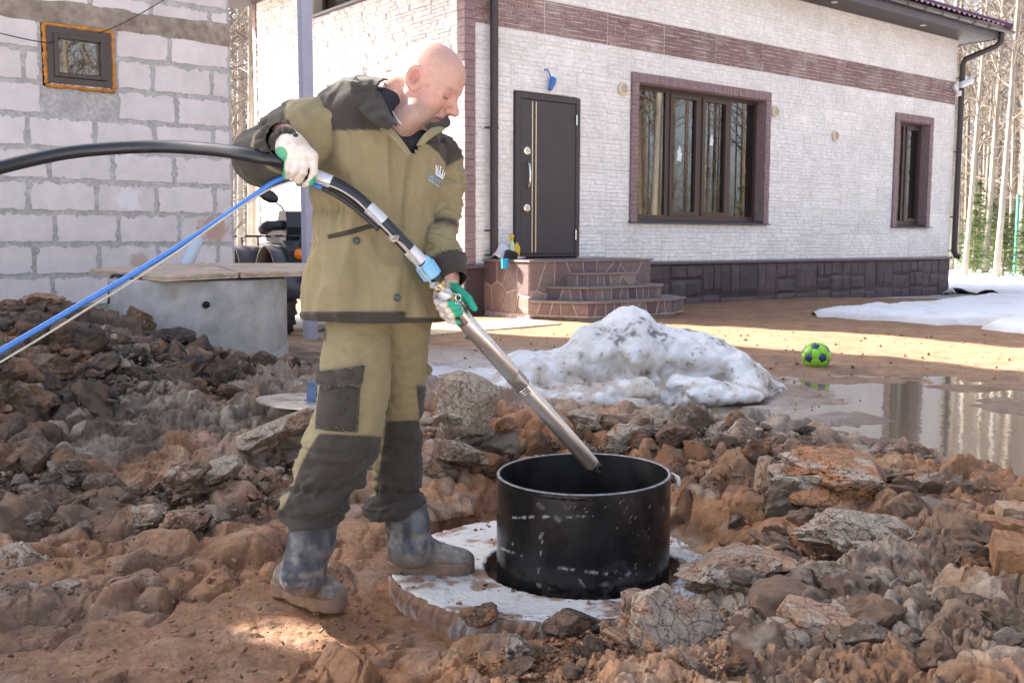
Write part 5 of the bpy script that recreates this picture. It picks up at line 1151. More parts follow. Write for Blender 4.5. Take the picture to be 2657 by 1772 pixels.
M_hdpe = mk('black_polyethylene', attr=True, rough=.25, vary=((9, .1),), bump=((14, .10, .01, 3), (160, .15, .001)), rv=.12)
M_hdpei = mk('black_polyethylene_inside', (.007, .007, .008), .42, vary=((5, .4, (.03, .03, .032), .55), (60, .6, (.14, .12, .11), .72)), bump=((12, .1, .01, 3),), rv=.12)
CZ = EZ-.80
cas = empty('well_casing', (HOLE[0], HOLE[1], CZ), 0, 'short black plastic casing pipe with scuffed sides standing in the hole of the slab', 'casing pipe')
n = 128
def ring_strip(prof, mat, name, smooth=True):
    V = []; F = []
    for r_, z in prof:
        for k in range(n):
            a = 2*math.pi*k/n; w = 1+.010*math.sin(2*a+.5)+.004*math.sin(3*a); V.append((r_*w*math.cos(a), r_*w*math.sin(a)*.985, z+.006*math.cos(a-1)*(z > -.02)))
    for j in range(len(prof)-1):
        for k in range(n): F.append((j*n+k, j*n+(k+1) % n, (j+1)*n+(k+1) % n, (j+1)*n+k))
    return obj(name, V, F, mat, cas, smooth)
nA, nZ = 420, 110; tA = np.linspace(0, 2*math.pi, nA, endpoint=False); zA = np.linspace(-.52, -.0035, nZ); TA, ZA = np.meshgrid(tA, zA); TA, ZA = TA.ravel(), ZA.ravel()
wA = 1+.010*np.sin(2*TA+.5)+.004*np.sin(3*TA); VA = np.stack([.3005*wA*np.cos(TA), .3005*wA*np.sin(TA)*.985, ZA+.006*np.cos(TA-1)*(ZA > -.02)], 1)
pA = np.stack([TA*.3, ZA, 0*TA], 1); cA = np.tile(np.array((.0085, .0085, .010)), (len(TA), 1))
def scuff(c, m, colr): m = np.clip(m, 0, 1)[:, None]; return c*(1-m)+np.array(colr)*m
dust = fbm(pA*np.array([6, 11, 1])+4, 4); fine = fbm(pA*np.array([60, 90, 1]), 3); cA = scuff(cA, .30*sstep(.05, .45, dust)*sstep(-.3, .4, fine), (.13, .125, .125)); cA = scuff(cA, .45*sstep(-.28, -.52, ZA+.08*dust)*sstep(-.2, .3, fine), (.20, .14, .10))
_q = (VA+np.array([HOLE[0], HOLE[1], CZ-EZ])); _z = _q @ fw; xA, yA = (1328.5+FPX*(_q @ r2)/_z)/1.13016, (886-FPX*(_q @ u2)/_z)/1.13016; fr_ = np.sin(TA) < 0
def stroke(c, x0, y0, x1, y1, w, amt, colr, dash=0.):
    e = np.array([x1-x0, y1-y0], float); L_ = np.hypot(*e); e /= L_; s_ = (xA-x0)*e[0]+(yA-y0)*e[1]; d_ = np.abs(-(xA-x0)*e[1]+(yA-y0)*e[0])+2.2*fine
    m_ = sstep(w, w*.4, d_)*(s_ > 0)*(s_ < L_)*fr_*sstep(dash-.05, dash+.12, fbm(np.stack([s_*.09, 0*s_+w*9, 0*s_], 1), 2)+.35); return scuff(c, amt*m_*sstep(-.45, .35, fine+fbm(pA*45+w, 2)), colr)
Wt = (.50, .49, .48)
for a_ in ((1176, 1188, 1216, 1188, 3.0, .9, Wt, .3), (1200, 1187, 1265, 1185, 4.0, .85, Wt, .2), (1300, 1186, 1350, 1184, 2, .5, Wt, .35), (1149, 1258, 1200, 1276, 3.0, .9, Wt, .15), (1244, 1222, 1236, 1246, 5, .7, (.34, .32, .30), .0), (1246, 1235, 1234, 1330, 2.5, .7, Wt, .35), (1178, 1246, 1166, 1268, 3, .5, Wt, .1),
           (1280, 1303, 1395, 1318, 4.5, .75, Wt, .22), (1436, 1322, 1458, 1306, 5, .8, (.52, .52, .56), .0), (1228, 1152, 1292, 1200, 7, .35, (.30, .29, .28), .1), (1226, 1340, 1262, 1350, 6, .6, (.32, .27, .23), .0), (1370, 1345, 1400, 1338, 7, .4, (.25, .23, .22), .0), (1330, 1330, 1345, 1350, 3, .6, Wt, .0), (1430, 1352, 1520, 1318, 5, .5, (.22, .16, .12), .1)): cA = stroke(cA, *a_)
for k in range(70):
    x_ = 1400+130*random.random()**.8; y_ = 1150+180*random.random(); cA = stroke(cA, x_, y_, x_+random.uniform(1, 4), y_-random.uniform(1, 7), random.uniform(1.0, 1.9), .8, (.30, .21, .14), -.5)
for k in range(46):
    x_ = random.uniform(1280, 1420); y_ = random.uniform(1140, 1200); cA = stroke(cA, x_, y_, x_+random.uniform(1, 4), y_+random.uniform(-2, 2), 1.1, .45, (.33, .32, .31), -.3)
ii_ = np.arange(nZ-1)[:, None]*nA; kk_ = np.arange(nA)[None, :]; obj('outer_wall', VA, np.stack([ii_+kk_, ii_+(kk_+1) % nA, ii_+nA+(kk_+1) % nA, ii_+nA+kk_], -1).reshape(-1, 4), M_hdpe, cas, True, cA)
ring_strip([(.290, -.0035), (.290, -.2), (.289, -.52)], M_hdpei, 'inner_wall')
ring_strip([(.3002, -.0034), (.2985, 0), (.2915, 0), (.2902, -.0034)], mk('cut_rim', (.20, .19, .19), .55, vary=((40, .6),)), 'rim')
m = MB(); m.lathe([(0, -.51), (.35, -.51)], 32, cap=False); m.obj('shade_disc', mk('well_dark', (.01, .009, .008), .9), cas)  # near-black disc closing the casing; the shade of the depth is its colour
lb = P(1549, 1105, 3.42)-Vector(cas.location)
m = MB(); m.tube(spline([lb+Vector((-.012, 0, .03)), lb+Vector((.006, -.01, .018)), lb+Vector((.010, -.012, -.006)), lb+Vector((-.006, -.005, -.02))], 4), [.004]*4+[.009]*6+[.005]*3, 8); m.obj('wire_tie', mk('pale_wire', (.6, .56, .52), .5), cas, True)

# round steel lid with a blue handle on the heap behind the worker's legs
M_lid = mk('bright_sheet_steel', (.56, .52, .46), .36, metal=.85, vary=((4, .25), (20, .2)), bump=((9, .25, .01, 3), (120, .2, .001)), rv=.14)
M_blue = mk('blue_grey_paint', (.075, .125, .235), .5, vary=((12, .2),))
lid = empty('manhole_cover', (-.93, 4.80, EZ-.775), 0, 'round sheet steel lid with a blue handle lying on the heap behind the legs', 'lid'); lid.rotation_euler = (R(-2.5), R(3), 0)
m = MB(); m.lathe([(0, .002), (.29, .002), (.300, -.001), (.300, -.010), (.294, -.010), (.29, -.004), (0, -.004)], 72, cap=False); m.obj('plate', M_lid, lid, auto=40)
m = MB()
for s in (-1, 1): m.box((s*.06-.006, -.028, .003), (s*.06+.006, .028, .085)); m.box((s*.06-.02, -.03, .0025), (s*.06+.02, .03, .008))
m.box((-.072, -.028, .0852), (.072, .028, .097)); m.xf(Matrix.Rotation(R(62), 4, 'Z')); m.obj('handle', M_blue, lid)

# ------------------------------------------------------------------ football
ball = empty('football', Vector(PZ(1882, 851, EZ-1.0))+Vector((0, .1, .104)), 0, 'lime green football with navy panels lying at the edge of the puddle', 'ball')
g = (1+5**.5)/2
ico = [Vector(v).normalized() for v in [(0, s, t*g) for s in (1, -1) for t in (1, -1)]+[(s, t*g, 0) for s in (1, -1) for t in (1, -1)]+[(t*g, 0, s) for s in (1, -1) for t in (1, -1)]]
rotb = Matrix.Rotation(R(40), 3, 'Z') @ Matrix.Rotation(R(17), 3, 'X') @ Matrix.Rotation(R(25), 3, 'Y')
ico = [rotb @ v for v in ico]; el = min((a-b).length for a in ico for b in ico if a != b)*1.05
nb_ = {i: [j for j in range(12) if j != i and (ico[i]-ico[j]).length < el] for i in range(12)}
M_navy = mk('navy_panel', (.022, .034, .12), .4, vary=((12, .2),)); M_lime = mk('lime_panel', (.23, .56, .028), .42, vary=((9, .08), (4, .3, (.20, .36, .05), .62)))
def panel(c, pts, mat, nm):
    c = c.normalized(); ref = (pts[0]-c*pts[0].dot(c)).normalized(); o_ = c.cross(ref)
    pts = sorted(pts, key=lambda p: math.atan2(p.dot(o_), p.dot(ref))); V = [c*.11]; F = []; pts2 = []
    for a, b in zip(pts, pts[1:]+pts[:1]): pts2 += [a, a.lerp(b, .34), a.lerp(b, .67)]
    for f, r_ in ((.5, .11), (.90, .1097), (.985, .1070)):
        for p in pts2: V.append((c.lerp(p, f)).normalized()*r_)
    n_ = len(pts2); F = [(0, 1+k, 1+(k+1) % n_) for k in range(n_)]
    for l in range(2): F += [(1+l*n_+k, 1+(l+1)*n_+k, 1+(l+1)*n_+(k+1) % n_, 1+l*n_+(k+1) % n_) for k in range(n_)]
    obj(nm, V, F, mat, ball, True)
for i in range(12): panel(ico[i], [ico[i].lerp(ico[j], 1/3) for j in nb_[i]], M_navy, 'pentagon_panel')
for i in range(12):
    for j in nb_[i]:
        for k in nb_[i]:
            if i < j < k and k in nb_[j]:
                c = ico[i]+ico[j]+ico[k]; q = []
                for a, b in ((i, j), (j, k), (k, i)): q += [ico[a].lerp(ico[b], 1/3), ico[a].lerp(ico[b], 2/3)]
                panel(c, q, M_lime, 'hexagon_panel')
m = MB(); m.lathe([(0, -.1), (.1055, 0), (0, .1)], 12, cap=False)
m = MB(); V = []; F = []
for j in range(9):
    for k in range(16): a, b = math.pi*j/8, 2*math.pi*k/16; V.append((.1052*math.sin(a)*math.cos(b), .1052*math.sin(a)*math.sin(b), .1052*math.cos(a)))
for j in range(8):
    for k in range(16): F.append((j*16+k, (j+1)*16+k, (j+1)*16+(k+1) % 16, j*16+(k+1) % 16))
m.add(V, F); m.obj('bladder', mk('seam_green', (.16, .28, .05), .6), ball, True)

rs = random.Random(3); lx_ = Vector((-.62, -.62, .48))
for k in range(4):                            # the worn print on one lime panel, not legible
    d = Vector((-.66+.035*k, -.70, .42-.17*k)).normalized(); m = MB(); t1_ = d.cross(Vector((0, 0, 1))).normalized(); t2_ = t1_.cross(d)
    for a, b in (((-1, -1), (-1, 1)), ((-1, 1), (1, .6)), ((1, .6), (-.6, 0)), ((-.6, 0), (1, -.8)))[:2+k % 3]:
        p, q = (d*.1105+t1_*a[0]*.007+t2_*a[1]*.009).normalized()*.1104, (d*.1105+t1_*b[0]*.007+t2_*b[1]*.009).normalized()*.1104; m.tube([p, q], .0022, 4)
    m.obj('print_mark', M_navy, ball)
# ------------------------------------------------------------------ clods of clay
import bmesh
_bm = bmesh.new(); bmesh.ops.create_icosphere(_bm, subdivisions=5, radius=1); ICO5 = (np.array([v.co[:] for v in _bm.verts]), np.array([[v.index for v in f.verts] for f in _bm.faces])); _bm.free()
_bm = bmesh.new(); bmesh.ops.create_icosphere(_bm, subdivisions=4, radius=1); ICO4 = (np.array([v.co[:] for v in _bm.verts]), np.array([[v.index for v in f.verts] for f in _bm.faces])); _bm.free()
_bm = bmesh.new(); bmesh.ops.create_icosphere(_bm, subdivisions=3, radius=1); ICO3 = (np.array([v.co[:] for v in _bm.verts]), np.array([[v.index for v in f.verts] for f in _bm.faces])); _bm.free()
_bm = bmesh.new(); bmesh.ops.create_icosphere(_bm, subdivisions=2, radius=1); ICO2 = (np.array([v.co[:] for v in _bm.verts]), np.array([[v.index for v in f.verts] for f in _bm.faces])); _bm.free()
_bm = bmesh.new(); bmesh.ops.create_icosphere(_bm, subdivisions=6, radius=1); ICO6 = (np.array([v.co[:] for v in _bm.verts]), np.array([[v.index for v in f.verts] for f in _bm.faces])); _bm.free()
M_clay = mk('clay', attr=True, rough=.68, vary=((160, .28), (45, .22), (14, .14)), bump=((130, .7, .010, 8), (34, .6, .016, 6)), spec=.42, rv=.2, cracks=((18, .8, .010, .05),))
def clod_vf(seed, sc_, soil, soil2, ico=None, planes=11, rough=1., crack=1., smoothcut=.35, bend=0.):
    """an angular lump: cut faces (smooth, shovel-cut clay) and torn crumbly faces, with cracks; sc_ = half sizes in metres"""
    rg = np.random.default_rng(seed); U, F = ico if ico else ICO4; nP = planes
    N_ = rg.normal(size=(nP, 3)); N_ /= np.linalg.norm(N_, axis=1)[:, None]; D = rg.uniform(.50, 1.0, nP); N_ = np.concatenate([N_, (lambda v: v/np.linalg.norm(v, axis=1)[:, None])(rg.normal(size=(9, 3)))]); D = np.concatenate([D, rg.uniform(.86, 1.08, 9)]); nP += 9
    dots = U @ N_.T; t = np.where(dots > .05, D/np.maximum(dots, .05), 9.); idx = t.argmin(1); r_ = np.minimum(t.min(1), 1.32)
    sm = np.exp(-np.maximum(t-t.min(1)[:, None], 0)*9); w = sm/sm.sum(1)[:, None]
    cutm = (hrand(np.arange(nP)+seed*1.7, 3) < smoothcut).astype(float); cut = (w*cutm).sum(1)
    p = U*r_[:, None]; q = p*np.array(sc_)/max(sc_)*2.3+seed*3.1
    torn = 1-cut*.85; S = max(sc_); k = min(max(S/.15, .6), 1.6)
    disp = rough*torn*(.17*fbm(q*1.3*k, 3)-.11*np.abs(fbm(q*3.1*k, 3))+.05*fbm(q*7*k, 3))+.012*fbm(q*3, 3)
    # ledges along the bedding
    h = q @ np.array((.25, .2, 1.))*3.3+fbm(q*1.1, 2)*1.3; led = (h-np.floor(h)); disp += rough*torn*.085*(led-.5)
    cr = np.abs(fbm(q*1.15*k+9, 3)); crk = np.exp(-(cr/.020)**2)*crack*(fbm(q*.8+4, 2) > -.12); cr2 = np.abs(fbm(q*2.6*k+19, 2)); crk2 = np.exp(-(cr2/.03)**2)*crack*.5*(fbm(q*1.3+30, 2) > .05)
    disp -= .085*crk+.045*crk2
    p = p*(1+disp)[:, None]
    if bend: p[:, 2] -= bend*(p[:, 0]**2)
    V = p*np.array(sc_)
    c1, c2 = np.array(SOIL[soil]), np.array(SOIL[soil2]); mixv = np.clip(sstep(-.2, .25, fbm(q*1.2+50, 4)+.25*(1-2*cut)), 0, 1)[:, None]
    c = c1*(1-mixv)+c2*mixv; c = c*(1+.28*fbm(q*5, 3)[:, None]); st = sstep(.22, .5, fbm(q*np.array([3.5, 3.5, 8])+80, 3))[:, None]*.5; c = c*(1-st)+np.array(SOIL['o'])*st*.85
    return V, F, np.clip(c, .01, 1)
def flake_vf(rg, U, F, sc_, planes=8, noise=.10):
    """one angular crumb: a ball cut by random planes and roughened"""
    N_ = rg.normal(size=(planes, 3)); N_ /= np.linalg.norm(N_, axis=1)[:, None]; D = rg.uniform(.45, .95, planes)
    dots = U @ N_.T; t = np.where(dots > .08, D/np.maximum(dots, .08), 9.).min(1); r_ = np.minimum(t, 1.3); o_ = rg.uniform(0, 90)
    p = U*r_[:, None]; p = p*(1+noise*fbm(p*2.2+o_, 3)+noise*.5*fbm(p*6+o_, 2))[:, None]; return p*np.array(sc_)
def cluster_vf(seed, half, n, soil, soil2, ico, bed=.35, grey=.25, core=True):
    """a torn clod: overlapping angular flakes lying roughly along one bedding plane; half sizes in metres"""
    rg = np.random.default_rng(seed); U, F = ico; Vs, Fs, Cs = [], [], []; m_ = max(half); ba = rg.uniform(-.5, .5, 2)
    for k in range(n):
        f = (.78 if (k == 0 and core) else rg.uniform(.26, .52)); c0 = np.zeros(3) if k == 0 and core else U_n(rg.normal(size=3))*rg.uniform(.35, .80)
        sc_ = np.array([1, rg.uniform(.55, 1), rg.uniform(.30, .75)])*f; v = flake_vf(rg, U, F, sc_, rg.integers(6, 11), .12)
        e = np.array([ba[0]+rg.normal()*bed, ba[1]+rg.normal()*bed, rg.uniform(0, 6.3)]); M = np.array(Matrix.Rotation(e[0], 3, 'X') @ Matrix.Rotation(e[1], 3, 'Y') @ Matrix.Rotation(e[2], 3, 'Z'))
        if k == 0 and core: M = np.eye(3)
        v = v @ M.T+c0; v = v*np.array(half); Vs.append(v); Fs.append(F+k*len(U))
        q = v/m_*2+seed; base = np.array(SOIL[soil if rg.random() > grey else soil2])*rg.uniform(.72, 1.2); c = np.tile(base, (len(v), 1)); c = c*(1+.3*fbm(q*2.5, 3)[:, None]); st = sstep(.2, .5, fbm(q*1.7+40, 3))[:, None]*.6; c = c*(1-st)+np.array(SOIL['o'])*st*.8
        Cs.append(c)
    return np.concatenate(Vs), np.concatenate(Fs), np.clip(np.concatenate(Cs), .01, 1)
U_n = lambda v: v/np.linalg.norm(v)
def ground_at(x, y): return float(gh(x, y)[0])
def clod(x, y, Y, w, hgt, dep, soil, soil2, seed, rot=(0, 0, 0), lab=None, grp=None, sink=.25, big=False, name='clay_clod', cat='clay clod', **kw):
    """w, hgt in picture units, dep as a share of the width"""
    p = P(x, y, Y); wm = w*PXM*Y/2; hm = hgt*PXM*Y/2
    V, F, c = clod_vf(seed, (wm*.93, wm*dep*.93, hm*.93), soil, soil2, ICO6 if big else ICO5, **kw)
    V2, F2, c2 = cluster_vf(seed+5000, (wm, wm*dep, hm*.9), 16 if big else 10, soil2, soil, ICO3, core=False); k_ = V2[:, 2] < hm*.55; V2[:, 2] -= hm*.25
    V2, F2, c2 = V2, F2, c2; F = np.concatenate([F, F2+len(V)]); V = np.concatenate([V, V2]); c = np.concatenate([c, c2])
    p = p+Vector((0, 0, .022 if big else .006))
    if big: V = V*1.10
    o = obj(name, V, F, M_clay, None, True, c); o.location = p; o.rotation_euler = [R(a) for a in rot]
    tag(o, lab, cat, grp); sharp(o, 34); return o
# the lumps one can point to
clod(1062, 955, 4.40, 150, 140, .75, 'g', 'g', 3, (10, 24, 15), 'large smooth grey clay lump just right of the worker behind his knee', planes=7, smoothcut=.8, big=True, crack=1.2)
clod(1040, 1035, 4.25, 170, 75, .7, 'g', 'b', 14, (0, 12, 0), 'rough grey-brown clay ledge under the large smooth grey lump', planes=9)
clod(985, 1075, 4.2, 90, 130, .8, 't', 'g', 22, (0, -10, 30), 'upright brownish clay slab between the worker\'s knee and the orange bank', planes=7, smoothcut=.7)
clod(640, 985, 4.35, 170, 60, .8, 'g', 't', 33, (0, -18, 20), 'grey clay slab under the steel lid, tilted up to the right', planes=8, smoothcut=.6)
clod(500, 1090, 4.05, 140, 62, .6, 'g', 'g', 41, (8, -22, 10), 'pale grey clay slab sloping up beside another left of the knee', planes=7, smoothcut=.6, bend=.25)
clod(415, 1105, 3.95, 130, 60, .5, 'g', 'b', 47, (0, -28, 0), 'narrow grey clay slab leaning left of the pale sloping slab', planes=7, smoothcut=.5)
clod(420, 1195, 3.7, 150, 60, .7, 'g', 't', 52, (0, 5, 40), 'flat grey and tan clay lump on the edge of the trodden mud', planes=9)
clod(330, 1190, 3.7, 110, 55, .7, 'g', 't', 58, (0, 0, 10), 'low tan clay lump left of the flat grey lump at the mud edge', planes=9)
clod(58, 1305, 3.35, 125, 105, .85, 'g', 'g', 61, (0, 8, 0), 'round grey clay boulder on the mud at the far left', planes=10, big=True)
clod(150, 1352, 3.15, 72, 36, .6, 'g', 'g', 64, (0, -12, 20), 'small grey clay slab beside the round clay boulder on the left', planes=7, smoothcut=.5)
clod(30, 1370, 3.1, 150, 60, .8, 'b', 'g', 67, (0, 0, 0), 'brown crumbly clod under the round clay boulder at the left edge', planes=9)
clod(1508, 1455, 2.52, 275, 185, .85, 'g', 't', 72, (0, 6, 10), 'largest clay lump, pale and cracked, at the bottom in front of the casing', planes=10, smoothcut=.6, big=True, crack=1.3)
clod(1580, 1545, 2.38, 190, 150, .8, 'g', 't', 75, (0, 20, 30), 'pale cracked clay lump against the right foot of the largest lump', planes=9, smoothcut=.6)
clod(1885, 1460, 2.5, 270, 165, .85, 't', 'g', 81, (0, -6, -15), 'big tan and grey clay lump with a bluish patch, bottom right', planes=10, smoothcut=.5, big=True)
clod(1930, 1105, 3.65, 360, 135, .65, 'o', 'g', 92, (0, 9, 12), 'long orange and grey clay bank right of the casing', planes=10, smoothcut=.5, big=True)
clod(1770, 1115, 3.75, 110, 130, .7, 'g', 't', 95, (0, 0, 25), 'block of grey clay with a steep face left of the long orange bank', planes=7, smoothcut=.6)
clod(1985, 1235, 3.15, 330, 88, .6, 'g', 'g', 101, (0, 4, 8), 'long low ridge of cracked grey clay below the orange bank', planes=9, smoothcut=.4, big=True)
clod(1690, 1320, 2.92, 310, 100, .6, 'g', 't', 108, (0, -4, 20), 'flat ribbed clay slab at the right rim of the pit near the slab', planes=9, smoothcut=.5, big=True)
clod(1905, 1322, 2.85, 120, 62, .7, 'g', 'b', 113, (0, 10, 0), 'grey angular clay chunk right of the flat ribbed slab', planes=7, smoothcut=.5)
clod(2050, 1358, 2.75, 48, 80, .7, 'g', 'g', 118, (0, 14, 0), 'small upright whitish clay sliver on the right-hand heap', planes=7, smoothcut=.8)
clod(1312, 1438, 2.78, 150, 72, .8, 'd', 'b', 124, (0, 0, 0), 'dark brown clod lying on the front edge of the concrete slab', planes=9)
clod(1190, 1490, 2.55, 66, 66, .9, 'd', 'g', 127, (0, 20, 0), 'small blue-grey clod in the orange crumbs before the slab', planes=8)
clod(1110, 1415, 2.95, 90, 50, .8, 'o', 'b', 131, (0, 0, 0), 'orange crumbly clod against the slab edge below the boot', planes=9, rough=1.4)
clod(2085, 1042, 4.25, 110, 52, .7, 'g', 'b', 135, (0, -5, 0), 'flat grey clod on the rim at the near edge of the puddle', planes=8)
clod(1700, 1000, 4.35, 130, 62, .6, 'b', 'g', 139, (0, -24, 20), 'brown tilted clay slab on the rim in front of the snow heap', planes=7, smoothcut=.6)
clod(1850, 990, 4.3, 46, 26, .8, 'd', 'd', 142, (0, 0, 0), 'small dark brown clod on the rim beside the puddle', planes=8)
clod(1420, 1010, 4.4, 130, 60, .7, 'g', 'o', 145, (0, -8, 0), 'pale cut clay face in the orange bank behind the casing', planes=8, smoothcut=.7)
clod(1350, 965, 4.55, 90, 42, .7, 'b', 'g', 148, (0, 6, 0), 'brown clod on the rim behind the pump', planes=8)
clod(1160, 985, 4.4, 40, 34, .8, 'o', 'b', 150, (0, 0, 0), 'orange crumbly clod right of the large smooth grey lump', planes=8, rough=1.4)
clod(316, 735, 6.05, 78, 78, .8, 't', 'b', 156, (0, 0, 0), 'tan crumbly clod leaning against the concrete well ring', planes=9, rough=1.5)
clod(400, 775, 5.85, 120, 60, .7, 'd', 'd', 159, (0, 8, 0), 'dark brown clod at the foot of the well ring', planes=8)
clod(350, 890, 5.25, 190, 80, .5, 'd', 'b', 163, (14, 16, 0), 'flat dark purplish clay slab lying on the left heap', planes=7, smoothcut=.8)
clod(95, 690, 5.6, 90, 40, .8, 'b', 't', 168, (0, 0, 0), 'brown crumbly clod crowning the top of the left heap', planes=9, rough=1.5)
clod(120, 880, 5.0, 100, 80, .8, 'd', 'b', 171, (0, 12, 0), 'dark clod on the slope of the left heap', planes=8)
clod(70, 1000, 4.5, 130, 80, .8, 'd', 'd', 174, (0, 12, 0), 'large blackish clod low on the left heap', planes=8)
clod(2260, 1290, 2.9, 140, 76, .8, 'b', 'd', 178, (0, 6, 0), 'brown clod beside the old timbers at the right edge', planes=8)
# the many lumps that nothing tells apart
protos = {}
for key, (s1, s2) in dict(b=('b', 't'), g=('g', 'b'), t=('t', 'b'), d=('d', 'b'), o=('o', 'b'), gb=('b', 'g')).items():
    protos[key] = []
    for i in range(4):
        sd_ = 300+ord(key[0])*7+i*13+len(key); V, F, c = clod_vf(sd_, (1., rng.uniform(.6, .95), rng.uniform(.5, .75)), s1, s2, ICO4, planes=8, rough=1.2, smoothcut=.45, crack=1.2)
        V2, F2, c2 = cluster_vf(sd_+9000, (1.05, .9, .6), 9, s2, s1, ICO3, core=False); V2[:, 2] -= .2; F = np.concatenate([F, F2+len(V)]); V = np.concatenate([V, V2]); c = np.concatenate([c, c2]); me = mesh('clay_clod', V, F, M_clay, True, c)
        try: me.set_sharp_from_angle(angle=R(30))
        except Exception: pass
        protos[key].append(me)
REG = [('brown clod in the crumbly heap left of the well ring', 'clods of the left heap', [(0, 690, 5.6), (260, 740, 5.6), (690, 850, 6.0), (560, 960, 5.2), (0, 1060, 4.4)], 84, ('d', 'd', 't', 'd', 'd', 'b'), (.045, .15)),
       ('grey-brown clod on the clay ridge left of the worker\'s legs', 'clods of the left ridge', [(0, 1080, 4.2), (420, 1060, 4.0), (690, 960, 4.4), (680, 1110, 3.9), (330, 1205, 3.6), (0, 1215, 3.6)], 40, ('gb', 'b', 't', 'gb', 'g'), (.035, .12)),
       ('clod on the orange bank behind the black casing', 'clods of the far rim', [(960, 880, 5.2), (1150, 960, 4.6), (1740, 945, 4.6), (1880, 1010, 4.2), (1640, 1120, 3.9), (1180, 1010, 4.35), (1000, 1120, 4.1)], 44, ('o', 'gb', 'o', 't', 'g', 'b'), (.035, .12)),
       ('clod on the churned heap right of the pit', 'clods of the right heap', [(1640, 1140, 3.7), (2000, 1060, 3.9), (2351, 1150, 3.5), (2351, 1568, 2.1), (1650, 1568, 2.15), (1650, 1330, 2.9)], 70, ('b', 'gb', 'b', 't', 'gb', 'o', 'g'), (.035, .13)),
       ('clod in the crumbly soil at the front edge of the slab', 'clods before the slab', [(1000, 1470, 2.7), (1250, 1450, 2.75), (1700, 1400, 2.7), (1650, 1568, 2.2), (1050, 1568, 2.4)], 18, ('o', 'b', 't', 'd'), (.018, .06))]
rs = random.Random(99)
def in_poly(x, y, poly):
    c = False
    for k in range(len(poly)):
        (x0, y0), (x1, y1) = poly[k], poly[(k+1) % len(poly)]
        if (y0 > y) != (y1 > y) and x < (x1-x0)*(y-y0)/(y1-y0)+x0: c = not c
    return c
for lab, grp, pl, cnt, keys, (s0, s1) in REG:
    poly = [P(*q).to_2d()[:] for q in pl]; xs, ys_ = [p[0] for p in poly], [p[1] for p in poly]; spots = []
    while len(spots) < cnt:
        x, y = rs.uniform(min(xs), max(xs)), rs.uniform(min(ys_), max(ys_))
        if in_poly(x, y, poly) and math.hypot(x-SC[0], y-SC[1]) > SLAB_R+.03 and math.hypot(x+.69, y-2.95) > .28: spots.append((x, y))
    zs = gh([p[0] for p in spots], [p[1] for p in spots])
    for (x, y), z in zip(spots, zs):
        s = s0*(s1/s0)**(rs.random()**1.25)
        o = bpy.data.objects.new('clay_clod', rs.choice(protos[rs.choice(keys)])); link(o); o.location = (x, y, z+s*.02); o.scale = (s, s, s*rs.uniform(.7, 1.2))
        o.rotation_euler = (rs.uniform(-.7, .7), rs.uniform(-.7, .7), rs.uniform(0, 6.3)); tag(o, lab, 'clay clod', grp)
# crumbs
def crumbs(name, pl, cnt, s0, s1, soils, lab, zfix=None, excl=True, seed=0):
    rg = np.random.default_rng(seed); poly = [P(*q).to_2d()[:] for q in pl]; xs, ys_ = [p[0] for p in poly], [p[1] for p in poly]; pts = []
    while len(pts) < cnt:
        x, y = rg.uniform(min(xs), max(xs)), rg.uniform(min(ys_), max(ys_))
        if not in_poly(x, y, poly): continue
        d = math.hypot(x-SC[0], y-SC[1])
        if zfix is None and d < SLAB_R+.02: continue
        if zfix is not None and (d > SLAB_R-.02 or math.hypot(x-HOLE[0], y-HOLE[1]) < HOLE[2]+.015): continue
        pts.append((x, y))
    pts = np.array(pts); zt, ct, *_ = terrain(pts[:, 0], pts[:, 1]); z = zt if zfix is None else np.full(len(pts), zfix)
    U, F = ICO1; sgn = U; Vs = []; Fs = []; Cs = []; nsh = rg.normal(size=(24, 7, 3)); nsh /= np.linalg.norm(nsh, axis=2)[:, :, None]; dsh = rg.uniform(.4, .95, (24, 7)); UU, FF = ICO2; shp = []
    for k in range(24):
        dots = UU @ nsh[k].T; t = np.where(dots > .08, dsh[k]/np.maximum(dots, .08), 9.).min(1); shp.append(UU*np.minimum(t, 1.4)[:, None]*(1+rg.uniform(-.07, .07, (len(UU), 1))))
    for k in range(cnt):
        s = s0*(s1/s0)**(rg.random()**2.0); v = shp[k % 24]*s*np.array([1.15, rg.uniform(.6, 1.1), rg.uniform(.35, .85)])
        M = np.array(Matrix.Rotation(rg.normal()*.5, 3, 'X') @ Matrix.Rotation(rg.normal()*.5, 3, 'Y') @ Matrix.Rotation(rg.uniform(0, 6.3), 3, 'Z')); v = v @ M.T; Vs.append(v+np.array([pts[k, 0], pts[k, 1], z[k]+s*.12])); Fs.append(FF+k*len(UU))
        base = ct[k] if (zfix is None and rg.random() < .8) else np.array(SOIL[soils[rg.integers(len(soils))]]); Cs.append(np.tile(base*rg.uniform(.75, 1.22), (len(UU), 1)))
    o = obj(name, np.concatenate(Vs), np.concatenate(Fs), M_clay, None, False, np.clip(np.concatenate(Cs), .01, 1)); tag(o, lab, 'crumbs', None, 'stuff')
_bm = bmesh.new(); bmesh.ops.create_icosphere(_bm, subdivisions=1, radius=1); ICO1 = (np.array([v.co[:] for v in _bm.verts]), np.array([[v.index for v in f.verts] for f in _bm.faces])); _bm.free()
crumbs('clay_crumbs', REG[0][2], 700, .008, .035, 'bdtbd', 'brown crumbs of the left heap', seed=1)
crumbs('clay_crumbs', REG[1][2], 500, .005, .022, 'bbtgb', 'grey and brown crumbs of the left ridge', seed=2)
crumbs('clay_crumbs', REG[2][2], 450, .005, .022, 'oogtb', 'orange crumbs of the bank behind the casing', seed=3)
crumbs('clay_crumbs', REG[3][2], 650, .004, .018, 'bbtbgo', 'crumbs of the churned right heap', seed=4)
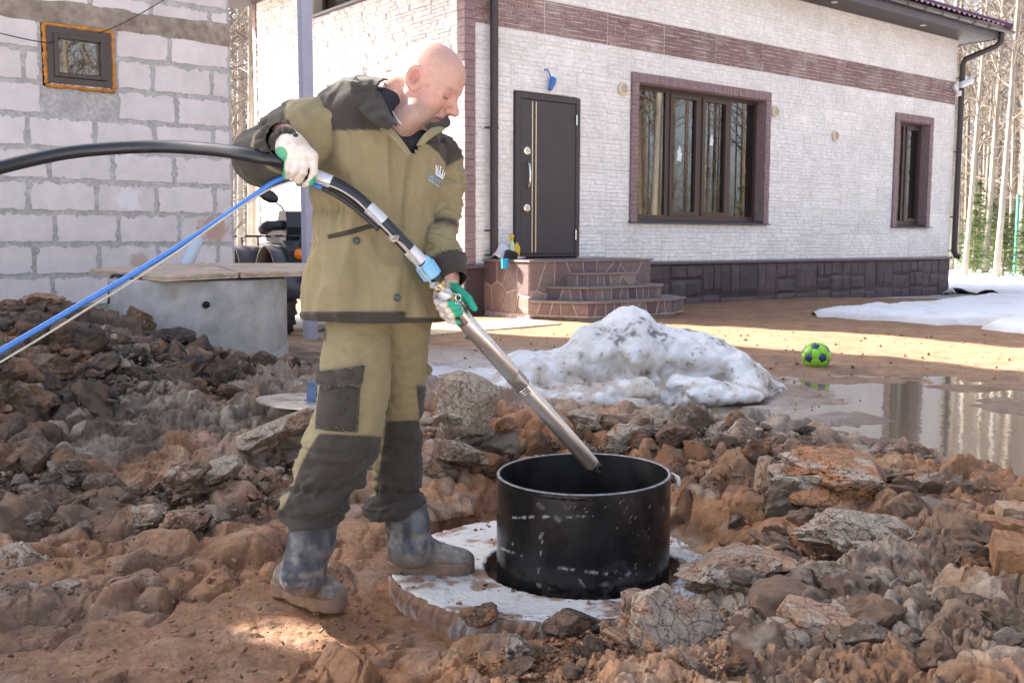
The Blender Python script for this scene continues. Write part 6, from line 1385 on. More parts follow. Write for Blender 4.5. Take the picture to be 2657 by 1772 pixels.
crumbs('clay_crumbs', REG[4][2], 1100, .003, .014, 'ooobt', 'orange crumbs before the slab', seed=5)
crumbs('clay_crumbs', [(0, 1250, 3.6), (700, 1180, 3.9), (880, 1400, 3.0), (960, 1566, 2.5), (0, 1566, 2.5)], 1100, .0016, .012, 'mmbt', 'crumbs on the trodden mud', seed=6)
crumbs('slab_crumbs', [(900, 1200, 4.1), (1640, 1200, 4.1), (1640, 1440, 2.8), (900, 1440, 2.8)], 210, .0012, .010, 'oobd', 'crumbs of soil scattered on the slab', SLAB_TOP+.001, seed=7)
crumbs('yard_pebbles', [(1000, 770, 10.5), (2351, 740, 10.5), (2351, 850, 7.2), (1900, 950, 6), (1100, 900, 6)], 300, .006, .020, 'ytyg', 'pebbles and lumps on the sandy yard', seed=8)
# old timbers at the right edge
M_old = mk('old_timber', (.30, .20, .125), .85, vary=((3, .3), (9, .55, (.42, .35, .27), .54), (40, .25)), bump=((14, .6, .012), (70, .5, .004)))
M_oldo = mk('clay_smeared_timber', (.28, .135, .062), .9, vary=((5, .4), (24, .3)), bump=((20, .8, .02), (80, .5, .005)))
def timber(x, y, Y, l, h, d, rot, mat, lab):
    nx, ny = 26, 12; V = []; F = []; rr_ = random.Random(int(x+y)); per = []
    for k in range(ny):
        t = k/ny*4; s_ = int(t); f = t-s_; a = [(-d, -h), (d, -h), (d, h), (-d, h)]; p, q = a[s_], a[(s_+1) % 4]; per.append((p[0]+(q[0]-p[0])*f, p[1]+(q[1]-p[1])*f))
    for i in range(nx+1):
        for (a, b) in per: V.append((-l+2*l*i/nx, a+rr_.uniform(-.005, .005), b+rr_.uniform(-.005, .005)))
    for i in range(nx):
        for k in range(ny): F.append((i*ny+k, i*ny+(k+1) % ny, (i+1)*ny+(k+1) % ny, (i+1)*ny+k))
    F += [tuple(range(ny-1, -1, -1)), tuple(range(nx*ny, nx*ny+ny))]
    o = obj('timber', V, F, mat); o.location = P(x, y, Y); o.rotation_euler = [R(a) for a in rot]; tag(o, lab, 'timber')
timber(2430, 1205, 3.25, .19, .035, .05, (0, 8, -12), M_old, 'pale weathered timber end at the right edge, topmost of the pile')
timber(2420, 1245, 3.1, .24, .04, .05, (0, 10, -8), M_oldo, 'brown timber under the pale weathered one at the right edge')
timber(2420, 1335, 2.75, .165, .10, .08, (6, 4, -20), M_oldo, 'thick clay-smeared timber block at the right edge below the other timbers')

# ------------------------------------------------------------------ the worker
def D(x, y, Y): return np.array(P(x, y, Y))
def to_d(V):                                  # world points -> picture coordinates and distance
    q = V-np.array([0, 0, EZ]); z = q @ fw; return (1328.5+FPX*(q @ r2)/z)/1.13016, (886-FPX*(q @ u2)/z)/1.13016, q[:, 1]
U_ = lambda v: v/np.linalg.norm(v)
def loft(rings, nu=120, per=9, disp=None):
    """rings: (centre, ex, ey, a, b, squareness); returns V, F, t, theta"""
    A = np.array([np.concatenate([c, ex, ey, [a, b, s]]) for c, ex, ey, a, b, s in rings]); S = spline(list(A), per); n = len(S); th = np.linspace(0, 2*math.pi, nu, endpoint=False)
    c, s = np.cos(th), np.sin(th); V = []
    for r_ in S:
        e = 2/r_[11]; V.append(r_[0:3]+np.outer(np.sign(c)*np.abs(c)**e*r_[9], r_[3:6])+np.outer(np.sign(s)*np.abs(s)**e*r_[10], r_[6:9]))
    V = np.array(V); T = np.repeat(np.linspace(0, len(rings)-1, n), nu).reshape(n, nu); TH = np.tile(th, (n, 1))
    if disp is not None:
        du = np.roll(V, -1, 1)-np.roll(V, 1, 1); dv = np.gradient(V, axis=0); N_ = np.cross(du, dv); N_ /= np.linalg.norm(N_, axis=2)[:, :, None]+1e-9
        ctr = V.mean(1, keepdims=True); sg = np.sign(((V-ctr)*N_).sum(2).mean()); V = V+N_*sg*disp(V.reshape(-1, 3), T.ravel(), TH.ravel()).reshape(n, nu)[:, :, None]
    i = np.arange(n-1)[:, None]*nu; k = np.arange(nu)[None, :]; F = np.stack([i+k, i+(k+1) % nu, i+nu+(k+1) % nu, i+nu+k], -1).reshape(-1, 4)
    return V.reshape(-1, 3), F, T.ravel(), TH.ravel()
def path_rings(pts, ra, rb=None, up=(0, 0, 1), sq=2.1):
    """rings square to a path; pts (x, y, Y) picture points, ra in picture units"""
    C = [D(*p) for p in pts]; out = []; prev = None
    for i, c in enumerate(C):
        t = U_(C[min(i+1, len(C)-1)]-C[max(i-1, 0)]); ex = np.cross(t, np.array(up, float)) if prev is None else prev-t*(prev @ t)
        ex = U_(ex); prev = ex; ey = np.cross(ex, t); k = PXM*pts[i][2]; out.append((c, ex, ey, ra[i]*k, (rb or ra)[i]*k, sq))
    return out
OL, DK = np.array((.228, .187, .103)), np.array((.047, .039, .032)); TAN = np.array((.40, .34, .20))
M_cloth = mk('canvas_cloth', attr=True, rough=.88, vary=((5, .07), (60, .06)), bump=((420, .25, .0012, 3), (26, .22, .006, 4)), spec=.2)
M_cloth.node_tree.nodes['Principled BSDF'].inputs['Sheen Weight'].default_value = .12
def folds(p, scale, stretch, amp, seed=0., sharp_=1.6):
    """cloth folds: ridged noise, stretched so the creases run along one axis"""
    q = (p+seed)*scale/np.array(stretch); w = fbm(q*.7+seed, 2)*.6; n_ = 1-np.abs(fbm(q+w[:, None], 3))*2.2; return amp*(np.clip(n_, -1, 1)**1.0*sharp_-.6)

# ---- body: one surface, head and neck in detail, limbs under the clothes
HC_ = D(985, 192, 3.08); hp_, hy_ = R(31), R(20)
Fh = U_(np.array((math.cos(hp_)*math.cos(hy_), -math.cos(hp_)*math.sin(hy_), -math.sin(hp_)))); Lh = U_(np.cross(np.array((0, 0, 1.)), Fh)); Lh = U_(Lh+np.array((0, 0, -.03))); Uh = np.cross(Fh, Lh); HM = np.stack([Fh, Lh, Uh], 1)
def head_sdf(W_):
    p = (W_-HC_) @ HM; s = p.copy(); s[:, 1] = np.abs(s[:, 1])
    d = ellip(p, (-.012, 0, .034), (.100, .079, .086)); d = smin(d, ellip(p, (.030, 0, .030), (.066, .068, .074)), .03)
    d = smin(d, ellip(p, (.036, 0, -.030), (.056, .060, .080)), .03); d = smin(d, ellip(p, (.030, 0, -.074), (.052, .055, .042)), .025)
    d = smin(d, rcone(s, (-.012, .056, -.052), (.060, .022, -.100), .020, .018), .03); d = smin(d, ellip(p, (.072, 0, -.101), (.021, .022, .019)), .022)
    d = smin(d, ellip(s, (.056, .042, -.030), (.026, .022, .026)), .022); d = smin(d, ellip(s, (.032, .050, -.062), (.034, .020, .032)), .02)
    d = smin(d, rcone(s, (.089, .008, .019), (.069, .047, .017), .012, .011), .014)
    d = -smin(-d, ellip(s, (.104, .031, -.005), (.024, .021, .014)), .010)                      # eye sockets
    d = smin(d, ellip(s, (.0735, .031, -.005), (.0150, .0165, .0125)), .004)                    # lowered lids
    d = smin(d, rcone(s, (.0865, .016, .003), (.074, .047, .004), .0062, .0055), .008)            # upper lid fold
    d = -smin(-d, rcone(s, (.0925, .020, -.0085), (.080, .044, -.0095), .0016, .0016), .003)      # lash line
    d = smin(d, rcone(p, (.090, 0, .008), (.115, 0, -.030), .0090, .0125), .012); d = smin(d, ellip(p, (.1185, 0, -.035), (.0140, .0135, .0125)), .009)
    d = smin(d, ellip(s, (.104, .0140, -.038), (.0125, .0090, .0105)), .006); d = -smin(-d, ellip(s, (.106, .007, -.0475), (.007, .0042, .004)), .003)
    d = smin(d, ellip(p, (.082, 0, -.062), (.022, .026, .020)), .016)
    d = smin(d, ellip(p, (.0965, 0, -.0655), (.0105, .021, .0062)), .005); d = smin(d, ellip(p, (.0945, 0, -.0785), (.0110, .020, .0072)), .006)
    d = -smin(-d, rcone(s, (.107, 0, -.0718), (.083, .027, -.0745), .0018, .0022), .004)
    d = -smin(-d, rcone(s, (.092, .019, -.042), (.078, .034, -.072), .0022, .0016), .010)          # cheek fold
    d = -smin(-d, rcone(s, (.094, 0, -.0905), (.084, .02, -.091), .002, .002), .009)
    # ear
    e = s-np.array((-.010, .083, -.004)); c, sn = math.cos(.28), math.sin(.28); ex = e[:, 0]*c+e[:, 2]*sn; ez = -e[:, 0]*sn+e[:, 2]*c; ey = e[:, 1]+.55*ex
    q = np.stack([ex, ey, ez], 1); ea = ellip(q, (0, 0, .002), (.025, .0095, .037)); ea = smin(ea, ellip(q, (.004, -.001, -.026), (.010, .007, .012)), .008)
    ea = -smin(-ea, ellip(q, (.003, .010, .004), (.0150, .0115, .0255)), .004); ea = smin(ea, rcone(q, (.012, .001, -.004), (.010, .003, -.012), .005, .005), .004)
    d = smin(d, ea, .005); return d, p
nb0, nb1, nb2 = D(868, 262, 3.12), D(905, 225, 3.11), D(952, 190, 3.10)
def skin_sdf(W_):
    d, p = head_sdf(W_); n_ = rcone(W_, nb0, nb1, .074, .066); n_ = smin(n_, rcone(W_, nb1, nb2, .066, .060), .03)
    n_ = smin(n_, rcone(W_, D(900, 300, 3.05), D(955, 262, 3.03), .050, .042), .04)                # throat
    return smin(d, n_, .022)
Vh, Fh_ = snets(skin_sdf, HC_-np.array((.27, .16, .20)), HC_+np.array((.16, .16, .165)), .0028)
pl = (Vh-HC_) @ HM; sy = np.abs(pl[:, 1]); n1 = fbm(Vh*28, 3); n2 = fbm(Vh*90, 3)
cs = np.tile(np.array((.455, .262, .205)), (len(Vh), 1)); 
def blend(c, m, colr): m = np.clip(m, 0, 1)[:, None]; return c*(1-m)+np.array(colr)*m
cs = blend(cs, .55*sstep(.03, .10, pl[:, 2])*(1), (.48, .29, .245)); stub = sstep(-.035, -.065, pl[:, 2]-.1*(pl[:, 0]-.05))*sstep(-.04, .0, pl[:, 0]); stub = stub*(.55+.35*n2)
cs = blend(cs, stub*.9, (.215, .15, .13)); cs = blend(cs, .55*np.exp(-((pl[:, 0]-.112)/.018)**2-((pl[:, 2]+.036)/.016)**2), (.47, .185, .15))
cs = blend(cs, .4*np.exp(-((pl[:, 0]-.06)/.03)**2-((pl[:, 2]+.03)/.022)**2), (.48, .21, .165)); cs = blend(cs, .75*np.exp(-((sy-.082)/.012)**2-((pl[:, 0]+.012)/.026)**2-((pl[:, 2])/.04)**2), (.54, .23, .19))
cs = blend(cs, .9*((pl[:, 0] > .088)&(pl[:, 2] < -.060)&(pl[:, 2] > -.0850)&(sy < .024)), (.40, .165, .14)); cs = blend(cs, .95*np.exp(-((pl[:, 2]+.009)/.0034)**2)*(pl[:, 0] > .074)*(sy > .018)*(sy < .047), (.07, .035, .03)); cs = blend(cs, .45*np.exp(-((pl[:, 2]+.004)/.011)**2)*(pl[:, 0] > .066)*sstep(.012, .02, sy)*sstep(.054, .044, sy), (.42, .21, .17))  # last blend puts shading round the eye sockets into the skin colour
cs = blend(cs, .8*np.exp(-((pl[:, 2]-.0215)/.0055)**2)*(pl[:, 0] > .064)*sstep(.004, .012, sy)*sstep(.052, .044, sy)*(.7+.6*n2), (.20, .115, .085))
cs = blend(cs, .8*np.exp(-((pl[:, 0]-.035)**2+(pl[:, 2]+.004)**2)/.0045**2), (.30, .13, .12)); cs = blend(cs, .5*sstep(.1, .5, n1)*.4, (.50, .24, .19)); _e = np.stack([pl[:, 0]+.010, sy-.083, pl[:, 2]+.004], 1); _c, _s = math.cos(.28), math.sin(.28); _x = _e[:, 0]*_c+_e[:, 2]*_s; _z = -_e[:, 0]*_s+_e[:, 2]*_c; _y = _e[:, 1]+.55*_x
cs = blend(cs,   .6*sstep(1.15, .8, np.sqrt(((_x-.004)/.0135)**2+((_z-.002)/.023)**2))*sstep(-.006, -.001, _y)*(sy > .068), (.40, .15, .115))  # inner ear: redness, and the hollow's shade put into the colour
cs = blend(cs, .85*np.exp(-((pl[:, 0]-.107)/.007)**2-((sy-.007)/.0045)**2-((pl[:, 2]+.0475)/.004)**2), (.16, .05, .045)); cs = blend(cs, .85*np.exp(-((pl[:, 2]+.0727)/.0022)**2)*(pl[:, 0] > .080)*(sy < .027), (.20, .07, .06)); cs = blend(cs, .45*np.exp(-((pl[:, 2]+.057)/.018)**2)*np.exp(-((sy-.030)/.0035)**2)*(pl[:, 0] > .07), (.33, .16, .125))  # nostrils, mouth line and cheek fold: crease shade painted into the skin
cs = cs*(1+.07*n2[:, None]+.10*n1[:, None]*np.array((.3, 1, 1)))
# rest of the body, coarse, hidden by the clothes
J = dict(pel=D(862, 700, 3.12), chest=D(880, 400, 3.12), nb=D(880, 270, 3.12), sr=D(775, 285, 3.0), er=D(628, 345, 3.05), wr=D(655, 333, 2.88), sl=D(1000, 345, 3.22), el=D(1022, 500, 3.16), wl=D(1040, 640, 3.04),
         hr=D(825, 740, 3.07), kr=D(785, 1010, 3.02), ar=D(712, 1260, 3.0), hl=D(915, 745, 3.2), kl=D(915, 985, 3.22), al=D(935, 1230, 3.33))
def body_sdf(q):
    d = rcone(q, J['pel'], J['chest'], .085, .095)
    for a, b, ra, rb in (('chest', 'nb', .09, .06), ('sr', 'er', .05, .042), ('er', 'wr', .042, .029), ('nb', 'sr', .05, .045), ('nb', 'sl', .05, .04), ('sl', 'el', .036, .028), ('el', 'wl', .028, .022), ('pel', 'hr', .08, .065), ('hr', 'kr', .06, .044), ('kr', 'ar', .042, .032), ('pel', 'hl', .08, .06), ('hl', 'kl', .058, .04), ('kl', 'al', .038, .03)):
        d = smin(d, rcone(q, J[a], J[b], ra, rb), .03)
    return smin(d, rcone(q, J['nb'], nb1, .06, .055), .03)
allj = np.array(list(J.values())); Vb, Fb = snets(body_sdf, allj.min(0)-.2, allj.max(0)+.2, .018)
M_skin = mk('skin', attr=True, rough=.5, vary=((260, .10), (60, .07)), bump=((330, .5, .0012, 4), (70, .3, .002, 3)), sss=.03, spec=.4)
person = obj('person', np.concatenate([Vh, Vb]), np.concatenate([Fh_, Fb+len(Vh)]), M_skin, None, True, np.concatenate([cs, np.tile(np.array((.455, .262, .205)), (len(Vb), 1))]))
tag(person, 'bald man in olive work suit and muddy boots lowering a pump into the casing', 'person')


# ---- jacket
ph = R(47); Fj = np.array((math.cos(ph), -math.sin(ph), 0)); Lj = np.array((math.sin(ph), math.cos(ph), 0))
def jr(x, y, a, b, tilt=0., sq=2.3, Y=3.13, lean=0.):
    L_ = U_(Lj+np.array((0, 0, -tilt))); F_ = U_(Fj+np.array((0, 0, -lean))); return (D(x, y, Y), L_, F_, a, b, sq)
JR = [jr(863, 733, .216, .176, .03), jr(862, 700, .217, .178, .02), jr(861, 640, .214, .172), jr(862, 580, .209, .160), jr(865, 530, .204, .148), jr(868, 480, .206, .146), jr(872, 430, .214, .148, .03), jr(876, 380, .224, .152, .08), jr(880, 335, .230, .148, .16), jr(882, 295, .224, .138, .26), jr(886, 262, .196, .124, .32), jr(890, 240, .158, .112, .34), jr(894, 224, .115, .098, .34), jr(898, 212, .088, .085, .3)]
deg = lambda th: np.degrees(th)
def jdisp(V, T, TH):
    x, y, _ = to_d(V); d = folds(V, 7, (1, 1, 2.6), .012, 3)+folds(V, 16, (1.2, 1.2, 1.6), .0032, 9)
    g = np.exp(-((y-478)/16)**2); side = sstep(130, 165, deg(TH))*(1-sstep(300, 330, deg(TH)))
    d += -.014*g*side+g*side*.007*np.sin(TH*46+np.sin(y*.05)*2); d += .006*np.exp(-((y-505)/26)**2)*side*np.sin(TH*31+1)
    d += .006*np.exp(-((y-640)/60)**2)*np.sin(TH*7+2)+.005*np.sin(TH*5-y*.012)*(y > 560)
    thp = R(90)+.05*np.sin(T); d += .010*sstep(thp+.03, thp-.01, TH)*sstep(1.55-1.2, 1.55-.9, TH)*(y > 330)       # overlapping front edge
    return d+.008*np.exp(-((y-722)/7)**2)*(deg(TH) > 92)
Vj, Fj_, Tj, THj = loft(JR, 190, 14, jdisp); xj, yj, _ = to_d(Vj); dth = deg(THj)
cj = np.tile(OL, (len(Vj), 1)); lc = (Vj-D(880, 300, 3.13)) @ Lj
yo = np.where(lc < 0, 305+6*np.sin(THj*2), 308+np.clip(lc, 0, 1)*420); yo = np.where(dth < 86, yo+6, yo); cj = blend(cj, sstep(yo+2, yo-2, yj)*1., DK)
cj = blend(cj, sstep(713, 717, yj)*(dth > 93)+sstep(727, 731, yj)*(dth <= 93), DK); cj = cj*(1+.05*fbm(Vj*6, 3)[:, None])
edge_shade = np.exp(-((dth-92)/.9)**2)*(yj > 340); cj = blend(cj, edge_shade*.8, DK*.6); s2 = np.exp(-((dth-196)/.8)**2)*(yj > 470); cj = blend(cj, s2*.7, DK*.8)  # first dark line paints the shade along the overlapping front edge
# open front at the neck
half = np.clip((352-yj)/128*30, 0, 90); openv = (np.abs(dth-91) < half)&(yj < 352); keep = ~openv[Fj_].any(1)
jk = obj('jacket', Vj, Fj_[keep], M_cloth, person, True, cj); md = jk.modifiers.new('thick', 'SOLIDIFY'); md.thickness = .006; md.offset = 1
Vt, Ft, Tt, THt = loft([(c, ex, ey, a-.016, b-.016, s) for c, ex, ey, a, b, s in JR[6:12]]+[jr(898, 232, .088, .080, .3), jr(906, 224, .080, .072, .3)], 90, 8, lambda V, T, TH: folds(V, 9, (1, 1, 2), .006, 5))
obj('t_shirt', Vt, Ft, mk('navy_jersey', (.010, .011, .020), .85, bump=((300, .2, .001), (30, .3, .005))), person, True)
from mathutils.bvhtree import BVHTree
def bvh(V, F): return BVHTree.FromPolygons([tuple(v) for v in V], [tuple(f) for f in F])
CAMP = Vector((0, 0, EZ))
def hit(tree, x, y):
    d = Vector(ray(x, y)).normalized(); h, n_, *_ = tree.ray_cast(CAMP, d)
    if h is None: return None, None
    if n_.dot(d) > 0: n_ = -n_
    return h, n_
BJ = bvh(Vj, Fj_)
def patch(name, quad, tree, mat, parent, off=.008, nx=16, ny=16, colr=None, edge=.0, bulge=0., smooth=True, fb=3.0):
    """a sewn-on piece lying on the cloth; quad = corners TL, TR, BR, BL in the picture, rows may be polylines"""
    V = []; top = spline([np.array(p, float) for p in quad[0]], 6); bot = spline([np.array(p, float) for p in quad[1]], 6)
    rs_ = lambda pl, t: pl[min(int(t*(len(pl)-1)), len(pl)-2)]+(pl[min(int(t*(len(pl)-1)), len(pl)-2)+1]-pl[min(int(t*(len(pl)-1)), len(pl)-2)])*(t*(len(pl)-1)-min(int(t*(len(pl)-1)), len(pl)-2))
    Yl = fb
    for j in range(ny+1):
        for i in range(nx+1):
            a, b = rs_(top, i/nx), rs_(bot, i/nx); q = a+(b-a)*j/ny; h, n_ = hit(tree, q[0], q[1])
            if h is None: h = P(q[0], q[1], Yl); n_ = Vector((0, -1, 0))
            else: Yl = h.y
            e = min(i, nx-i, j, ny-j); V.append(h+n_*(off*(1 if e > 0 else .15)+bulge*math.sin(math.pi*i/nx)*math.sin(math.pi*j/ny)))
    F = [(j*(nx+1)+i, j*(nx+1)+i+1, (j+1)*(nx+1)+i+1, (j+1)*(nx+1)+i) for j in range(ny) for i in range(nx)]
    return obj(name, V, F, mat, parent, smooth, None if colr is None else np.tile(np.array(colr), (len(V), 1)))
patch('pocket_welt', ([(752, 540), (800, 528), (866, 509)], [(754, 549), (800, 540), (868, 520)]), BJ, M_cloth, jk, .007, 24, 4, DK)
M_snap = mk('green_snap', (.03, .045, .042), .35)
h, n_ = hit(BJ, 818, 553); m = MB(); m.lathe([(0, .004), (.004, .005), (.0085, .0045), (.011, .002), (.011, 0)], 18, cap=False); m.xf(Matrix.Translation(h+n_*.002) @ n_.to_track_quat('Z', 'Y').to_matrix().to_4x4()); m.obj('snap_button', M_snap, jk, True)
h, n_ = hit(BJ, 911, 683); m = MB(); m.lathe([(0, .004), (.004, .005), (.0085, .0045), (.011, .002), (.011, 0)], 18, cap=False); m.xf(Matrix.Translation(h+n_*.004) @ n_.to_track_quat('Z', 'Y').to_matrix().to_4x4()); m.obj('snap_button', M_snap, jk, True)
patch('side_pocket', ([(990, 545), (1000, 552)], [(996, 580), (1003, 590)]), BJ, M_cloth, jk, .006, 4, 10, DK)
BH_ = bvh(Vh, Fh_); pts = []
for x, y in ((880, 190), (882, 204), (886, 220), (893, 240), (902, 258), (913, 275), (922, 286)):
    h, n_ = hit(BH_, x, y)
    if h: pts.append(h+n_*.003)
m = MB(); m.tube(spline(pts, 8), .0030, 7); m.obj('neck_chain', mk('silver', (.80, .80, .81), .3, metal=.7, bump=((700, .8, .003),)), person, True)
# placket strip along the neck opening and collar flaps
def strip_obj(name, a, b, colr, th, parent, nx=30, ny=7, wav=.0, curl=0.):
    A, B = spline([D(*p) for p in a], 8), spline([D(*p) for p in b], 8); ta = np.linspace(0, 1, nx+1)
    ia = np.stack([np.interp(ta, np.linspace(0, 1, len(A)), A[:, k]) for k in range(3)], 1); ib = np.stack([np.interp(ta, np.linspace(0, 1, len(B)), B[:, k]) for k in range(3)], 1); V = []
    for i in range(nx+1):
        for j in range(ny+1):
            t = j/ny; p = ia[i]*(1-t)+ib[i]*t; p = p+np.array((0, -1, .3))*(curl*math.sin(math.pi*t)+wav*math.sin(i*.9+2*t)*t); V.append(p)
    F = [(i*(ny+1)+j, i*(ny+1)+j+1, (i+1)*(ny+1)+j+1, (i+1)*(ny+1)+j) for i in range(nx) for j in range(ny)]
    o = obj(name, V, F, M_cloth, parent, True, np.tile(np.array(colr), (len(V), 1))*(1+.08*fbm(np.array(V)*20, 3)[:, None])); md = o.modifiers.new('t', 'SOLIDIFY'); md.thickness = th; md.offset = 0
    sb_ = o.modifiers.new('s', 'SUBSURF'); sb_.levels = 1; sb_.render_levels = 1; return o
strip_obj('placket', [(884, 280, 2.955), (905, 300, 2.935), (925, 325, 2.925), (944, 352, 2.93)], [(872, 296, 2.935), (895, 312, 2.918), (918, 335, 2.912), (938, 362, 2.925)], OL, .005, jk)
strip_obj('collar', [(836, 186, 3.20), (857, 190, 3.09), (872, 212, 3.02), (884, 240, 2.985), (898, 268, 2.955), (912, 290, 2.94)], [(812, 186, 3.17), (816, 206, 3.04), (817, 236, 2.965), (832, 262, 2.925), (862, 286, 2.905), (893, 300, 2.915)], DK*.8, .010, jk, 36, 9, .003, .020)
strip_obj('collar', [(836, 186, 3.20), (857, 190, 3.09), (872, 212, 3.02), (882, 236, 2.99)], [(842, 196, 3.21), (866, 206, 3.10), (880, 232, 3.03), (890, 256, 3.0)], DK*.6, .008, jk, 20, 5, .002, .006)
strip_obj('collar_fold', [(806, 190, 3.22), (818, 178, 3.20), (840, 179, 3.22), (862, 190, 3.22)], [(803, 206, 3.20), (815, 196, 3.12), (838, 186, 3.10), (858, 194, 3.09)], DK, .014, jk, 20, 6, .003, .010)
strip_obj('collar', [(956, 336, 2.955), (972, 312, 2.965), (990, 296, 2.985), (1012, 282, 3.02)], [(968, 338, 2.95), (990, 318, 2.955), (1012, 304, 2.98), (1029, 292, 3.02)], OL*.9, .007, jk, 24, 6, .001, .006)
strip_obj('collar', [(974, 292, 3.02), (988, 285, 3.01), (1004, 283, 3.02), (1020, 276, 3.05), (1024, 270, 3.07)], [(985, 306, 2.985), (1000, 301, 2.99), (1018, 298, 3.0), (1033, 288, 3.03), (1029, 274, 3.06)], DK*.85, .010, jk, 26, 6, .002, .012)
h_l = [(815, 190, 3.0), (812, 183, 3.0), (816, 178, 3.0), (820, 183, 3.0), (816, 190, 3.0)]
m = MB(); m.tube(spline([D(*p) for p in h_l], 5), .0016, 5); m.obj('hood_loop', M_cable, jk, True)

# sleeves
def sdisp(seed, amp=.007):
    def f(V, T, TH): return folds(V, 9, (1.8, 1.8, .9), amp, seed)+folds(V, 20, (1, 1, 1), .0028, seed+4)
    return f
RS = path_rings([(795, 315, 3.16), (762, 308, 3.09), (733, 302, 3.005), (700, 312, 2.985), (662, 328, 3.01), (632, 342, 3.03), (612, 352, 3.0), (612, 354, 2.945), (630, 345, 2.905), (648, 332, 2.875), (654, 328, 2.86)], [40, 52, 70, 76, 70, 70, 68, 68, 60, 50, 41])
Vs, Fs, Ts, THs = loft(RS, 110, 12, lambda V, T, TH: folds(V, 8, (1.6, 1.6, 1), .010, 2)+folds(V, 18, (1, 1, 1), .003, 6)+.008*np.exp(-((T-9.2)/.5)**2)*np.sin(TH*17)+.012*np.exp(-((T-4.6)/.7)**2)*np.clip(np.sin(TH), 0, 1))
xs_, ys2, _ = to_d(Vs); cl = np.tile(OL, (len(Vs), 1)); cl = blend(cl, sstep(3.15, 3.22, Ts+.12*np.sin(THs+.8)), DK); cl = blend(cl, np.exp(-((Ts-8.35)/.10)**2)*1.2, OL*.9); cl = blend(cl, np.exp(-((Ts-5.2)/.05)**2)*.8, OL*.8); cl = cl*(1+.06*fbm(Vs*8, 3)[:, None])
sr_ = obj('sleeve', Vs, Fs, M_cloth, jk, True, cl); BS = bvh(Vs, Fs)
strip_obj('elbow_patch', [(690, 268, 2.955), (668, 268, 2.955), (648, 257, 2.965), (628, 272, 2.975)], [(689, 300, 2.915), (668, 302, 2.915), (648, 297, 2.925), (627, 294, 2.945)], DK*1.1, .008, sr_, 20, 6, .003, .010)
strip_obj('cuff', [(618, 350, 2.86), (620, 320, 2.855), (640, 299, 2.86), (665, 296, 2.86), (688, 316, 2.85)], [(634, 348, 2.835), (633, 326, 2.83), (645, 312, 2.83), (664, 310, 2.83), (680, 322, 2.83)], DK*.9, .012, sr_, 44, 5, .006, .010)
LS = path_rings([(975, 345, 3.2), (1000, 358, 3.21), (1015, 395, 3.21), (1017, 440, 3.19), (1012, 490, 3.17), (1010, 530, 3.14), (1014, 565, 3.10), (1022, 592, 3.07), (1030, 612, 3.05), (1038, 632, 3.02), (1042, 642, 3.01)], [40, 50, 50, 46, 42, 40, 40, 39, 39, 34, 27])
Vl, Fl, Tl, THl = loft(LS, 90, 12, lambda V, T, TH: folds(V, 12, (1.6, 1.6, .55), .009, 8)+folds(V, 22, (1, 1, .8), .003, 5)+.006*np.exp(-((T-7.4)/.3)**2)*np.sin(TH*15)-.010*np.exp(-((T-7.3)/.25)**2))
xl, yl, _ = to_d(Vl); cl = np.tile(OL, (len(Vl), 1)); cl = blend(cl, sstep(398-(xl-1000)*.5, 392-(xl-1000)*.5, yl), DK); cl = blend(cl, sstep(7.25, 7.35, Tl), DK); cl = blend(cl, np.exp(-((Tl-5.0)/.35)**2)*(np.cos(THl-.2) > .78), DK)
obj('sleeve', Vl, Fl, M_cloth, jk, True, cl)

# badge on the chest: crown and the first letters that show
M_bw = mk('white_thread', (.82, .82, .86), .7); M_bb = mk('blue_thread', (.20, .46, .82), .7)
def bz(x, y): return ((1080+x/17.42)/1.13016, (420+y/17.42)/1.13016)
def badge(name, polys, mat, off=.0035):
    V = []; F = []
    for pl in polys:
        n0 = len(V); q = []
        for x, y in pl:
            h, n_ = hit(BJ, *bz(x, y))
            if h is None: h, n_ = P(*bz(x, y), 3.05), Vector((0, -1, 0))
            V.append(h+n_*off)
        F.append(tuple(range(n0, n0+len(pl))))
    return obj(name, V, F, mat, jk)
spikes = [[(850, 140), (888, 150), (885, 440), (840, 470)], [(935, 160), (965, 160), (945, 470), (895, 450)], [(1065, 185), (1105, 240), (1095, 285), (1070, 300), (1055, 540), (985, 480), (1045, 290), (1025, 240)], [(1170, 345), (1205, 350), (1198, 400), (1180, 430), (1160, 620), (1105, 560), (1165, 420)], [(1235, 485), (1278, 490), (1225, 620), (1190, 720), (1155, 650), (1185, 630)]]
badge('crown_emblem', spikes+[[(840, 430), (900, 460), (1000, 500), (1080, 560), (1190, 640), (1180, 690), (1100, 610), (1000, 550), (880, 480), (838, 520)], [(835, 500), (875, 510), (960, 580), (1060, 640), (1150, 700), (1190, 690), (1165, 815), (1080, 750), (960, 685), (860, 610), (832, 570)]], M_bw)
badge('crown_band', [[(868, 482), (960, 545), (1060, 590), (1165, 680), (1150, 720), (1060, 650), (960, 600), (868, 535)]], M_bb, .0042)
tc = bpy.data.curves.new('lettering', 'FONT'); tc.body = 'НЕПТУН'; tc.size = 1; to_ = bpy.data.objects.new('lettering', tc); COL.objects.link(to_); bpy.context.view_layer.update()
tm = bpy.data.meshes.new_from_object(to_.evaluated_get(bpy.context.evaluated_depsgraph_get())); tv = [v.co.copy() for v in tm.vertices]; tp = [tuple(p.vertices) for p in tm.polygons]; bpy.data.objects.remove(to_)
wx = max(v.x for v in tv) or 1; hx = max(v.y for v in tv) or 1; V = []
for v in tv:
    a, b = v.x/wx*1.19, v.y/hx; bx, by = 515+a*(640), 742+a*395; ux, uy = 55, -215; q = bz(bx+ux*b*.95, by+uy*b*.95); h, n_ = hit(BJ, *q)
    if h is None: h, n_ = P(*q, 3.08), Vector((0, -1, 0))
    V.append(h+n_*.0035)
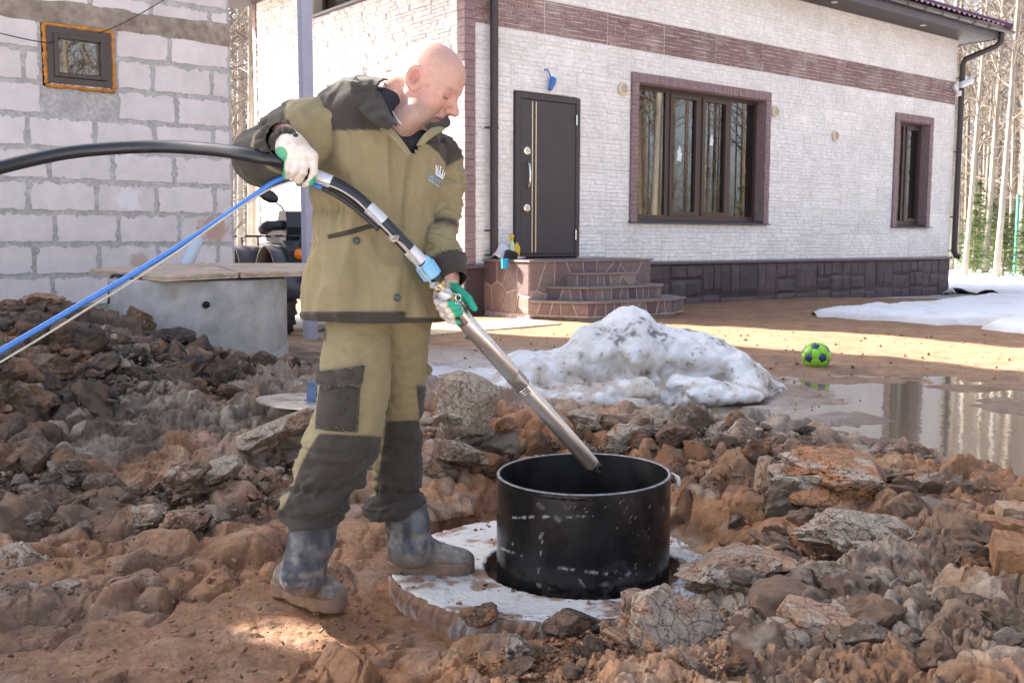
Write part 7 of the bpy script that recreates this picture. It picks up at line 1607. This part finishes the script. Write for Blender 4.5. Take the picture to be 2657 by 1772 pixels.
obj('lettering', V, tp, M_bb, jk)
wl_ = [(505+i*42, 785+i*27+(6 if i % 2 else -6)) for i in range(15)]
badge('wavy_line', [[wl_[i], wl_[i+1], (wl_[i+1][0]-6, wl_[i+1][1]+24), (wl_[i][0]-6, wl_[i][1]+24)] for i in range(14)], mk('pale_cyan_thread', (.45, .72, .76), .7))

# ---- trousers: two legs that meet under the jacket
def wide(rows): return [((l+r_)/2, y, Y) for y, l, r_, Y in rows], [(r_-l)/2 for y, l, r_, Y in rows]
pts, ra = wide([(690, 755, 900, 3.10), (740, 748, 905, 3.09), (800, 742, 902, 3.075), (850, 735, 897, 3.06), (900, 731, 890, 3.05), (950, 726, 882, 3.04), (990, 712, 872, 3.03), (1030, 696, 862, 3.02), (1070, 690, 846, 3.01), (1105, 672, 818, 3.005), (1135, 662, 800, 3.0), (1160, 652, 790, 3.0), (1180, 652, 788, 3.0), (1198, 664, 780, 3.0)])
rg = path_rings(pts, ra, [r_*1.0 for r_ in ra], up=(0, -1, 0))
def tdisp(seed, yk):
    def f(V, T, TH):
        x, y, _ = to_d(V); low = sstep(yk-60, yk+50, y); d = folds(V, 6, (1.4, 1.4, 2.6), .006, seed)*(1-low)+folds(V, 10, (2.2, 2.2, .8), .013, seed+3)*low+folds(V, 24, (1.2, 1.2, .8), .003, seed+7)
        return d+low*.005*np.exp(-((y-1125)/14)**2)*np.sin(TH*13+y*.05)-low*.010*np.exp(-((y-1130)/9)**2)+.010*np.exp(-((y-1178)/14)**2)*np.sin(TH*4+1)
    return f
Vr, Fr, Tr, THr = loft(rg, 130, 14, tdisp(11, 1000)); xr, yr, _ = to_d(Vr)
cl = np.tile(OL*1.02, (len(Vr), 1)); fx = xr+(yr-1000)*.62; cl = blend(cl, sstep(996, 1000, yr-(xr-800)*.05)*sstep(738, 742, fx+12*np.sin(yr*.02)), DK); cl = blend(cl, sstep(1166, 1170, yr), DK); cl = blend(cl, sstep(1112, 1116, yr)*(1-sstep(1124, 1128, yr)), DK)
cl = blend(cl, sstep(748, 744, xr-(yr-740)*.1)*sstep(790, 770, yr), DK); cl = cl*(1+.06*fbm(Vr*7, 3)[:, None])
tro = obj('trousers', Vr, Fr, M_cloth, person, True, cl); BR = bvh(Vr, Fr)
pts, ra = wide([(690, 840, 998, 3.17), (740, 845, 990, 3.18), (800, 855, 984, 3.19), (850, 862, 980, 3.2), (900, 866, 974, 3.21), (950, 866, 966, 3.22), (1000, 866, 963, 3.23), (1050, 858, 964, 3.25), (1090, 852, 962, 3.27), (1120, 850, 960, 3.285), (1140, 842, 966, 3.29), (1158, 842, 972, 3.30), (1172, 856, 966, 3.30)])
rg = path_rings(pts, ra, up=(0, -1, 0)); Vf, Ff, Tf, THf = loft(rg, 120, 14, tdisp(23, 985)); xf, yf, _ = to_d(Vf)
cl = np.tile(OL*.98, (len(Vf), 1)); cl = blend(cl, sstep(964, 968, yf+(xf-915)*.04)*sstep(880, 884, xf+(yf-1000)*.14), DK); cl = blend(cl, sstep(1136, 1140, yf), DK); cl = blend(cl, sstep(958, 962, xf-(yf-930)*.1)*sstep(880, 890, yf), DK); cl = blend(cl, sstep(1092, 1096, yf)*(1-sstep(1102, 1106, yf)), DK)
obj('leg', Vf, Ff, M_cloth, tro, True, cl*(1+.06*fbm(Vf*7, 3)[:, None]))
pk = patch('cargo_pocket', ([(737, 868), (785, 866), (829, 858)], [(724, 984), (770, 990), (822, 992)]), BR, M_cloth, tro, .010, 20, 20, DK, bulge=.010)
patch('pocket_flap', ([(735, 854), (785, 846), (837, 839)], [(737, 882), (757, 894), (768, 896), (832, 882)]), BR, M_cloth, pk, .024, 22, 12, DK*1.12)
M_thread = mk('grey_thread', (.22, .20, .17), .8)
def stitch(line, tree, parent, off, n_=22):
    m = MB(); L = spline([np.array(p, float) for p in line], n_)
    for k in range(0, len(L)-1, 2):
        a, na = hit(tree, *L[k]); b, nb2_ = hit(tree, *L[k+1])
        if a and b: m.tube([a+na*off, b+nb2_*off], .0008, 4, False)
    if m.v: tag(m.obj('stitching', M_thread, parent), kind='stuff')
stitch([(740, 880), (757, 891), (768, 893), (829, 879)], BR, pk, .026); stitch([(823, 888), (819, 940), (816, 988)], BR, pk, .0125); stitch([(728, 980), (770, 985), (818, 987)], BR, pk, .0125)
stitch([(835, 842), (830, 880)], BR, pk, .026, 14); stitch([(790, 990), (830, 998), (866, 996)], BR, tro, .002, 16); stitch([(762, 308), (800, 307), (850, 312), (884, 318)], BJ, jk, .001)
strip_obj('pocket_loop', [(970, 830, 3.20), (982, 834, 3.20), (992, 846, 3.2)], [(968, 862, 3.2), (984, 862, 3.2), (994, 850, 3.2)], OL*.9, .006, tro, 14, 4, .0, .010)

# ---- boots
M_boot = mk('muddy_rubber_boot', attr=True, rough=.55, vary=((18, .25), (60, .15)), bump=((60, .4, .006), (180, .35, .002)), rv=.15)
def boot(shaft, foot, sole_z, toe, heel, name):
    """shaft: list of (x, y, Y, half width); toe and heel: world points on the ground"""
    S = [(D(*s[:3]), s[3]*PXM*s[2]) for s in shaft]; ax = U_(toe-heel); L_ = np.linalg.norm(toe-heel)
    lat = U_(np.cross(np.array((0, 0, 1.)), ax)); hz = np.array((0, 0, 1.))
    def upper(q):
        d = None
        for (a, ra_), (b, rb_) in zip(S[:-1], S[1:]):
            e = rcone(q, a, b, ra_, rb_); d = e if d is None else smin(d, e, .012)
        an = S[-1][0]; hb = heel+ax*.055+hz*.05
        d = smin(d, rcone(q, an, hb, S[-1][1], .044), .02)
        M3 = np.stack([ax, lat, hz], 1)
        d = smin(d, ellip(q, heel+ax*.048+hz*.050, (.052, .043, .046), M3), .02); d = smin(d, rcone(q, heel+ax*.09+hz*.062, heel+ax*(L_-.085)+hz*.042, .044, .040), .03)
        d = smin(d, ellip(q, toe-ax*.062+hz*.040, (.062, .050, .036), M3), .02); d = smin(d, rcone(q, an, toe-ax*.13+hz*.05, S[-1][1]*.8, .036), .04)
        p = q; d = d-.0045*np.abs(fbm(p*26*np.array([1, 1, 2.2])+toe*10, 3))*sstep(.02, .10, (q-heel) @ hz)
        d = np.maximum(d, ((S[0][0]-q) @ hz)*-1-.001); return np.maximum(d, -((q-heel) @ hz)+.006)
    lo = np.minimum(np.minimum(toe, heel), S[-1][0])-.10; hi = np.maximum(np.maximum(toe, heel), S[0][0])+np.array((.1, .1, .02))
    V, F = snets(upper, lo, hi, .0055); hgt = V[:, 2]-heel[2]; n1 = fbm(V*11, 4); n2 = fbm(V*32, 3)
    n3 = fbm(V*60, 3); c = np.tile(np.array((.036, .042, .056)), (len(V), 1)); st = fbm(V*np.array([26, 26, 9])+2, 4)
    c = blend(c, sstep(.36, .25, hgt+.05*n1)*sstep(-.45, .35, st+.4*n2)*.8, (.155, .157, .165)); c = blend(c, sstep(.30, .10, hgt)*sstep(-.1, .45, n2+.5*n3)*.7, (.30, .255, .205))
    c = blend(c, sstep(.12, .05, hgt+.03*n2)*(.55+.35*n3), (.27, .215, .165)); c = blend(c, sstep(.055, .02, hgt+.03*n2)*.9, (.25, .15, .095))
    b = obj('boot', V, F, M_boot, person, True, c)
    def sole(q):
        w = (q-heel) @ hz; f = q-np.outer(w, hz); h0 = heel
        d = rcone(f, h0-hz*heel[2]+hz*0+ax*.045, h0-hz*heel[2]+ax*.10, .047, .043) if False else None
        g = f.copy(); g[:, 2] = 0; H = heel*np.array((1, 1, 0)); d = rcone(g, H+ax*.047, H+ax*.12, .049, .044); d = smin(d, rcone(g, H+ax*.12, H+ax*(L_-.06), .044, .056), .02)
        k = np.abs(w-.014)-.020; q2 = np.maximum(d+.004*np.sin(q @ ax*190)*0, k); return q2-.004+.005*fbm(q*22, 3)
    V, F = snets(sole, lo-.03, np.array((hi[0], hi[1], heel[2]+.06)), .006); n2 = fbm(V*30, 3); c = np.tile(np.array((.235, .145, .092)), (len(V), 1)); c = blend(c, .5*sstep(.0, .4, n2), (.10, .075, .06)); obj('sole', V, F, M_boot, b, True, c)
    return b, V
t1 = PZ(772, 1392, EZ-1.150); h1 = PZ(640, 1350, EZ-1.150)
h1v, t1v = np.array(h1), np.array(t1); t1v = h1v+U_(t1v-h1v)*.30
b1, _ = boot([(720, 1188, 3.0, 57), (716, 1240, 3.0, 54), (700, 1292, 3.0, 49), (694, 1318, 3.0, 46)], None, 0, t1v, h1v, 'boot')
t2v, h2v = np.array(PZ(1100, 1309, SLAB_TOP+.002)), np.array(PZ(890, 1306, SLAB_TOP+.002)); t2v = h2v+U_(t2v-h2v)*.30
b2, _ = boot([(930, 1150, 3.31, 49), (936, 1200, 3.31, 50), (940, 1240, 3.31, 48), (940, 1256, 3.31, 46)], None, 0, t2v, h2v, 'boot')

# ---- gloves
Z2 = lambda x, y: ((620+x/5.6)/1.13016, (260+y/5.6)/1.13016)
Z3 = lambda x, y: ((1050+x/6.533)/1.13016, (620+y/6.533)/1.13016)
M_glove = mk('knit_glove', attr=True, rough=.85, vary=((40, .10),), bump=((420, .5, .0015, 2), (60, .35, .003)), spec=.25)
WHT, GRN, YEL = (.66, .585, .53), (.035, .33, .21), (.52, .36, .10)
def glove(name, chains, lo_pad, h=.0024):
    """chains: (k, [(point, radius), ...]); the fingers join the palm with k, one another hardly"""
    def f(q):
        d = None
        for k, ch in chains:
            e = None
            for (a, ra_), (b, rb_) in zip(ch[:-1], ch[1:]):
                g = rcone(q, a, b, ra_, rb_); e = g if e is None else smin(e, g, .004)
            d = e if d is None else smin(d, e, k)
        return d+.0012*fbm(q*70, 2)
    A = np.array([p for _, ch in chains for p, _ in ch]); V, F = snets(f, A.min(0)-lo_pad, A.max(0)+lo_pad, h); return V, F
HY = 2.885                                    # distance of the pipe in the hand
def r_(x, y, Y, z): return (D(*Z2(x, y), Y), z*.1*.00195)
ch = [(.012, [r_(700, 560, 2.86, 170), r_(720, 690, 2.852, 185)]), (.02, [r_(700, 690, 2.852, 160), r_(735, 830, 2.842, 80)]), (.02, [r_(760, 690, 2.848, 165), r_(860, 830, 2.838, 85)]), (.02, [r_(800, 680, 2.848, 155), r_(975, 820, 2.838, 85)]), (.02, [r_(820, 680, 2.850, 145), r_(1070, 810, 2.842, 80)]),
      (.003, [r_(722, 870, 2.838, 64), r_(706, 1000, 2.834, 55), r_(684, 1095, 2.858, 50), r_(696, 1120, 2.89, 46)]),
      (.003, [r_(845, 880, 2.834, 66), r_(812, 1030, 2.830, 57), r_(772, 1120, 2.854, 52), r_(775, 1140, 2.89, 48)]),
      (.003, [r_(968, 880, 2.834, 66), r_(935, 1050, 2.829, 58), r_(875, 1160, 2.848, 54), r_(858, 1185, 2.88, 50)]),
      (.003, [r_(1082, 860, 2.840, 64), r_(1090, 1050, 2.833, 57), r_(1035, 1190, 2.845, 54), r_(965, 1235, 2.866, 50)]),
      (.008, [r_(860, 720, 2.88, 100), r_(930, 960, 2.925, 75), r_(890, 1140, 2.92, 62), r_(868, 1215, 2.905, 48)])]
Vg, Fg = glove('glove', ch, .03); xg, yg, Yg = to_d(Vg); zx, zy = (xg*1.13016-620)*5.6, (yg*1.13016-260)*5.6; n1 = fbm(Vg*45, 3); n2 = fbm(Vg*120, 2)
c = np.tile(np.array(WHT), (len(Vg), 1)); c = blend(c, .5*sstep(0, .5, n1)+.25*sstep(850, 1100, zy), (.42, .33, .26))
back = sstep(2.856, 2.872, Yg+.006*n1); grn = np.maximum(back*sstep(720, 800, zy), sstep(1010, 1060, zx+.25*(zy-1100)+60*n1)*sstep(1000, 1080, zy-(zx-1000)*.3+40*n1)*sstep(1140, 1100, zx)); grn = np.maximum(grn, sstep(690, 660, zx+25*n1)*sstep(790, 850, zy))
grn = np.maximum(grn, sstep(620, 580, np.hypot(zx-600, (zy-790)*.8)*6+160*n1)*.8)
c = blend(c, np.clip(grn*1.4, 0, 1)*(1-np.clip(grn*1.4-.9, 0, 1))*.8, YEL); c = blend(c, sstep(.5, .9, grn), GRN)
obj('glove', Vg, Fg, M_glove, person, True, c)
m = MB(); m.tube([D(*Z2(560, 520), 2.90), D(*Z2(700, 560), 2.868)], [.036, .036], 16); 
Vw, Fw = snets(lambda q: rcone(q, D(*Z2(650, 470), 2.90), D(*Z2(700, 600), 2.862), .033, .0325), D(*Z2(650, 470), 2.90)-.06, D(*Z2(700, 600), 2.862)+.06, .005); obj('wrist', Vw, Fw, M_skin, person, True, np.tile(np.array((.66, .34, .30)), (len(Vw), 1)))
def l_(x, y, Y, z): return (D(*Z3(x, y), Y), z*.1*.00175)
ch = [(.012, [l_(720, 640, 3.055, 190), l_(700, 780, 3.05, 185)]), (.02, [l_(690, 790, 3.055, 170), l_(640, 1000, 3.06, 160)]), (.02, [l_(680, 950, 3.06, 150), l_(720, 1240, 3.05, 140)]), (.02, [l_(760, 800, 3.05, 150), l_(860, 1150, 3.055, 130)]),
      (.003, [l_(600, 960, 3.035, 85), l_(560, 1060, 2.995, 66), l_(660, 1125, 2.953, 60), l_(810, 1095, 2.944, 54)]),
      (.003, [l_(620, 1060, 3.03, 85), l_(595, 1160, 2.99, 64), l_(740, 1205, 2.953, 62), l_(905, 1160, 2.944, 56)]),
      (.003, [l_(660, 1160, 3.03, 80), l_(660, 1270, 2.99, 62), l_(800, 1300, 2.956, 60), l_(945, 1250, 2.948, 54)]),
      (.003, [l_(700, 1250, 3.03, 75), l_(740, 1370, 2.995, 56), l_(840, 1400, 2.968, 54), l_(905, 1415, 2.958, 50)]),
      (.008, [l_(760, 760, 3.035, 120), l_(900, 870, 3.02, 90), l_(1075, 1030, 3.005, 80), l_(1185, 1180, 2.985, 58)])]
Vg, Fg = glove('glove', ch, .03); xg, yg, Yg = to_d(Vg); zx, zy = (xg*1.13016-1050)*6.533, (yg*1.13016-620)*6.533; n1 = fbm(Vg*45, 3)
c = np.tile(np.array(WHT)*.95, (len(Vg), 1)); c = blend(c, .6*sstep(-.1, .5, n1)*(zy > 850), (.40, .31, .25))
th_ = sstep(740, 790, zx+.35*(zy-760)*0+30*n1)*sstep(700, 760, zy-.15*(zx-800))*sstep(1000, 900, zy-(zx-760)*1.0); fing = sstep(-40, 60, zx-(720+(zy-1100)*.42)+70*n1)*(zy > 1040); inn = sstep(560, 600, zx)*(zy > 930)*(zy < 1075)*sstep(3.0, 3.015, Yg)
grn = np.clip(np.maximum(np.maximum(th_*.999, fing), inn), 0, 1); c = blend(c, np.clip(grn*1.5, 0, 1)*.8, YEL); c = blend(c, sstep(.55, .9, grn), GRN)
obj('glove', Vg, Fg, M_glove, person, True, c)
Vw, Fw = snets(lambda q: rcone(q, D(*Z3(700, 560), 3.04), D(*Z3(740, 680), 3.05), .031, .031), D(*Z3(700, 560), 3.04)-.06, D(*Z3(740, 680), 3.05)+.06, .005); obj('wrist', Vw, Fw, M_skin, person, True, np.tile(np.array((.62, .33, .30)), (len(Vw), 1)))

# ------------------------------------------------------------------ pump, pipe, cable and rope
M_steel = mk('brushed_steel', (.62, .61, .60), .33, metal=.88, vary=((6, .12),), bump=((60, .04, .002),), rv=.07)
M_steel2 = mk('bright_steel', (.62, .59, .56), .22, metal=1)
M_black = mk('black_rubber', (.012, .012, .013), .45)
pa, pb_ = D(1046, 712, 2.985), D(1371, 1080, 3.36); axp = pb_-pa; PLn = np.linalg.norm(axp); axp = axp/PLn
qrot = Vector(axp).to_track_quat('Z', 'Y')
pump = bpy.data.objects.new('submersible_pump', None); COL.objects.link(pump); pump.location = pa; pump.rotation_mode = 'QUATERNION'; pump.rotation_quaternion = qrot
tag(pump, 'long stainless steel borehole pump held by the worker and pointed down into the casing', 'pump')
r0 = .0265; zj = np.linalg.norm(D(1199, 885, 3.165)-pa); ze = PLn-.012
m = MB(); m.lathe([(r0*.96, .045), (r0, .05), (r0, zj-.070), (r0*.985, zj-.069)], 56); m.obj('pump_tube', M_steel, pump, auto=40)
prof = [(r0*.99, -.012)]
for k in range(9): prof += [(r0*1.06, -.010+k*.006), (r0*1.06, -.0075+k*.006), (r0*1.0, -.0065+k*.006), (r0*1.0, -.0045+k*.006)]
prof += [(r0*.99, .046)]; m = MB(); m.lathe(prof, 56); m.obj('threaded_collar', M_steel2, pump, auto=30)
m = MB(); m.lathe([(r0*.97, zj-.0685), (r0*.97, zj-.012)], 56); m.obj('intake_screen', mk('screen_steel', (.20, .175, .15), .35, metal=1), pump, True)
for k in range(14):
    a = 2*math.pi*k/14; st = MB()
    for j in range(9):
        for i in range(2):
            c_ = Vector((r0*.99, (i-.5)*.0054, zj-.064+j*.0058)); st.lathe([(0, .0012), (.0012, .0012), (.0020, .0)], 6, (0, 0, 0), False) if False else st.box((c_.x-.001, c_.y-.0016, c_.z-.0017), (c_.x+.0008, c_.y+.0016, c_.z+.0017))
    st.xf(Matrix.Rotation(a, 4, 'Z')); tag(st.obj('screen_mesh', M_steel, pump), kind='stuff')
for k in range(7):
    a = 2*math.pi*(k+.3)/7; m = MB(); m.box((r0*.97, -.0022, zj-.0685), (r0*1.02, .0022, zj-.012)); m.xf(Matrix.Rotation(a, 4, 'Z')); m.obj('screen_rib', M_steel2, pump)
    m = MB(); m.lathe([(0, .0015), (.0026, .001), (.003, 0)], 8, cap=False); m.xf(Matrix.Rotation(a+.22, 4, 'Z') @ Matrix.Translation((r0*1.0, 0, zj-.0155)) @ Matrix.Rotation(R(90), 4, 'Y')); m.obj('screw', M_black, pump)
m = MB(); m.lathe([(r0*.98, zj-.0118), (r0*1.045, zj-.010), (r0*1.045, zj-.006), (r0*1.0, zj-.005), (r0*1.0, zj-.002), (r0*1.045, zj-.001), (r0*1.045, zj+.004), (r0*1.0, zj+.005), (r0*1.0, zj+.008), (r0*1.03, zj+.009), (r0*1.03, zj+.013), (r0, zj+.014)], 56); m.obj('joint_ring', M_steel2, pump, auto=30)
m = MB(); m.lathe([(r0*.985, zj+.0141), (r0, zj+.016), (r0, ze-.028), (r0*.97, ze-.026)], 56); m.obj('motor_tube', M_steel, pump, auto=40)
m = MB(); m.lathe([(r0*.93, ze-.0259), (r0*.93, ze-.012), (0, ze-.012)], 40, cap=False); m.obj('tip_cap', M_black, pump, auto=40)
for k in range(4):
    m = MB(); m.box((r0*.30, -.006, ze-.0119), (r0*.92, .006, ze+.012), .003); m.xf(Matrix.Rotation(2*math.pi*(k+.3)/4, 4, 'Z')); m.obj('tip_foot', M_black, pump)
# engraved marks on the motor tube: worn, not legible in the photograph
M_engr = mk('engraved_steel', (.16, .14, .13), .6, metal=.6); rs = random.Random(12); m = MB(); cdir = Vector(qrot.inverted() @ Vector((.55, -.55, .63))); aa = math.atan2(cdir.y, cdir.x)
for k in range(26):
    z = zj+.115+k*.0036; w_ = .0011 if k else .003
    for j in range(rs.choice((1, 2, 2, 3))):
        a0 = aa+rs.uniform(-.17, .17); a1 = a0+rs.uniform(-.12, .12); m.add([(r0*1.006*math.cos(a0), r0*1.006*math.sin(a0), z), (r0*1.006*math.cos(a1), r0*1.006*math.sin(a1), z+rs.uniform(-.003, .003)), (r0*1.006*math.cos(a1), r0*1.006*math.sin(a1), z+w_), (r0*1.006*math.cos(a0), r0*1.006*math.sin(a0), z+w_)], [(0, 1, 2, 3)])
tag(m.obj('engraving', M_engr, pump), kind='stuff')
# fittings above the collar: brass nipple, tape, black body and the blue compression nut
pc, pd = D(978, 612, 2.945), D(1040, 705, 2.983)
ax2 = Vector(pc-pa).normalized(); q2 = ax2.to_track_quat('Z', 'Y').to_matrix().to_4x4(); base = pump.matrix_basis.inverted() if False else (Matrix.Translation(Vector(pa)) @ qrot.to_matrix().to_4x4()).inverted()
M_fit = base @ Matrix.Translation(Vector(pa)) @ q2
M_brass = mk('brass', (.60, .42, .20), .28, metal=1, vary=((30, .15),)); M_nut = mk('sky_blue_plastic', (.20, .46, .70), .42, vary=((20, .05),)); M_tape = mk('silver_tape', (.56, .56, .60), .38, metal=.35, vary=((16, .15),), bump=((45, .7, .006), (150, .3, .002)))
def fit(name, prof, mat, nn=40, auto=35):
    m = MB(); m.lathe(prof, nn); m.xf(M_fit); return m.obj(name, mat, pump, auto=auto)
fit('clamp_ring', [(.024, .005), (.0245, .010), (.0245, .028), (.021, .030)], M_steel2)
fit('brass_nut', [(.0185, .0301), (.0205, .032), (.0205, .043), (.0185, .045)], M_brass, 6, 20); fit('brass_nipple', [(.0150, .0451), (.0150, .098)], M_brass); fit('tape_wrap', [(.0195, .0452), (.0225, .055), (.0190, .072), (.0165, .076)], M_tape)
fit('brass_nut', [(.0185, .0852), (.0205, .087), (.0205, .0975), (.0185, .099)], M_brass, 6, 20); fit('black_body', [(.0225, .0992), (.0240, .101), (.0240, .122), (.0225, .1235)], M_black)
nut = fit('compression_nut', [(.0265, .1236), (.0295, .126), (.0300, .131), (.0285, .132), (.0275, .160), (.0300, .161), (.0300, .167), (.0265, .169), (.0215, .188), (.0195, .188)], M_nut, 48)
for k in range(10):
    m = MB(); m.box((.0270, -.0018, .1325), (.0300, .0018, .1605)); m.xf(M_fit @ Matrix.Rotation(2*math.pi*k/10, 4, 'Z')); m.obj('grip_rib', M_nut, nut)
# the black pipe
M_pipe = mk('black_pe_pipe', (.0145, .0150, .019), .34, vary=((25, .2), (9, .35, (.16, .13, .11), .70)), bump=((30, .06, .003),), rv=.1)
HPI = [(-120, 420, 2.68), (-40, 396, 2.76), (0, 385, 2.80), (70, 368, 2.87), (150, 352, 2.93), (230, 343, 2.97), (310, 338, 2.985), (380, 337, 2.975), (440, 340, 2.94), (500, 345, 2.89), (560, 354, 2.845), (610, 364, 2.838), (650, 373, 2.86), (690, 390, 2.88), (730, 407, 2.883), (765, 421, 2.885), (800, 440, 2.888), (840, 472, 2.893), (880, 510, 2.90), (920, 552, 2.91), (950, 583, 2.922), (975, 609, 2.938), (985, 622, 2.944)]
HP = spline([D(*p) for p in HPI], 8)
pipe = obj('water_pipe', *tube_vf(HP, .0188, 26), M_pipe, None, True); tag(pipe, 'thick black plastic water pipe arching from the left edge to the pump', 'pipe')
def on_pipe(x):                               # index on the pipe at picture x
    xs3, _, _ = to_d(HP); return int(np.argmin(np.abs(xs3-x)))
for x0, x1 in ((722, 760), (846, 878), (938, 968)):
    i0, i1 = on_pipe(x0), on_pipe(x1); seg = HP[i0:i1+1]; V, F = tube_vf(spline(list(seg), 3), .0206, 26); V = np.array(V); V += (fbm(V*60, 3)*.0012)[:, None]; obj('tape_wrap', V, F, M_tape, pipe, True)
M_bluecab = mk('blue_cable_sheath', (.035, .155, .48), .38, vary=((30, .08),)); M_rope = mk('steel_rope', (.48, .44, .40), .55, metal=.2, vary=((200, .3),), bump=((600, .9, .003),))
cb = spline([D(*p) for p in ((-60, 842, 2.62), (0, 806, 2.66), (100, 748, 2.72), (200, 690, 2.77), (300, 632, 2.81), (400, 572, 2.845), (500, 507, 2.87), (560, 465, 2.88), (600, 438, 2.882), (630, 418, 2.885), (660, 408, 2.89), (700, 415, 2.885), (740, 432, 2.875), (790, 460, 2.876), (840, 500, 2.88), (870, 528, 2.885))], 8)
cab = obj('pump_cable', *tube_vf(cb[:97], .0078, 14), M_bluecab, None, True); tag(cab, 'blue electric cable running from the lower left up to the gloved right hand', 'cable')
o = obj('flat_cable', *tube_vf(cb[93:], .0072, 12), M_black, cab, True)
rp = spline([D(*p) for p in ((-60, 868, 2.60), (0, 832, 2.64), (100, 772, 2.70), (200, 710, 2.75), (300, 648, 2.80), (400, 583, 2.83), (500, 512, 2.86), (580, 458, 2.875), (630, 430, 2.878), (690, 414, 2.87), (740, 422, 2.862), (780, 436, 2.862), (820, 462, 2.865), (850, 492, 2.868), (880, 522, 2.873), (903, 545, 2.878), (930, 572, 2.888), (950, 598, 2.90), (966, 622, 2.912), (990, 650, 2.93), (998, 660, 2.935))], 8)
rope = obj('steel_rope', *tube_vf(rp, .0029, 10), M_rope, None, True); tag(rope, 'thin pale steel rope running beside the blue cable and knotted along the pipe', 'rope')
o = obj('rope_end', *tube_vf(spline([D(*p) for p in ((903, 548, 2.872), (925, 562, 2.88), (945, 586, 2.892), (960, 612, 2.905), (978, 634, 2.92), (996, 655, 2.932), (1016, 668, 2.945), (1040, 674, 2.953), (1058, 680, 2.968))], 6), .0024, 8), M_rope, rope, True)
for x, y, Y in ((904, 548, 2.870), (996, 655, 2.925)):
    c0 = D(x, y, Y); m = MB(); pts = []
    for k in range(34): a = k*.75; pts.append(c0+np.array((.010*math.sin(a)+.004*math.sin(a*.37), .006*math.cos(a), .008*math.sin(a*1.31+.6))))
    m.tube(pts, .0024, 6); m.obj('knot', M_rope, rope, True)
m = MB(); cpts = [D(1052+6*math.cos(a), 684+9*math.sin(a), 2.962) for a in np.linspace(0, 6.2, 14)]; m.tube(cpts, .0022, 7); m.obj('shackle', M_steel2, rope, True)
